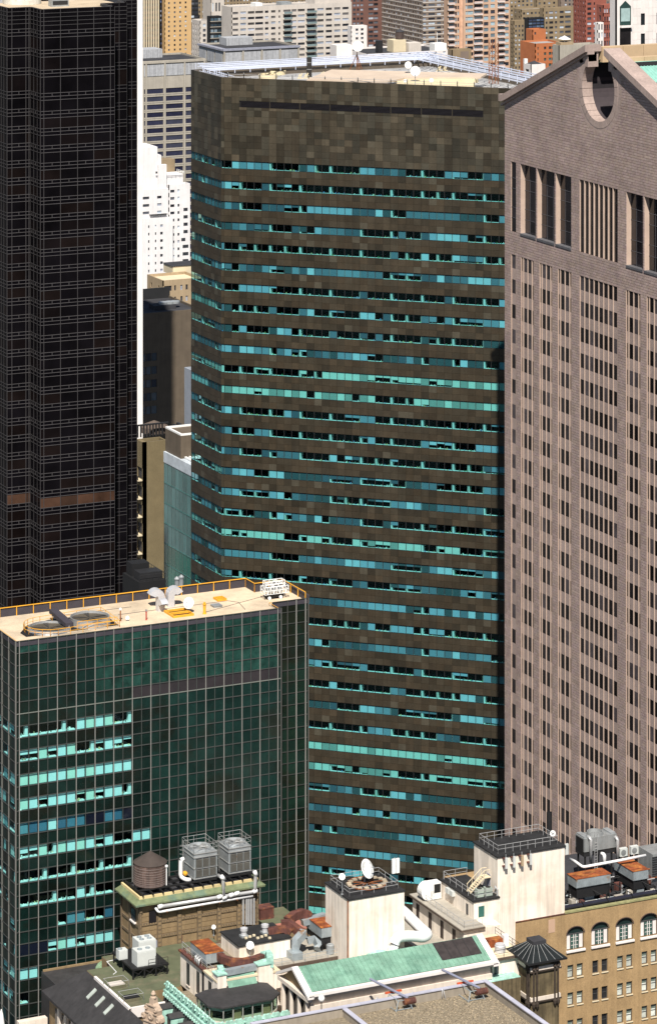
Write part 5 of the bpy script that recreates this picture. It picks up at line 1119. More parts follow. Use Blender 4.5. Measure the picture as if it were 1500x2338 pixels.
def hrail(pts, z, h, label, m_=None, sp_=1.7, r=0.035):
    t = thing('roof_handrail', label, 'handrail'); handrail(pts, z, h, sp_, 'rail', m_ or M_rail, t, True, r); return t
def splitbox(t, x, y, z, w_, d_, h, m_, nm='casing'): return MB().box(x, x+w_, y, y+d_, z, z+h).build(nm, m_, t)
# ---- ornate tan penthouse
zL = 80.0
E0, E1, N0, N1 = corner(318, 2172, zL, 276, 590); zw = 86.2
t = thing('ornate_penthouse', 'ornate tan stone penthouse with carved pilasters and green copper cornice', 'penthouse')
MB().box(E0+0.12, E1-0.12, N0+0.12, N1, zL-12, zw).build('wall', M_tanst, t)
frS = SF(E0, N0); frW = WF(E0, N1); LS = E1-E0; LWp = N1-N0
H = zw-zL
def slab(fr, L, z0, z1, w0, w1, m_, nm): return MB().fb(fr, 0.0 if fr is frS else 0, L, w0, w1, z0, z1).build(nm, m_, t)
for k in range(7):
    u = LS*k/6; a_ = max(0, u-0.32); b_ = min(LS, u+0.32); p = MB().fb(frS, a_, b_, -0.12, 0.10, zL-10, zw-0.1).build('pilaster', M_tanst2, t)
    MB().fb(frS, max(0, a_-0.1), min(LS, b_+0.1), 0.10, 0.2, zw-0.9, zw-0.15).build('capital', M_tanst2, p)
    b = MB()
    for q in range(16): b.fb(frS, a_+0.12, b_-0.12, 0.10, 0.13, zL-4+0.6*q, zL-4+0.6*q+0.34)
    b.build('carving', M_tanst, p, 'stuff')
for k in range(3):
    u = LWp*k/2; a_ = max(0, u-0.3); b_ = min(LWp, u+0.3)
    if k == 2: b_ = LWp-0.01
    MB().fb(frW, a_, b_, -0.12, 0.10, zL-10, zw-0.1).build('pilaster', M_tanst2, t)
for k in range(6):
    a_, b_ = LS*k/6+0.33, LS*(k+1)/6-0.33
    for zz, hh in ((zL+3.3, 0.42), (zL+1.3, 0.42), (zL-0.6, 0.2)): MB().fb(frS, a_, b_, -0.12, 0.0, zz, zz+hh).build('carved_band', M_tanst2, t)
    for zz in (zL+1.85, zL+2.55, zL+3.9, zL+4.6): MB().fb(frS, a_+0.05, b_-0.05, -0.12, -0.07, zz, zz+0.6).build('ashlar_course', M_tanst, t)
    b = MB()
    for zz in (zL+3.36, zL+1.36):
        for q in range(6): u = a_+(b_-a_)*(q+0.5)/6; b.fb(frS, u-0.09, u+0.09, 0, 0.05, zz+0.05, zz+0.25)
    b.build('rosette', M_tanst, t, 'stuff')
for k in range(2):
    a_, b_ = LWp*k/2+0.33, LWp*(k+1)/2-0.33
    for zz, hh in ((zL+3.0, 0.35), (zL+1.2, 0.35), (zL-0.6, 0.2)): MB().fb(frW, a_, b_, -0.12, 0.0, zz, zz+hh).build('carved_band', M_tanst2, t)
MB().fb(frW, 3.9, 5.3, -0.12, 0.03, zL+3.5, zL+5.2).build('window_pane', M_far, t); MB().fb(frW, 3.7, 5.5, -0.12, 0.22, zL+3.3, zL+3.5).build('window_sill', M_wst, t)
for u0, z0, u1, z1, m_, nm in ((1.5, zL+3.6, 2.6, zL+5.3, M_louv, 'louvre'), (1.4, zL-1.2, 2.9, zL+1.0, M_eave, 'door'), (5.9, zL-0.8, 6.6, zL+1.2, M_rust3, 'door')): MB().fb(frS, u0, u1, -0.12, 0.02, z0, z1).build(nm, m_, t)
OV = 0.85
cn = MB().box(E0-OV, E1+OV*0.8, N0-OV, N1+0.3, zw+0.25, zw+0.45).build('cornice', M_copg, t)
b = MB()
n_ = 52
for k in range(n_): u = -0.4+(LS+0.8)*k/n_; b.fb(frS, u, u+0.2, 0.1, 0.55, zw, zw+0.22)
for k in range(16): u = LWp*k/16; b.fb(frW, u, u+0.2, 0.1, 0.55, zw, zw+0.22)
b.build('dentil', M_tanst, cn, 'stuff')
MB().box(E0-0.1, E1+0.1, N0-0.1, N1, zw-0.0, zw+0.25).build('frieze', M_tanst2, t)
MB().add([(E0-OV, N0-OV, zw+0.46), (E1+0.8, N0-OV, zw+0.46), (E1+0.8, N1+0.2, zw+0.46), (E0-OV, N1+0.2, zw+0.46), (E0+0.05, N0+0.05, zw+0.95), (E1-0.05, N0+0.05, zw+0.95), (E1-0.05, N1, zw+0.95), (E0+0.05, N1, zw+0.95)], [(0, 1, 5, 4), (1, 2, 6, 5), (3, 0, 4, 7), (2, 3, 7, 6)]).build('copper_skirt', M_copg, t)
M_yst = mat('yellow_stone_curb', (0.62, 0.50, 0.26), 0.8)
b = MB(); b.box(E0+0.03, E1-0.03, N0+0.03, N0+0.3, zw+0.46, zw+1.3); b.box(E0+0.03, E0+0.3, N0+0.3, N1, zw+0.46, zw+1.3); b.build('curb', M_yst, t)
MB().box(E0+0.3, E1-0.05, N0+0.3, N1, zw+0.46, zw+1.02).build('deck', M_roofdk, t)
zd = zw+1.36; A_E0, A_E1, A_N0, A_N1 = E0, E1, N0, N1
sb = thing('dunnage_beams', 'black steel dunnage beams spanning the ornate penthouse roof', 'steel frame')
for k in range(12): u = LS*(k+0.35)/12; MB().fb(frS, u-0.08, u+0.08, -LWp+0.3, 0.25, zd, zd+0.28).build('beam', M_black, sb)
for w_ in (-1.2, -2.8, -4.6): MB().fb(frS, 0.3, LS-0.3, w_-0.12, w_+0.12, zd+0.28, zd+0.5).build('beam', M_black, sb)
zt_ = zd+0.52
# wooden water tank
tk_c = (Ex(343, N0+3.3), N0+3.3); rT = 2.35
t = thing('water_tank', 'weathered brown wooden water tank with conical roof on ornate penthouse', 'water tank')
M_tank = mat('weathered_cedar', (0.115, 0.075, 0.062), 0.9, 0, 0.3, 1.4, streak=0.45)
hT = 3.0
for k in range(40):
    a0_, a1_ = 6.28318*k/40, 6.28318*(k+1)/40; r_ = rT
    pl = [(tk_c[0]+r_*math.cos(a), tk_c[1]+r_*math.sin(a)) for a in (a0_+0.006, a1_-0.006)]+[(tk_c[0]+(r_-0.12)*math.cos(a), tk_c[1]+(r_-0.12)*math.sin(a)) for a in (a1_-0.006, a0_+0.006)]
    MB().prism(pl, zt_, zt_+hT, vt(0.22)).build('stave', M_tank, t)
for k in range(9): MB().lathe((tk_c[0], tk_c[1], zt_+0.12+hT*(k/9.5)**1.25), [(rT-0.02, 0), (rT+0.03, 0), (rT+0.03, 0.05), (rT-0.02, 0.05)], 40).build('hoop', mat('tank_hoop', (0.22, 0.18, 0.17), 0.7), t)
MB().lathe((tk_c[0], tk_c[1], zt_+hT), [(rT+0.08, -0.02), (rT+0.06, 0.04), (0.03, 1.55)], 24).build('cone_roof', mat('tank_roof_felt', (0.055, 0.042, 0.036), 0.85, 0, 0.2, 0.6), t)
MB().lathe((tk_c[0], tk_c[1], zt_-0.12), [(rT*0.98, 0), (rT*0.98, 0.11)], 24).build('base', M_black, t)
tag(MB().tube([(tk_c[0]+1.7, tk_c[1]-1.9, zt_), (tk_c[0]+1.7, tk_c[1]-1.9, zt_+2.5)], 0.09, 8).lathe((tk_c[0]+1.7, tk_c[1]-1.9, zt_+2.5), [(0.1, 0), (0.22, 0.08), (0.22, 0.3), (0.02, 0.4)], 10).build('standpipe', M_wpipe), 'white standpipe with knob top beside wooden water tank', 'pipe')
# cooling towers
def cooltower(xc, xl, xr, N, zb, h, label):
    E = Ex(xc, N); w_ = Ex(xr, N)-E; dp = Ny(xl, E)-N; t = thing('cooling_tower', label, 'cooling tower', None)
    MB().box(E+0.02, E+w_, N+0.02, N+dp, zb, zb+h).build('casing', M_galv, t)
    f = SF(E, N)
    for (z0, z1) in ((0.12, 0.40), (0.48, 0.80)):
        MB().fb(f, 0.2, w_-0.2, 0.0, 0.01, zb+h*z0, zb+h*z1).build('intake', M_black, t)
        n = 8
        for k in range(n): zz = zb+h*(z0+(z1-z0)*k/n); MB().add([f.p(0.2, 0.12, zz), f.p(w_-0.2, 0.12, zz), f.p(w_-0.2, 0.02, zz+0.05), f.p(0.2, 0.02, zz+0.05)], [(0, 1, 2, 3)]).build('louvre_blade', mat('dull_louvre', (0.13, 0.125, 0.11), 0.6, 0.2, 0.15), t)
        for k in range(4): u = 0.2+(w_-0.4)*k/3; MB().fb(f, u-0.025, u+0.025, 0.0, 0.14, zb+h*z0, zb+h*z1).build('post', M_duct, t)
    for z0 in (0.03, 0.42, 0.83, 0.97): MB().box(E-0.05, E+w_+0.05, N-0.06, N+dp+0.05, zb+h*z0, zb+h*z0+0.1).build('band', M_alu, t)
    c = (E+w_/2, N+dp/2, zb+h); r = min(w_, dp)*0.44
    MB().lathe(c, [(r*1.06, 0), (r, 0.35), (r*0.93, 0.35), (r*0.9, 0.08), (0.01, 0.05)], 28).build('fan_ring', M_galv, t)
    for k in range(5):
        a = k*1.2566+0.4; MB().add([(c[0]+0.15*math.cos(a), c[1]+0.15*math.sin(a), c[2]+0.2), (c[0]+r*0.85*math.cos(a), c[1]+r*0.85*math.sin(a), c[2]+0.2), (c[0]+r*0.85*math.cos(a+0.45), c[1]+r*0.85*math.sin(a+0.45), c[2]+0.3), (c[0]+0.15*math.cos(a+1), c[1]+0.15*math.sin(a+1), c[2]+0.3)], [(0, 1, 2, 3)]).build('fan_blade', M_alu, t)
    handrail([(E, N), (E+w_, N), (E+w_, N+dp), (E, N+dp), (E, N)], zb+h, 1.15, 1.5, 'guard_rail', M_alu, t, True, 0.035)
    b = MB()
    for s in (0, 0.4): b.tube([(E-0.3, N+dp*0.7+s, zb-0.3), (E-0.3, N+dp*0.7+s, zb+h+1.1)], 0.035, 4)
    for k in range(14): b.tube([(E-0.3, N+dp*0.7, zb+0.3*k), (E-0.3, N+dp*0.7+0.4, zb+0.3*k)], 0.025, 4)
    for k in range(5): b.tube([(E-0.3, N+dp*0.7-0.05, zb+h*0.45+0.6*k), (E-0.75, N+dp*0.7+0.05, zb+h*0.45+0.6*k), (E-0.75, N+dp*0.7+0.4, zb+h*0.45+0.6*k), (E-0.3, N+dp*0.7+0.45, zb+h*0.45+0.6*k)], 0.025, 4)
    b.build('caged_ladder', M_alu, t)
    return E, w_, dp
cooltower(443, 416, 496, N0+1.4, zt_, 3.75, 'grey steel cooling tower with white pipe elbow, nearer the water tank'); cooltower(522, 498, 573, N0+1.4, zt_, 3.75, 'grey steel cooling tower beside platform, farther from water tank')
def bend(pts, r, m_, name, par=None, n=10, rad=None, lab=None, cat='pipe'):
    """round pipe with rounded corners"""
    pts = [Vector(p) for p in pts]; rad = rad or r*2.2; out = [pts[0]]
    for a, b_, c in zip(pts[:-2], pts[1:-1], pts[2:]):
        d1 = (a-b_); d2 = (c-b_); q = min(rad, d1.length*0.45, d2.length*0.45); p1 = b_+d1.normalized()*q; p2 = b_+d2.normalized()*q
        for k in range(5): s = k/4; out.append(p1*(1-s)**2+b_*2*s*(1-s)+p2*s*s)
    out.append(pts[-1]); b = MB().tube(out, r, n); o = b.build(name, m_, par, smooth=True)
    if lab: tag(o, lab, cat)
    return o
def px3(x, y, N): z = zN(x, y, N); return (Ex(x, N), N, z)
Np = N0-0.75
t = thing('pipe_run', 'long thick silver pipe run with white elbows along ornate penthouse cornice', 'pipe')
bend([px3(372, 2070, Np), px3(498, 2050, Np), px3(582, 2037, Np), px3(584, 1993, Np), px3(578, 1990, Np+1.6)], 0.26, M_pipe, 'pipe', t)
for x, y in ((366, 2071), (501, 2049), (512, 2050), (541, 2041), (528, 2045), (582, 2036)): p = px3(x, y, Np); MB().lathe(p, [(0.02, -0.38), (0.3, -0.34), (0.33, 0), (0.3, 0.34), (0.02, 0.38)], 12, axis=(1, 0, 0.15)).build('white_elbow', M_wpipe, t, smooth=True)
bend([px3(498, 2000, Np+1.4), px3(509, 2006, Np), px3(511, 2050, Np)], 0.26, M_pipe, 'riser', t); p = px3(508, 2005, Np); MB().lathe(p, [(0.02, -0.4), (0.31, -0.34), (0.31, 0.34), (0.02, 0.4)], 12, axis=(0.5, 0, -0.6)).build('white_elbow', M_wpipe, t, smooth=True)
p = px3(583, 1995, Np); MB().lathe(p, [(0.02, -0.4), (0.31, -0.34), (0.31, 0.34), (0.02, 0.4)], 12, axis=(0.3, 0, -0.8)).build('white_elbow', M_wpipe, t, smooth=True)
t = thing('pipe_run', 'thinner pipe run with bright white left elbow below the thick pipe', 'pipe'); Nq = N0-0.6
bend([px3(354, 2072, Nq+0.4), px3(361, 2084, Nq), px3(480, 2063, Nq), px3(577, 2047, Nq)], 0.19, M_wpipe, 'pipe', t)
for k in range(5): x = 380+40*k; p = px3(x, 2078-0.168*(x-380), Nq); MB().box(p[0]-0.05, p[0]+0.05, N0-1.0, N0+0.05, p[2]-0.28, p[2]-0.2).build('bracket', M_rust, t)
for k, x in enumerate((555.5, 563, 568, 573.5, 580)):
    p0, p1 = px3(x, 2053, N0-0.5), px3(x, 2112, N0-0.5); tag(MB().tube([p0, p1], 0.17, 9).build('downpipe', M_pipe), ['first', 'second', 'third', 'fourth', 'fifth'][k]+' upright silver pipe from the west on penthouse right end', 'pipe')
t = thing('white_riser_pipe', 'big white elbow pipe rising beside the cooling tower nearer the tank', 'pipe'); Nr = N0+2.2
bend([px3(420, 1962, Nr), px3(413, 1964, Nr), px3(412, 2003, Nr), px3(425, 2010, Nr-0.6), px3(435, 2010, Nr-0.6)], 0.3, M_wpipe, 'pipe', t)
p = px3(423, 1995, Nr-0.4); MB().lathe(p, [(0.05, -0.3), (0.3, -0.2), (0.3, 0.2), (0.05, 0.3)], 10, axis=(0, 1, 0)).build('valve', M_yellow, t)
# ---- olive roof with sloped dark roof to the west
EO = 179.3
t = thing('olive_roof_house', 'low block with olive felt roof, dark sloping west roof and stone balustrade', 'building')
Nb = A_N0+0.1; Nf = 424.0
opl = [(EO, 436.5), (184.4, 436.5), (184.4, 441), (200, 441), (200, Nb), (183.1, Nb), (183.1, 452), (EO, 452)]; MB().box(EO, 186, Nf, 436.45, 40, 75.6).build('valley_roof', M_slate, t); MB().box(EO+0.2, 184.4, 436.2, 436.48, 78.8, zL+0.22).build('white_kerb', M_wst, t); MB().prism(opl, 40, zL).build('main_block', M_tanst, t)
MB().prism(inset(opl, 0.03), zL+0.004, zL+0.05).build('olive_roof', M_olive, t)
EV, zE_ = 174.5, 76.3; Nt = 452.0; Nv = 457.0
MB().box(178.6, 192, 452.05, NG-0.6, 40, 74.7).build('lower_roof', M_slate, t)
MB().box(178.8, 192, NG-0.9, NG-0.62, 74.7, 74.95).build('back_kerb', M_tanst, t)
sl_ = MB().add([(EV, Nf, zE_), (EO-0.02, Nf, zL-0.05), (EO-0.02, Nt, zL-0.05), (EV, Nv, zE_), (EV, Nf, zE_-0.35), (EO-0.02, Nf, zL-1), (EO-0.02, Nt, zL-1), (EV, Nv, zE_-0.35)], [(0, 1, 2, 3), (4, 5, 1, 0), (7, 4, 0, 3), (6, 7, 3, 2), (5, 6, 2, 1), (7, 6, 5, 4)]).build('sloping_roof', M_slate, t)
for k in range(3):
    N_ = 446.5-3.1*k; s0, s1 = 0.55, 0.82; c = lambda s, n, o: (EV+(EO-EV)*s, n, zE_+(zL-zE_)*s+o)
    MB().add([c(s0, N_-0.35, 0.14), c(s1, N_-0.35, 0.14), c(s1, N_+0.35, 0.14), c(s0, N_+0.35, 0.14), c(s0, N_-0.35, -0.1), c(s1, N_-0.35, -0.1), c(s1, N_+0.35, -0.1), c(s0, N_+0.35, -0.1)], [(0, 1, 2, 3), (4, 5, 1, 0), (7, 4, 0, 3), (6, 7, 3, 2), (5, 6, 2, 1)]).build('skylight', mat('skylight_glass', (0.42, 0.46, 0.42), 0.3), sl_)
MB().box(EO-0.15, EO+0.2, 436.5, 449, zL-0.2, zL+0.22).build('white_kerb', M_wst, t)
MB().box(EV+1.0, EO-0.05, Nf, Nv-0.5, 40, zE_-0.6).build('west_wall', M_tanst, t)
for k in range(9):
    N_ = 431+2.6*k; MB().box(EV+0.6, EV+1.02, N_, N_+0.7, zE_-6, zE_-0.4).build('stone_pier', M_ltst, t)
    MB().box(EV+0.95, EV+1.0+0.02, N_+0.8, N_+2.4, zE_-5, zE_-1.6).build('window', M_far, t)
MB().box(EV-3.4, EV-2.9, 425, 456, zE_-6.6, zE_-5.2).build('balustrade', M_ltst, t); MB().box(EV-3.6, EV-2.7, 425, 456.2, zE_-5.2, zE_-4.9).build('balustrade_cap', M_wst, t); MB().box(EV-3, EV+1.0, 425, 457, 40, zE_-6.3).build('terrace', M_gravel, t)
MB().box(EV-3.6, EV+0.6, 456.2, 457.2, zE_-6.6, zE_-3.6).build('stone_block', M_ltst, t); MB().box(EV-2.6, EV+0.4, 452.5, 453.5, zE_-6.3, zE_-5.2).build('copper_gutter', M_cop2, t)
p = on_z(214, 2224, 74.7); g_ = goose((p.x, p.y-2.0, 74.6), 1.0, 1.0, (0.9, -0.2), 0.9, 1.1, mat('green_vent', (0.24, 0.36, 0.22), 0.7, 0, 0.25, 1.5, streak=0.2), None, 'copper_vent'); tag(g_, 'green copper gooseneck vent on the dark sloping roof', 'vent')
# skylights with rails on olive roof
for (x, y, lb, m_) in ((252, 2262, 'railed flat white skylight on olive roof', M_wapt), (286, 2292, 'railed flat black skylight on olive roof', M_black)):
    t = thing('roof_skylight', lb, 'skylight'); p = on_z(x, y, zL+0.05); MB().box(p.x, p.x+2.3, p.y, p.y+1.6, zL+0.05, zL+0.45).build('curb', M_olive, t); MB().box(p.x+0.1, p.x+2.2, p.y+0.1, p.y+1.5, zL+0.45, zL+0.55).build('lid', m_, t)
    handrail([(p.x-0.3, p.y-0.2), (p.x+2.6, p.y-0.2), (p.x+2.6, p.y+1.8), (p.x-0.3, p.y+1.8), (p.x-0.3, p.y-0.2)], zL+0.05, 1.0, 3.0, 'guard_rail', M_rail, t, False, 0.03)
# air conditioners on black platform
t = thing('steel_platform', 'black steel platform carrying air conditioners above olive roof', 'platform'); p = on_z(303, 2240, zL); PX, PN = p.x, p.y; zpf = zL+1.5
MB().box(PX, PX+5.4, PN, PN+7.5, zpf-0.25, zpf).build('deck', M_black, t)
for k in range(4):
    for j in range(3): MB().box(PX+1.7*k, PX+1.7*k+0.18, PN+3.5*j, PN+3.5*j+0.18, zL, zpf-0.25).build('leg', M_black, t)
b = MB()
for k in range(3): b.tube([(PX+1.7*k, PN, zL+0.1), (PX+1.7*k+1.7, PN, zpf-0.2)], 0.06, 4); b.tube([(PX+1.7*k+1.7, PN, zL+0.1), (PX+1.7*k, PN, zpf-0.2)], 0.06, 4)
b.build('brace', M_black, t); handrail([(PX+2.4, PN+0.05), (PX+5.3, PN+0.05)], zpf, 0.9, 1.2, 'rail', M_black, t, True, 0.035)
def acunit(x, y, z, w_, d_, h, nf, label):
    t = thing('air_conditioner', label, 'air conditioner'); MB().box(x, x+w_, y, y+d_, z, z+h).build('casing', M_acw, t)
    for k in range(nf):
        c = (x+w_*(0.28+0.44*(k % 2)), y+d_*(0.3+0.4*(k//2)) if nf > 2 else y+d_*0.5, z+h); MB().lathe(c, [(0.34, 0), (0.34, 0.12), (0.28, 0.12), (0.26, 0.02), (0.01, 0.02)], 16).build('fan', M_duct, t)
    for k in range(3): MB().box(x+w_*k/3+0.03, x+w_*(k+1)/3-0.03, y-0.02, y+0.02, z+0.1, z+h-0.12).build('panel', M_acw, t)
    return t
acunit(PX+0.9, PN+0.5, zpf, 2.7, 2.0, 2.0, 2, 'white air conditioner with two fans at railed platform edge'); acunit(PX+2.3, PN+3.4, zpf, 2.6, 2.3, 2.3, 4, 'tallest white air conditioner with four fans on black platform'); acunit(PX-0.4, PN+4.0, zpf, 1.3, 1.1, 1.3, 1, 'smallest grey white air conditioner with one fan on platform corner')
tag(MB().tube([on_z(270, 2191, zL+0.12), on_z(244, 2197, zL+0.12), on_z(266, 2221, zL+0.12), on_z(259, 2226, zL+0.12)], 0.06, 6).build('white_conduit', M_wpipe), 'thin white bent conduit lying on olive roof', 'pipe')
# ---- copper crested mansard with white annex (hotel)
EM, NM, zc = 185.5, 421.7, 82.2
t = thing('mansard_hotel', 'dark slate mansard hotel roof with scalloped pale green copper cresting', 'hotel'); NMb = 438.5; EMr = Ex(662, NM)
MB().add([(EM-2.6, NM-2.6, 72), (EMr, NM-2.6, 72), (EMr, NM, zc-1.1), (EM, NM, zc-1.1), (EM, NMb, zc-1.1), (EM-2.6, NMb, 72)], [(0, 1, 2, 3), (5, 0, 3, 4)]).build('mansard_slope', M_slate, t)
MB().prism([(EM, NM), (EMr, NM), (EMr, NMb), (EM, NMb)], zc-2.2, zc-1.9).build('terrace', M_gravel, t); MB().prism([(EM+0.1, NM+0.1), (EMr-0.1, NM+0.1), (EMr-0.1, NMb), (EM+0.1, NMb)], 60, zc-2.25).build('block', M_tanst, t)
def crest(fr, L, w0):
    n = int(L/1.25); 
    for k in range(n):
        u0 = L*k/n; u1 = L*(k+1)/n; um = (u0+u1)/2; st_ = (u1-u0)
        pts = [(u0, zc-1.1)]+[(u0+st_*s, zc-0.35+0.42*math.sin(math.pi*s)+0.12*math.sin(3*math.pi*s)) for s in [q/8 for q in range(9)]]+[(u1, zc-1.1)]
        c = MB().fprism(fr, pts, w0-0.16, w0+0.12).build('crest_scallop', M_cop2, t)
        b = MB()
        for q in range(7): a = math.pi*(0.1+0.8*q/6); b.tube([fr.p(um, w0+0.2, zc-0.85), fr.p(um+0.42*math.cos(a), w0+0.16, zc-0.85+0.55*math.sin(a))], 0.05, 4)
        b.lathe(fr.p(u0+0.05, w0+0.2, zc-0.45), [(0.02, -0.16), (0.16, 0), (0.02, 0.16)], 8); b.build('shell', M_cop2, c)
    for k in range(int(L/1.0)): MB().fb(fr, k*1.0+0.02, k*1.0+0.98, w0-0.1, w0+0.42, zc-1.42, zc-1.12).build('crest_base', M_cop2, t)
    for k in range(int(L/0.7)): MB().lathe(fr.p(k*0.7+0.3, w0+0.42, zc-1.75), [(0.02, -0.3), (0.22, -0.1), (0.2, 0.2), (0.02, 0.34)], 7).build('crest_drop', M_cop2, t)
fcW, fcS = WF(EM, NMb), SF(EM, NM); crest(fcW, NMb-NM, 0.0); crest(fcS, EMr-EM, 0.0)
for k in range(4):   # dormers on the west slope
    N_ = 435-3.6*k; b = MB().box(EM-2.3, EM-0.3, N_, N_+1.3, zc-5.2, zc-2.4); d_ = b.build('dormer', M_cop2, t)
    MB().box(EM-2.36, EM-2.3, N_+0.2, N_+1.1, zc-5.0, zc-2.7).build('dormer_window', M_far, d_); MB().add([(EM-2.5, N_-0.15, zc-2.4), (EM-2.5, N_+1.45, zc-2.4), (EM-2.5, N_+0.65, zc-1.9), (EM-0.2, N_-0.15, zc-2.4), (EM-0.2, N_+1.45, zc-2.4), (EM-0.2, N_+0.65, zc-1.9)], [(1, 0, 2), (0, 3, 5, 2), (4, 1, 2, 5), (3, 4, 5)]).build('dormer_roof', M_slate, d_)
for k in range(2): MB().lathe((EM-1.8+0.2*k, 424.6+2.2*k, zc-3.6), [(0.02, 0.15), (0.6, 0.1), (0.62, -0.1), (0.4, -0.12), (0.02, -0.1)], 16, axis=(-0.96, 0, 0.26)).build('round_dormer', M_cop2, t)
# carved stone dormer of the hotel
t = thing('carved_gable', 'carved tan stone gable with scrolls and finial in front of olive roof', 'stone gable'); p = P(345, 2338, 458)
b = MB()
prof = [(-1.5, -3), (-1.5, 0.4), (-1.75, 0.7), (-1.6, 1.2), (-1.15, 1.5), (-1.2, 2.1), (-0.75, 2.5), (-0.35, 2.9), (-0.3, 3.5), (0.3, 3.5), (0.35, 2.9), (0.75, 2.5), (1.2, 2.1), (1.15, 1.5), (1.6, 1.2), (1.75, 0.7), (1.5, 0.4), (1.5, -3)]
M_gab = mat('carved_tan_stone', (0.42, 0.32, 0.24), 0.9, 0, 0.25, 1.6, fine=0.2); fg = Fr((p.x, p.y), (0.35, -0.94)); zb_ = p.z-0.3
MB().fprism(fg, [(u, zb_+z) for u, z in prof], -0.9, 0.0).build('gable', M_gab, t)
for u, z, r_ in ((-1.4, 1.0, 0.4), (1.4, 1.0, 0.4), (-0.9, 2.2, 0.32), (0.9, 2.2, 0.32), (0, 1.2, 0.5)): MB().lathe(fg.p(u, 0.02, zb_+z), [(r_, -0.05), (r_, 0.12), (r_*0.6, 0.2), (r_*0.3, 0.1), (0.02, 0.16)], 14, axis=(fg.W.x, fg.W.y, 0)).build('scroll', M_gab, t)
MB().lathe(fg.p(0, -0.4, zb_+3.5), [(0.42, 0), (0.42, 0.15), (0.2, 0.25), (0.34, 0.55), (0.2, 0.85), (0.02, 1.0)], 12).build('finial', M_gab, t)
for z in (0.35, 1.55, 2.55): MB().fprism(fg, [(-1.5+z*0.25, zb_+z), (1.5-z*0.25, zb_+z), (1.5-z*0.25, zb_+z+0.16), (-1.5+z*0.25, zb_+z+0.16)], 0.0, 0.14).build('moulding', M_gab, t)
# ---- white annex with rusty ducts, green lean-to and glazed lantern
E0, E1, N0, N1 = corner(497, 2240, 85.0, 412, 640); zA = 85.0; N1 = min(N1, 443)
t = thing('white_annex', 'cream rooftop annex with dark red cornice, chimneys and green lean-to roof', 'roof annex'); AE, AN, AN1, AE1 = E0, N0, N1, E1
MB().box(E0, E1, N0, N1, zc-2.0, zA-0.25).build('wall', M_stuc, t); MB().box(E0-0.25, E1, N0+4.4, N1+0.2, zA-0.25, zA).build('red_cornice', M_rust3, t); MB().box(E0-0.2, E1, N0-0.1, N0+4.4, zA-0.3, zA-0.05).build('cornice', M_goldp, t)
MB().box(E0+0.4, E1-0.3, N0+4.6, N1-0.2, zA+0.003, zA+0.06).build('roof', M_gravel, t); fw = WF(E0, N1)
for u in (2.2, 5.6, 9.6): MB().fb(fw, u, u+1.0, 0, 0.04, zA-4.0, zA-1.0).build('window', M_far, t); MB().fb(fw, u-0.1, u+1.1, 0, 0.14, zA-4.15, zA-4.0).build('sill', M_ltst, t)
for u in (7.6, 8.0): MB().fb(fw, u, u+0.12, 0.0, 0.12, zc-2, zA-0.3).build('downpipe', M_black, t)
for x0, x1, h in ((497, 517, 1.7), (590, 623, 2.1)):
    a_ = Ex(x0, N0-0.3); b_ = Ex(x1, N0-0.3); c = MB().box(a_, b_, N0-0.35, N0+1.3, zA-3.6, zA+h-1.0).build('chimney', M_stuc, t); MB().box(a_-0.12, b_+0.12, N0-0.47, N0+1.42, zA+h-1.0, zA+h-0.85).build('chimney_cap', M_cop2, c)
a_, b_ = Ex(518, N0), Ex(583, N0); MB().add([(a_, N0-1.3, zA-1.9), (b_, N0-1.3, zA-1.9), (b_, N0+0.5, zA+0.4), (a_, N0+0.5, zA+0.4), (a_, N0-1.3, zA-2.1), (b_, N0-1.3, zA-2.1)], [(0, 1, 2, 3), (4, 5, 1, 0)]).build('lean_to_roof', M_copr, t)
for k in range(8): x = a_+(b_-a_)*(k+0.5)/8; MB().add([(x-0.03, N0-1.31, zA-1.83), (x+0.03, N0-1.31, zA-1.83), (x+0.03, N0+0.5, zA+0.47), (x-0.03, N0+0.5, zA+0.47)], [(0, 1, 2, 3)]).build('seam', M_copr, t)
# glazed lantern
t = thing('glazed_lantern', 'glazed bay lantern with dark slate roof and scalloped white awnings', 'sunroom'); LN0 = 423.0; zf, zh = 81.6, 83.45
a_, b_ = Ex(488, LN0), Ex(643, LN0); cut = 1.4
pl = [(a_, AN), (a_, LN0+cut), (a_+cut, LN0), (b_-cut, LN0), (b_, LN0+cut), (b_, AN)]
MB().prism([(x, y) for x, y in pl], zf-0.9, zf).build('base', M_ltst, t)
ov = [(a_-0.3, AN), (a_-0.3, LN0+cut-0.15), (a_+cut-0.15, LN0-0.3), (b_-cut+0.15, LN0-0.3), (b_+0.3, LN0+cut-0.15), (b_+0.3, AN)]
MB().add([(x, y, zh) for x, y in ov]+[(x, y, zh+0.2) for x, y in ov]+[(a_+1.2, AN, zA-1.0), (b_-1.2, AN, zA-1.0)], [(5, 4, 3, 2, 1, 0), (0, 1, 7, 6), (1, 2, 8, 7), (2, 3, 9, 8), (3, 4, 10, 9), (4, 5, 11, 10), (6, 7, 12), (7, 8, 12), (8, 9, 13, 12), (9, 10, 13), (10, 11, 13)]).build('slate_roof', M_slate, t)
M_lg = glass('lantern_glass', (0.75, 0.85, 0.80), 0.9); M_lfr = mat('lantern_frame', (0.34, 0.34, 0.32), 0.6)
segs = [(pl[i], pl[i+1]) for i in range(5)]
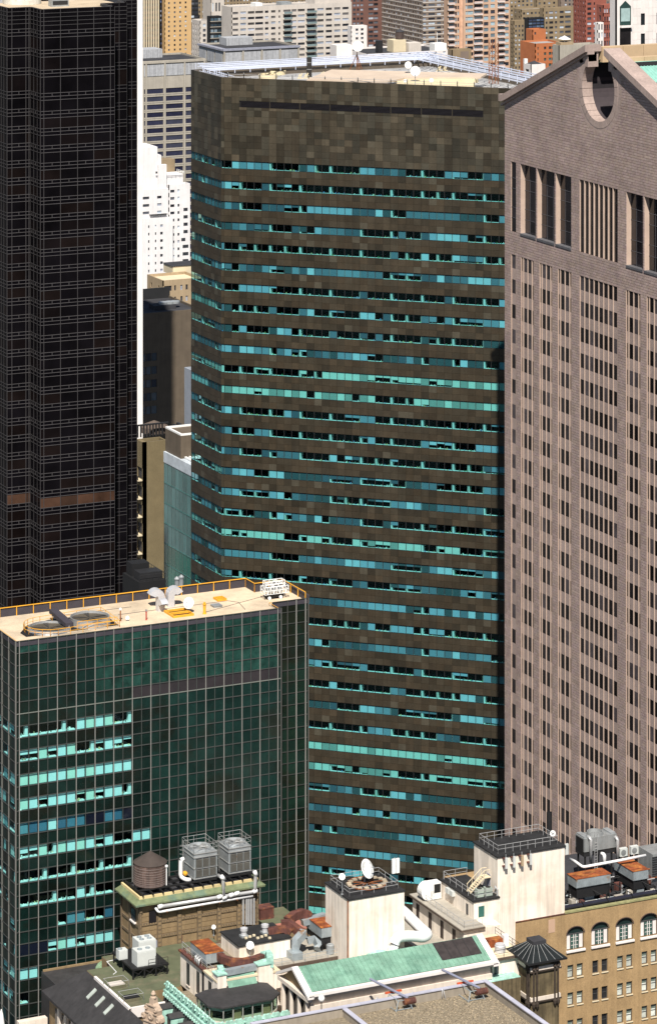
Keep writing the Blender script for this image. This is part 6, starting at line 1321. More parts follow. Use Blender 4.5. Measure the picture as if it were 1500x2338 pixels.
for (p, q) in segs:
    p, q = Vector(p), Vector(q); L = (q-p).length; n = max(1, round(L/1.55)); f = Fr(p, q-p)
    for k in range(n):
        MB().fb(f, L*k/n+0.05, L*(k+1)/n-0.05, -0.06, -0.04, zf+0.05, zh-0.05).build('window_pane', M_lg, t)
        MB().fb(f, L*k/n+0.06, L*(k+1)/n-0.06, -0.22, -0.18, zh-0.55, zh-0.05).build('awning', M_white, t)
        if random.random() < 0.35: MB().fb(f, L*k/n+0.06, L*(k+1)/n-0.06, -0.45, -0.4, zf+0.05, zh-0.5).build('curtain', M_tanb, t)
    for k in range(n+1): MB().fb(f, max(0, L*k/n-0.06), min(L, L*k/n+0.06), -0.12, 0.04, zf, zh).build('post', M_lfr, t)
MB().prism([(a_+0.9, AN-0.1), (a_+0.9, LN0+2.2), (b_-0.9, LN0+2.2), (b_-0.9, AN-0.1)], zf, zh-0.05).build('interior', M_inter, t)
# rusty air handler + curved rusty duct
def boxunit(name, label, x, y, z, w_, d_, h, mside, mtop, cat='air handler', legs=0.4, ribs=6):
    t = thing(name, label, cat); MB().box(x, x+w_, y, y+d_, z+legs, z+legs+h).build('casing', mside, t); MB().box(x-0.06, x+w_+0.06, y-0.06, y+d_+0.06, z+legs+h, z+legs+h+0.08).build('lid', mtop, t)
    for k in range(ribs): MB().box(x+w_*k/ribs+0.02, x+w_*(k+1)/ribs-0.02, y-0.03, y+0.02, z+legs+0.06, z+legs+h-0.06).build('panel', mside, t)
    if legs > 1: MB().box(x+0.2, x+w_-0.2, y+0.2, y+d_-0.2, z+legs*0.4, z+legs-0.02).build('support_frame', M_black, t)
    for i in (0.1, w_-0.25):
        for j in (0.1, d_-0.25): MB().box(x+i, x+i+0.15, y+j, y+j+0.15, z, z+legs).build('leg', M_black, t)
    return t
p = on_z(470, 2210, zA+0.06); boxunit('air_handler', 'rust topped air handler on cream annex beside curved duct', p.x, p.y, zA+0.06, 2.6, 5.2, 1.35, M_duct, M_rust2)
def ductpath(pts, w_, h, m_, name, par, flat=False):
    pts = [Vector(p) for p in pts]; rings = []
    for i, p in enumerate(pts):
        a, c = pts[max(0, i-1)], pts[min(len(pts)-1, i+1)]; d = (c-a).normalized(); up = Vector((0, 0, 1)) if abs(d.z) < 0.8 else Vector((-0.3, -0.95, 0)); s = d.cross(up).normalized(); u = s.cross(d)
        rings.append([p+s*w_/2+u*h/2, p-s*w_/2+u*h/2, p-s*w_/2-u*h/2, p+s*w_/2-u*h/2])
    fs = [(0, 1, 2, 3), tuple(len(rings)*4-4+k for k in (3, 2, 1, 0))]
    for i in range(len(rings)-1):
        for k in range(4): fs.append((i*4+k, i*4+(k+1) % 4, (i+1)*4+(k+1) % 4, (i+1)*4+k))
    b = MB().add([v for r_ in rings for v in r_], [f[::-1] for f in fs]); return b.build(name, m_, par)
t = thing('curved_duct', 'maroon rusty duct curving over cream annex roof', 'duct'); zD = zA+1.25; Q = lambda x, y, z=None: tuple(on_z(x, y, z or zD))
ductpath([Q(500, 2183), Q(510, 2192), Q(530, 2198), Q(555, 2199), Q(580, 2194), Q(600, 2187)], 0.9, 0.95, M_rust3, 'duct', t)
ductpath([Q(600, 2187), Q(612, 2182), Q(616, 2190), Q(617, 2200)], 0.9, 1.3, M_cop2, 'green_elbow', t)
for x, y in ((515, 2196), (560, 2200), (590, 2192)): p = on_z(x, y, zD); MB().box(p.x-0.06, p.x+0.06, p.y-0.06, p.y+0.06, zA, zD-0.45).build('stand', M_black, t)
t = thing('silver_duct', 'pale grey and rusty lower duct above green lean-to roof', 'duct'); ductpath([Q(512, 2222, zA+0.7), Q(540, 2217, zA+0.7), Q(575, 2210, zA+0.7), Q(600, 2206, zA+0.7)], 0.8, 0.75, M_duct, 'duct', t); ductpath([Q(512, 2222, zA+0.7), Q(505, 2220, zA+0.7), Q(502, 2212, zA+0.7)], 0.8, 0.9, M_cop2, 'end_elbow', t)
hrail([(AE+0.2, AN1-0.2), (AE+0.2, AN+0.6)], zA, 1.1, 'grey roof handrail along west edge of cream annex')
t = thing('pipe_cluster', 'tangle of small silver pipes at corner of dark red cornice', 'pipes'); 
for k in range(5): p = on_z(446+4*k, 2190+4*(k % 3), zA+0.5); bend([(p.x, p.y, zA), (p.x, p.y, zA+0.8), (p.x+1.0, p.y+0.6, zA+0.8), (p.x+1.0, p.y+0.6, zA)], 0.14, M_pipe, 'pipe', t)
# black roofed white box
E0, E1, N0, N1 = corner(546, 2162, 87.2, 536, 663); N1 = N0+6.0
t = thing('cream_penthouse_box', 'cream penthouse box with black felt roof behind curved rusty duct', 'penthouse'); MB().box(E0, E1, N0, N1, 82, 87.1).build('wall', M_stuc, t); MB().box(E0-0.15, E1+0.15, N0-0.15, N1+0.1, 87.1, 87.3).build('black_roof', M_blkroof, t)
zB = 87.3; BE, BE1, BN, BN1 = E0, E1, N0, N1
for k, (x, y, lb) in enumerate(((557, 2140, 'silver round exhaust fan nearer ornate penthouse on black roof'), (605, 2132, 'silver round exhaust fan at black roof centre'))):
    t = thing('exhaust_fan', lb, 'exhaust fan'); p = on_z(x, y, zB); MB().box(p.x-0.5, p.x+0.5, p.y-0.5, p.y+0.5, zB, zB+0.25).build('curb', M_galv, t); MB().lathe((p.x, p.y, zB+0.25), [(0.4, 0), (0.4, 0.5), (0.52, 0.6), (0.52, 0.95), (0.3, 1.0), (0.02, 0.9)], 18).build('drum', M_silv, t)
for k in range(7): p = on_z(560+9*k, 2146-3*(k % 3), zB); tag(MB().box(p.x, p.x+0.35, p.y, p.y+0.3, zB+0.0, zB+0.22).build('roof_paver', M_goldp), 'loose pale paver lying on black penthouse roof', 'paver', 'loose pavers on the black roof')
c = P(571, 2160, dN(571, BN-0.6)); dish('satellite_dish', c, 0.55, (-0.3, -0.9, 0.3), 'grey satellite dish on pole in front of cream penthouse box', mount=1.6)
c = P(488, 2118, dN(488, A_N0-0.6)); dish('satellite_dish', c, 0.32, (-0.3, -0.9, 0.3), 'small dish against carved wall of ornate penthouse', mount=1.2)
# red-brown sheds and pink roof left of the rusty ducts
t = thing('maroon_shed', 'small maroon plant box on olive roof below green glass wall', 'plant box'); p = on_z(594, 2103, 78.3); MB().box(p.x, p.x+2.2, p.y, p.y+1.8, 78.3, 79.8).build('casing', M_rust3, t); MB().box(p.x-0.05, p.x+2.25, p.y-0.05, p.y+1.85, 79.8, 79.95).build('lid', M_rust3, t)
t = thing('back_roof_block', 'olive felt roof block with pink tiled strip behind rusty ducts', 'roof block'); p0 = on_z(588, 2120, 78.2); MB().box(p0.x, p0.x+7.0, p0.y-4, NG-0.8, 60, 78.2).build('block', M_tanst, t); MB().box(p0.x+0.1, p0.x+6.9, p0.y-3.9, NG-0.9, 78.204, 78.3).build('felt', M_olive, t); MB().box(p0.x+0.6, p0.x+6.5, p0.y-3.6, p0.y-0.4, 78.3, 78.5).build('pink_tiles', mat('pink_tile', (0.36, 0.15, 0.11), 0.85, 0, 0.2, 2.0), t)
# deck with rusty ductwork
zK = 84.6; pk = on_z(640, 2205, zK); KN = pk.y; KE0 = Ex(615, KN); KE1 = Ex(797, KN)
t = thing('service_deck', 'cream service deck with brown fascia holding rusty ductwork', 'roof deck'); MB().box(KE0, KE1, KN, KN+8, 70, zK-0.35).build('wall', M_stuc, t); MB().box(KE0-0.2, KE1+0.1, KN-0.5, KN+8, zK-0.35, zK).build('fascia', mat('brown_fascia', (0.09, 0.065, 0.05), 0.8), t); MB().box(KE0, KE1, KN-0.3, KN+7.9, zK+0.003, zK+0.05).build('deck', M_conc, t)
f = SF(KE0, KN)
for x in (656, 690, 718, 770): MB().fb(f, f.u(x), f.u(x+14), 0, 0.03, zK-1.3, zK-1.0).build('slot_window', M_black, t)
hrail([(KE0, KN-0.4), (KE1, KN-0.4)], zK, 1.05, 'thin rusty handrail along edge of service deck', M_duct)
t = thing('rusty_ductwork', 'large maroon ducts looping over the service deck', 'ductwork'); Kp = lambda x, y, n: (Ex(x, n), n, zN(x, y, n))
ductpath([Kp(655, 2105, KN+5.5), Kp(672, 2092, KN+6.2), Kp(690, 2086, KN+6.4), Kp(708, 2092, KN+6.2)], 1.0, 1.1, M_rust3, 'duct', t)
ductpath([Kp(642, 2112, KN+5.0), Kp(660, 2110, KN+4.6), Kp(680, 2126, KN+3.4), Kp(692, 2134, KN+2.6)], 1.05, 1.0, M_rust3, 'duct', t)
ductpath([Kp(694, 2130, KN+2.6), Kp(688, 2138, KN+2.2), Kp(677, 2150, KN+1.9), Kp(674, 2166, KN+1.8), Kp(674, 2180, KN+1.8)], 1.0, 1.0, M_duct, 'grey_elbow', t)
ductpath([Kp(612, 2128, KN+4.6), Kp(632, 2124, KN+4.4), Kp(650, 2122, KN+4.0), Kp(664, 2132, KN+3.4)], 0.9, 0.8, M_rust3, 'duct', t)
ductpath([Kp(702, 2150, KN+2.8), Kp(716, 2146, KN+2.6), Kp(728, 2158, KN+2.2), Kp(724, 2168, KN+1.8)], 0.9, 0.8, M_duct, 'grey_elbow', t)
ductpath([Kp(690, 2108, KN+5.8), Kp(715, 2100, KN+5.8), Kp(742, 2092, KN+5.8)], 0.9, 0.8, M_duct, 'duct', t)
a_ = Kp(674, 2190, KN+1.2); MB().box(a_[0]-0.8, a_[0]+0.8, KN+0.4, KN+2.4, zK+0.05, zK+1.0).build('plenum', M_duct, t)
p = Kp(734, 2142, KN+1.6); boxunit('air_handler', 'largest rust roofed air handler on steel stand over service deck', p[0], KN+1.6, zK+0.4, 2.4, 5.0, 1.35, M_duct, M_rust2, legs=max(0.5, p[2]-zK-0.5))
tag(MB().lathe((Ex(754, KN+0.8), KN+0.8, zK+0.05), [(0.55, 0), (0.55, 1.2), (0.4, 1.3), (0.3, 1.25)], 16).build('round_vent', M_galv), 'squat grey round vent on service deck by white tower', 'vent')
for k in range(5): p = Kp(770+3.2*k, 2158, KN+1.4); 
t = thing('pipe_rack', 'row of short white topped vent pipes at corner of service deck', 'pipes')
for k in range(5): x = Ex(770+3.4*k, KN+1.2); MB().lathe((x, KN+1.2, zK+0.05), [(0.09, 0), (0.09, 0.7), (0.19, 0.75), (0.19, 1.0), (0.02, 1.05)], 8).build('pipe', M_wpipe, t)
# ---- cream elevator tower with dish
E0, E1, N0, N1 = corner(797, 2056, 93.4, 743, 923)
t = thing('cream_elevator_tower', 'plain cream stucco elevator tower with black roof and big satellite dish', 'elevator tower'); MB().box(E0, E1, N0, N1, 70, 93.3).build('wall', M_stuc, t); MB().box(E0-0.12, E1+0.12, N0-0.12, N1+0.12, 93.3, 93.5).build('black_roof', M_blkroof, t); VE0, VE1, VN0, VN1 = E0, E1, N0, N1
MB().box(E0-0.14, E0-0.02, N0+0.2, N0+0.34, 78, 93.2).build('downpipe', M_rust, t)
hrail([(E0+0.5, N0+0.9), (E1-0.5, N0+0.9), (E1-0.5, N1-0.6), (E0+0.5, N1-0.6), (E0+0.5, N0+0.9)], 93.5, 1.05, 'grey handrail around the black roof of elevator tower')
zV = 93.5; c = P(838, 1985, dN(838, (VN0+VN1)/2+0.5)); t = dish('satellite_dish', c, 1.35, (0.5, -0.8, 0.42), 'huge white satellite dish seen side on atop elevator tower', mount=c.z-zV-0.1)
b = MB(); cx_, cy_ = c.x, c.y
for k in range(8): a = k*0.785; b.tube([(cx_, cy_, zV+0.25), (cx_+2.6*math.cos(a), cy_+2.0*math.sin(a), zV+0.12)], 0.07, 5)
b.lathe((cx_, cy_, zV+0.1), [(2.55, 0), (2.7, 0), (2.7, 0.12), (2.55, 0.12)], 24, ring=True); b.build('ballast_frame', M_rust, t)
for k in range(16):
    a = k*0.3927; x, y = cx_+2.6*math.cos(a), cy_+2.0*math.sin(a); MB().box(x-0.3, x+0.3, y-0.25, y+0.25, zV+0.12, zV+0.32, vt(0.2)).build('ballast_block', mat('concrete_ballast', (0.40, 0.33, 0.24), 0.9), t)
c = P(781, 2003, dN(781, VN0+2.0)); dish('satellite_dish', c, 0.45, (-0.4, -0.8, 0.5), 'small pale dish at west rail of elevator tower roof', mount=c.z-zV)
t = thing('panel_antenna', 'tall white twin panel antenna at rear rail of elevator tower', 'antenna'); p = px3(895, 2015, VN1-1.2); 
for k in range(2): MB().box(p[0]+0.62*k, p[0]+0.5+0.62*k, VN1-1.3, VN1-1.05, zV+0.1, zV+2.1).build('panel', M_white, t)
MB().tube([(p[0]+0.55, VN1-0.9, zV), (p[0]+0.55, VN1-0.9, zV+2.2)], 0.06, 6).build('pole', M_galv, t)
# white duct loop
t = thing('white_duct', 'fat white duct looping out from elevator tower and down behind green roof', 'duct'); Nw_ = VN0+0.5; Wp = lambda x, y, n: (Ex(x, n), n, zN(x, y, n))
bend([Wp(916, 2078, VN0+5), Wp(930, 2090, VN0+4), Wp(962, 2122, VN0+1), Wp(978, 2134, VN0+0.2), Wp(968, 2142, VN0-0.6), Wp(940, 2138, VN0-0.8), Wp(908, 2140, VN0-1.0), Wp(897, 2160, VN0-1.1), Wp(899, 2185, VN0-1.1)], 0.72, M_wpipe, 'duct', t, 12, 1.3)
bend([Wp(930, 2098, VN0+4.6), Wp(960, 2128, VN0+2), Wp(980, 2140, VN0+1)], 0.5, M_wpipe, 'duct', t, 10)
t = thing('copper_dome_vent', 'low verdigris copper hood with open top behind green pediment roof', 'roof vent'); p = Wp(868, 2178, VN0-1.6); MB().lathe((p[0], p[1], p[2]-0.8), [(2.2, 0), (1.9, 0.5), (1.0, 1.0), (0.6, 1.05), (0.5, 0.8), (0.02, 0.8)], 8).build('hood', M_cop2, t)
# ---- pediment house with green standing seam roof
zE2 = 86.0; p = on_z(704.6, 2268, zE2); HN = p.y; HE0 = p.x; HE1 = Ex(1128, HN); WD = 8.6; zRd = 87.9; RN = HN+WD/2
t = thing('pediment_house', 'long pale stone pediment house with green standing seam copper roof', 'roof house')
MB().box(HE0+0.4, HE1-0.4, HN+0.3, HN+WD-0.3, 78, zE2-0.5).build('wall', M_ltst, t)
MB().add([(HE0+0.3, HN, zE2), (HE1-0.3, HN, zE2), (HE1-0.3, RN, zRd), (HE0+0.3, RN, zRd), (HE1-0.3, HN+WD, zE2), (HE0+0.3, HN+WD, zE2)], [(0, 1, 2, 3), (3, 2, 4, 5)]).build('copper_roof', M_copr, t)
n_ = 38; sx0, sx1 = HE0+(HE1-HE0)*0.74, HE0+(HE1-HE0)*0.955
for k in range(n_):
    x = HE0+0.5+(HE1-HE0-1.0)*(k+0.5)/n_
    y0 = HN+0.05; y1 = RN-0.02
    if sx0 < x < sx1: y1 = HN+1.2
    f0, f1 = (y0-HN)/(RN-HN), (y1-HN)/(RN-HN); z0, z1 = zE2+(zRd-zE2)*f0, zE2+(zRd-zE2)*f1
    MB().add([(x-0.035, y0, z0), (x+0.035, y0, z0), (x+0.035, y1, z1), (x-0.035, y1, z1), (x-0.02, y0, z0+0.09), (x+0.02, y0, z0+0.09), (x+0.02, y1, z1+0.09), (x-0.02, y1, z1+0.09)], [(0, 1, 5, 4), (1, 2, 6, 5), (3, 0, 4, 7), (4, 5, 6, 7)]).build('seam', M_copr, t)
zz = lambda y: zE2+(zRd-zE2)*(y-HN)/(RN-HN)+0.06
MB().add([(sx0, HN+1.2, zz(HN+1.2)), (sx1, HN+1.2, zz(HN+1.2)), (sx1, RN-0.1, zz(RN-0.1)), (sx0, RN-0.1, zz(RN-0.1))], [(0, 1, 2, 3)]).build('skylight', mat('brown_skylight', (0.05, 0.042, 0.04), 0.15, 0, 0.3, 0.8), t)
for k in range(5): x = sx0+(sx1-sx0)*k/4; MB().add([(x-0.04, HN+1.2, zz(HN+1.2)+0.03), (x+0.04, HN+1.2, zz(HN+1.2)+0.03), (x+0.04, RN-0.1, zz(RN-0.1)+0.03), (x-0.04, RN-0.1, zz(RN-0.1)+0.03)], [(0, 1, 2, 3)]).build('glazing_bar', M_dkmetal, t)
MB().box(HE0-0.25, HE1+0.25, HN-0.75, HN-0.02, zE2-0.42, zE2-0.04).build('eave_coping', M_wst, t); MB().box(HE0, HE1, HN-0.3, HN+0.25, zE2-0.85, zE2-0.42).build('bed_mould', M_ltst, t)
MB().box(HE0+0.3, HE1-0.3, HN-0.02, HN+0.3, zE2-2.6, zE2-1.9).build('frieze_band', M_ltst, t); MB().box(HE0+4, HE1-2, HN-1.8, HN+0.28, zE2-3.4, zE2-2.8).build('lower_roof', M_slate, t)
for s, x in ((-1, HE0), (1, HE1)):
    for half_ in (0, 1):
        y0, y1 = (HN-0.75, RN) if not half_ else (RN, HN+WD+0.75); za, zb_ = (zE2-0.3, zRd+0.12) if not half_ else (zRd+0.12, zE2-0.3)
        MB().add([(x-0.45, y0, za), (x+0.45, y0, za), (x+0.45, y1, zb_), (x-0.45, y1, zb_), (x-0.45, y0, za-0.4), (x+0.45, y0, za-0.4), (x+0.45, y1, zb_-0.4), (x-0.45, y1, zb_-0.4)], [(0, 1, 2, 3), (4, 5, 1, 0), (7, 4, 0, 3), (6, 7, 3, 2), (5, 6, 2, 1), (7, 6, 5, 4)]).build('raking_coping', M_wst, t)
MB().add([(HE0+0.25, HN-0.2, zE2-0.7), (HE0+0.25, HN+WD+0.2, zE2-0.7), (HE0+0.25, RN, zRd-0.2)], [(1, 0, 2)]).build('tympanum', M_tanst, t)
MB().box(HE0-0.35, HE0+0.4, HN-0.4, HN+WD+0.4, zE2-1.2, zE2-0.72).build('pediment_cornice', M_ltst, t)
for k in range(4): MB().lathe((HE0+0.1, HN+0.6+2.45*k, 79), [(0.32, 0), (0.3, 3), (0.27, zE2-1.2-79)], 12).build('column', M_ltst, t)
MB().box(HE0+0.38, HE0+0.42, HN+0.5, HN+WD-0.5, 79, zE2-1.25).build('porch_glass', M_bronze, t)
# ---- gravel roof with window washing davits (nearest roof)
GN = 411.0; GE1 = Ex(1110, GN); zP = 86.0; zGv = 84.7
t = thing('gravel_roof_block', 'near building with tan gravel roof and blue-grey coped parapets', 'building')
MB().box(175, GE1, 380, GN, 50, zGv-0.02).build('block', M_tanst, t); MB().box(175, GE1-0.4, 380, GN-0.4, zGv-0.015, zGv).build('gravel', M_gravel, t)
MB().box(175, GE1, GN-0.4, GN, zGv, zP-0.12).build('back_parapet', M_pary, t); MB().box(GE1-0.4, GE1, 380, GN-0.4, zGv, zP-0.12).build('east_parapet', M_pary, t)
for k in range(13): MB().box(GE1-0.6-2.6*(k+1)+0.02, GE1-0.6-2.6*k, GN-0.55, GN+0.12, zP-0.12, zP, vt(0.1)).build('coping_stone', M_parp, t)
for k in range(10): MB().box(GE1-0.55, GE1+0.12, GN+0.12-2.6*(k+1)+0.02, GN+0.12-2.6*k, zP-0.12, zP, vt(0.1)).build('coping_stone', M_parp, t)
p = on_z(800, 2312, zP-0.1); MB().box(p.x-0.3, p.x+0.15, 380, GN-0.55, zGv, zP-0.25).build('cross_parapet', M_pary, t); MB().box(p.x-0.42, p.x+0.27, 380, GN-0.56, zP-0.25, zP-0.14).build('cross_coping', M_parp, t)
gs = MB(); rg = random.Random(3)
for _ in range(9000):
    x = rg.uniform(p.x+0.3, GE1-0.5); y = rg.uniform(398, GN-0.5); s = rg.uniform(0.03, 0.085); f = rg.choice([0.5, 0.8, 1, 1.3, 1.7]); 
    gs.add([(x-s, y-s, zGv), (x+s, y-s*0.8, zGv), (x+s*0.8, y+s, zGv), (x-s, y+s, zGv), (x, y, zGv+s*0.9)], [(0, 1, 4), (1, 2, 4), (2, 3, 4), (3, 0, 4)], (f, f*0.97, f*0.93))
gs.build('gravel_stones', M_gravel, t, 'stuff')
def davit(x, y, label):
    t = thing('window_davit', label, 'davit'); p = on_z(x, y, zGv); sD = 1.35; M_dv = mat('davit_grey', (0.24, 0.25, 0.33), 0.5, 0.3, 0.1)
    a = Vector((p.x, p.y, zGv)); MB().tube([a+Vector((0.6, -2.0, 1.0))*sD, a+Vector((-1.6, 1.9, 1.9))*sD], 0.17, 8).build('boom', M_dv, t)
    b = MB()
    for q in ((-0.9, -0.2), (0.9, -0.2), (-0.9, -2.4), (0.9, -2.4)): b.tube([a+Vector((q[0], q[1], 0))*sD, a+Vector((q[0]*0.6, q[1]*0.9, 1.0))*sD], 0.07, 5)
    for z_ in (0.08, 0.95):
        s = 1 if z_ < 0.5 else 0.62; b.tube([a+Vector((-0.9*s, -0.2, z_))*sD, a+Vector((0.9*s, -0.2, z_))*sD, a+Vector((0.9*s, -2.4*0.92, z_))*sD, a+Vector((-0.9*s, -2.4*0.92, z_))*sD, a+Vector((-0.9*s, -0.2, z_))*sD], 0.07, 5)
    b.build('frame', M_duct, t); MB().box(a.x-1.2, a.x+1.2, a.y-0.12, a.y+0.1, zGv+1.28, zGv+1.5).build('red_beam', mat('red_orange_paint', (0.55, 0.09, 0.03), 0.6), t)
    for k in range(6): MB().lathe((a.x+0.2+0.28*k, a.y-2.9, zGv+1.0), [(0.42, -0.12), (0.42, 0.12), (0.12, 0.13)], 12, axis=(1, 0, 0)).build('counterweight', M_rust3, t)
davit(898, 2290, 'window washing davit nearer the cross parapet on gravel roof'); davit(1062, 2268, 'window washing davit at gravel roof corner')
for k, (x, y) in enumerate(((862, 2303), (943, 2290), (1012, 2283))):
    p = on_z(x, y, zGv); tag(bend([(p.x-0.15, p.y, zGv-0.02), (p.x-0.15, p.y, zGv+1.3), (p.x+0.1, p.y+0.25, zGv+1.3), (p.x+0.25, p.y-0.2, zGv-0.02)], 0.07, M_silv, 'tie_back_hoop'), ['silver roof anchor hoop next to the cross parapet', 'silver roof anchor hoop between the two davits, nearer first davit', 'silver roof anchor hoop beside davit at roof corner'][k], 'roof anchor')
t = thing('globe_lamp', 'white round globe lamp on pole above near parapet', 'lamp'); p = P(734, 2330, dN(734, GN+0.1)); MB().tube([(p.x, p.y, zP-0.6), (p.x, p.y, zP+1.1)], 0.06, 6).build('pole', M_black, t)
MB().lathe((p.x, p.y, zP+1.42), [(0.02, -0.46), (0.3, -0.34), (0.45, 0), (0.3, 0.34), (0.02, 0.46)], 16).build('globe', M_white, t, smooth=True)
# ---- stair building, ledge wing and tall bulkhead of the hotel
t = thing('ledge_wing', 'low cream wing with brown doors and railed ledge roof', 'roof wing'); LE = 225.0; LN = 427.3; LN1 = 443.0; UE = 228.2; zLd = 86.6
MB().box(LE+0.3, UE+3, LN+0.2, LN1, 70, zLd-0.35).build('wall', M_stuc, t); MB().box(LE-0.25, UE+0.3, LN-0.2, LN1, zLd-0.35, zLd-0.1).build('fascia', mat('brown_fascia', (0.09, 0.065, 0.05), 0.8), t); MB().box(LE-0.2, UE+0.3, LN-0.15, LN1, zLd-0.1, zLd).build('ledge_roof', M_conc, t)
fw = WF(LE+0.3, LN1)
for u in (1.2, 5.0, 8.6, 12.2): MB().fb(fw, u, u+0.9, 0, 0.05, zLd-3.4, zLd-1.0).build('door', mat('brown_door', (0.05, 0.035, 0.03), 0.7), t)
MB().box(LE-4.5, LE+0.3, LN-2, LN1, 70, zLd-3.6).build('terrace', M_conc, t)
hrail([(LE+0.4, LN1-2), (LE+0.4, LN+0.2), (UE, LN+0.2)], zLd, 1.0, 'thin handrail along the cream ledge roof')
t = thing('white_blower', 'white snail shaped blower with dark square mouth on ledge roof', 'blower'); p = on_z(985, 2062, zLd); MB().lathe((p.x, p.y+1.4, zLd+1.25), [(0.02, -0.7), (1.2, -0.7), (1.2, 0.7), (0.02, 0.7)], 22, axis=(0, 1, 0)).build('scroll', M_white, t); MB().box(p.x+0.2, p.x+1.9, p.y+0.7, p.y+2.1, zLd+0.1, zLd+2.4).build('housing', M_white, t); MB().box(p.x+0.8, p.x+1.8, p.y+0.66, p.y+0.7, zLd+1.0, zLd+2.2).build('mouth', M_black, t)
t = thing('stair_house', 'cream stair house with black railed roof and teal louvre', 'roof house'); zS = 89.1; SN0, SN1 = 430.0, 439.8; BE_ = Ex(1136, 430.6)
MB().box(UE, BE_, SN0, SN1, 80, zS-0.1).build('wall', M_stuc, t); MB().box(UE-0.15, BE_, SN0-0.15, SN1+0.1, zS-0.1, zS+0.12).build('black_roof', M_blkroof, t); f = SF(UE, SN0)
MB().fb(f, 0.75, 1.65, 0, 0.05, zS-2.3, zS-0.8).build('louvre', mat('teal_louvre', (0.03, 0.12, 0.10), 0.6), t)
fw = WF(UE, SN1); MB().fb(fw, 7.6, 8.2, 0, 0.04, zS-2.4, zS-0.9).build('window', M_far, t)
for u in (2.2, 3.4): MB().fb(fw, u, u+0.9, 0.0, 0.5, zS-1.0, zS-0.3).build('wall_unit', M_acw, t)
hrail([(UE+0.3, SN1-0.3), (UE+0.3, SN0+0.3), (BE_-0.3, SN0+0.3)], zS+0.12, 1.1, 'grey handrail along west and south edges of stair house roof'); hrail([(UE+0.3, SN1-0.2), (BE_-0.1, SN1-0.2)], zS+0.12, 1.1, 'grey handrail along far edge of stair house roof')
for k in range(2): t = thing('condenser', ['grey green condenser box beside stair foot', 'grey green condenser box beside cream bulkhead corner'][k], 'condenser'); x = UE+1.0+1.35*k; MB().box(x, x+1.0, SN0+0.7, SN0+1.6, zS+0.12, zS+1.25).build('casing', mat('condenser_grey', (0.33, 0.38, 0.33), 0.6), t); MB().lathe((x+0.5, SN0+1.15, zS+1.25), [(0.38, 0), (0.38, 0.06), (0.02, 0.05)], 14).build('grille', M_dkmetal, t)
# tall bulkhead
E0, E1, N0, N1 = corner(1136, 2130, 84.2, 1101, 1289); N0 = 430.6; zT_ = zN(1136, 1960, N0)
t = thing('cream_bulkhead', 'tall cream stucco bulkhead with black railed roof and antennas', 'bulkhead'); E0 = Ex(1136, N0); E1 = Ex(1289, N0); N1 = N0+5.0
MB().box(E0, E1, N0, N1+2.0, 80, zT_).build('wall', M_stuc, t); MB().box(E0-0.15, E1+0.15, N0-0.15, N1+2.2, zT_, zT_+0.2).build('black_roof', M_blkroof, t)
fw = WF(E0, N1+2); MB().fb(fw, 3.9, 4.9, 0, 0.05, zS+0.1, zS+2.3).build('door', M_eave, t)
hrail([(E0+0.6, N1+1.5), (E0+0.6, N0+1.0), (E1-0.6, N0+1.0), (E1-0.6, N1+1.5), (E0+0.6, N1+1.5)], zT_+0.2, 1.15, 'grey handrail around the top of tall cream bulkhead', None, 1.25)
MB().tube([(E0-0.1, N0-0.15, 82), (E0-0.1, N0-0.15, zT_-4.3), (E0-0.3, N0+0.3, zT_-4.0)], 0.13, 8).build('downpipe', M_pipe, t)
for k, x in enumerate((1151, 1169, 1187.5, 1207)):
    t = thing('wall_antenna', ['white panel antenna nearest west corner of cream bulkhead', 'white panel antenna with looped cable on cream bulkhead', 'brown panel antenna on cream bulkhead wall', 'white panel antenna nearest middle of cream bulkhead wall'][k], 'antenna'); u = Ex(x, N0); zz_ = zN(x, 1955-3*k, N0)
    MB().box(u-0.17, u+0.17, N0-0.75, N0-0.55, zz_-1.6, zz_-0.1).build('panel', M_tanb if k == 2 else M_acw, t); MB().tube([(u, N0-0.5, zz_-1.9), (u, N0-0.5, zz_+0.35)], 0.05, 6).build('pole', M_galv, t)
    for q in (-0.25, -1.35): MB().box(u-0.35, u+0.04, N0-0.55, N0+0.02, zz_+q-0.06, zz_+q+0.06).build('bracket', M_rust3, t)
t = thing('wall_antenna', 'white panel antenna at east corner of cream bulkhead', 'antenna'); MB().box(E1+0.2, E1+0.7, N0+0.1, N0+0.35, zT_-1.2, zT_+0.3).build('panel', M_acw, t); MB().box(E1-0.01, E1+0.25, N0+0.2, N0+0.3, zT_-0.3, zT_-0.2).build('bracket', M_galv, t)
c = P(1262, 1904, dN(1262, N1)); dish('satellite_dish', c, 0.42, (-0.4, -0.8, 0.3), 'small grey dish at rear corner of cream bulkhead roof', mount=c.z-zT_-0.2)
tag(MB().lathe((Ex(1254, N1+1), N1+1.0, zT_+0.1), [(0.4, 0), (0.4, 2.9), (0.33, 2.9), (0.33, 2.5)], 14).build('black_flue', M_black), 'black round flue behind tall cream bulkhead', 'flue')
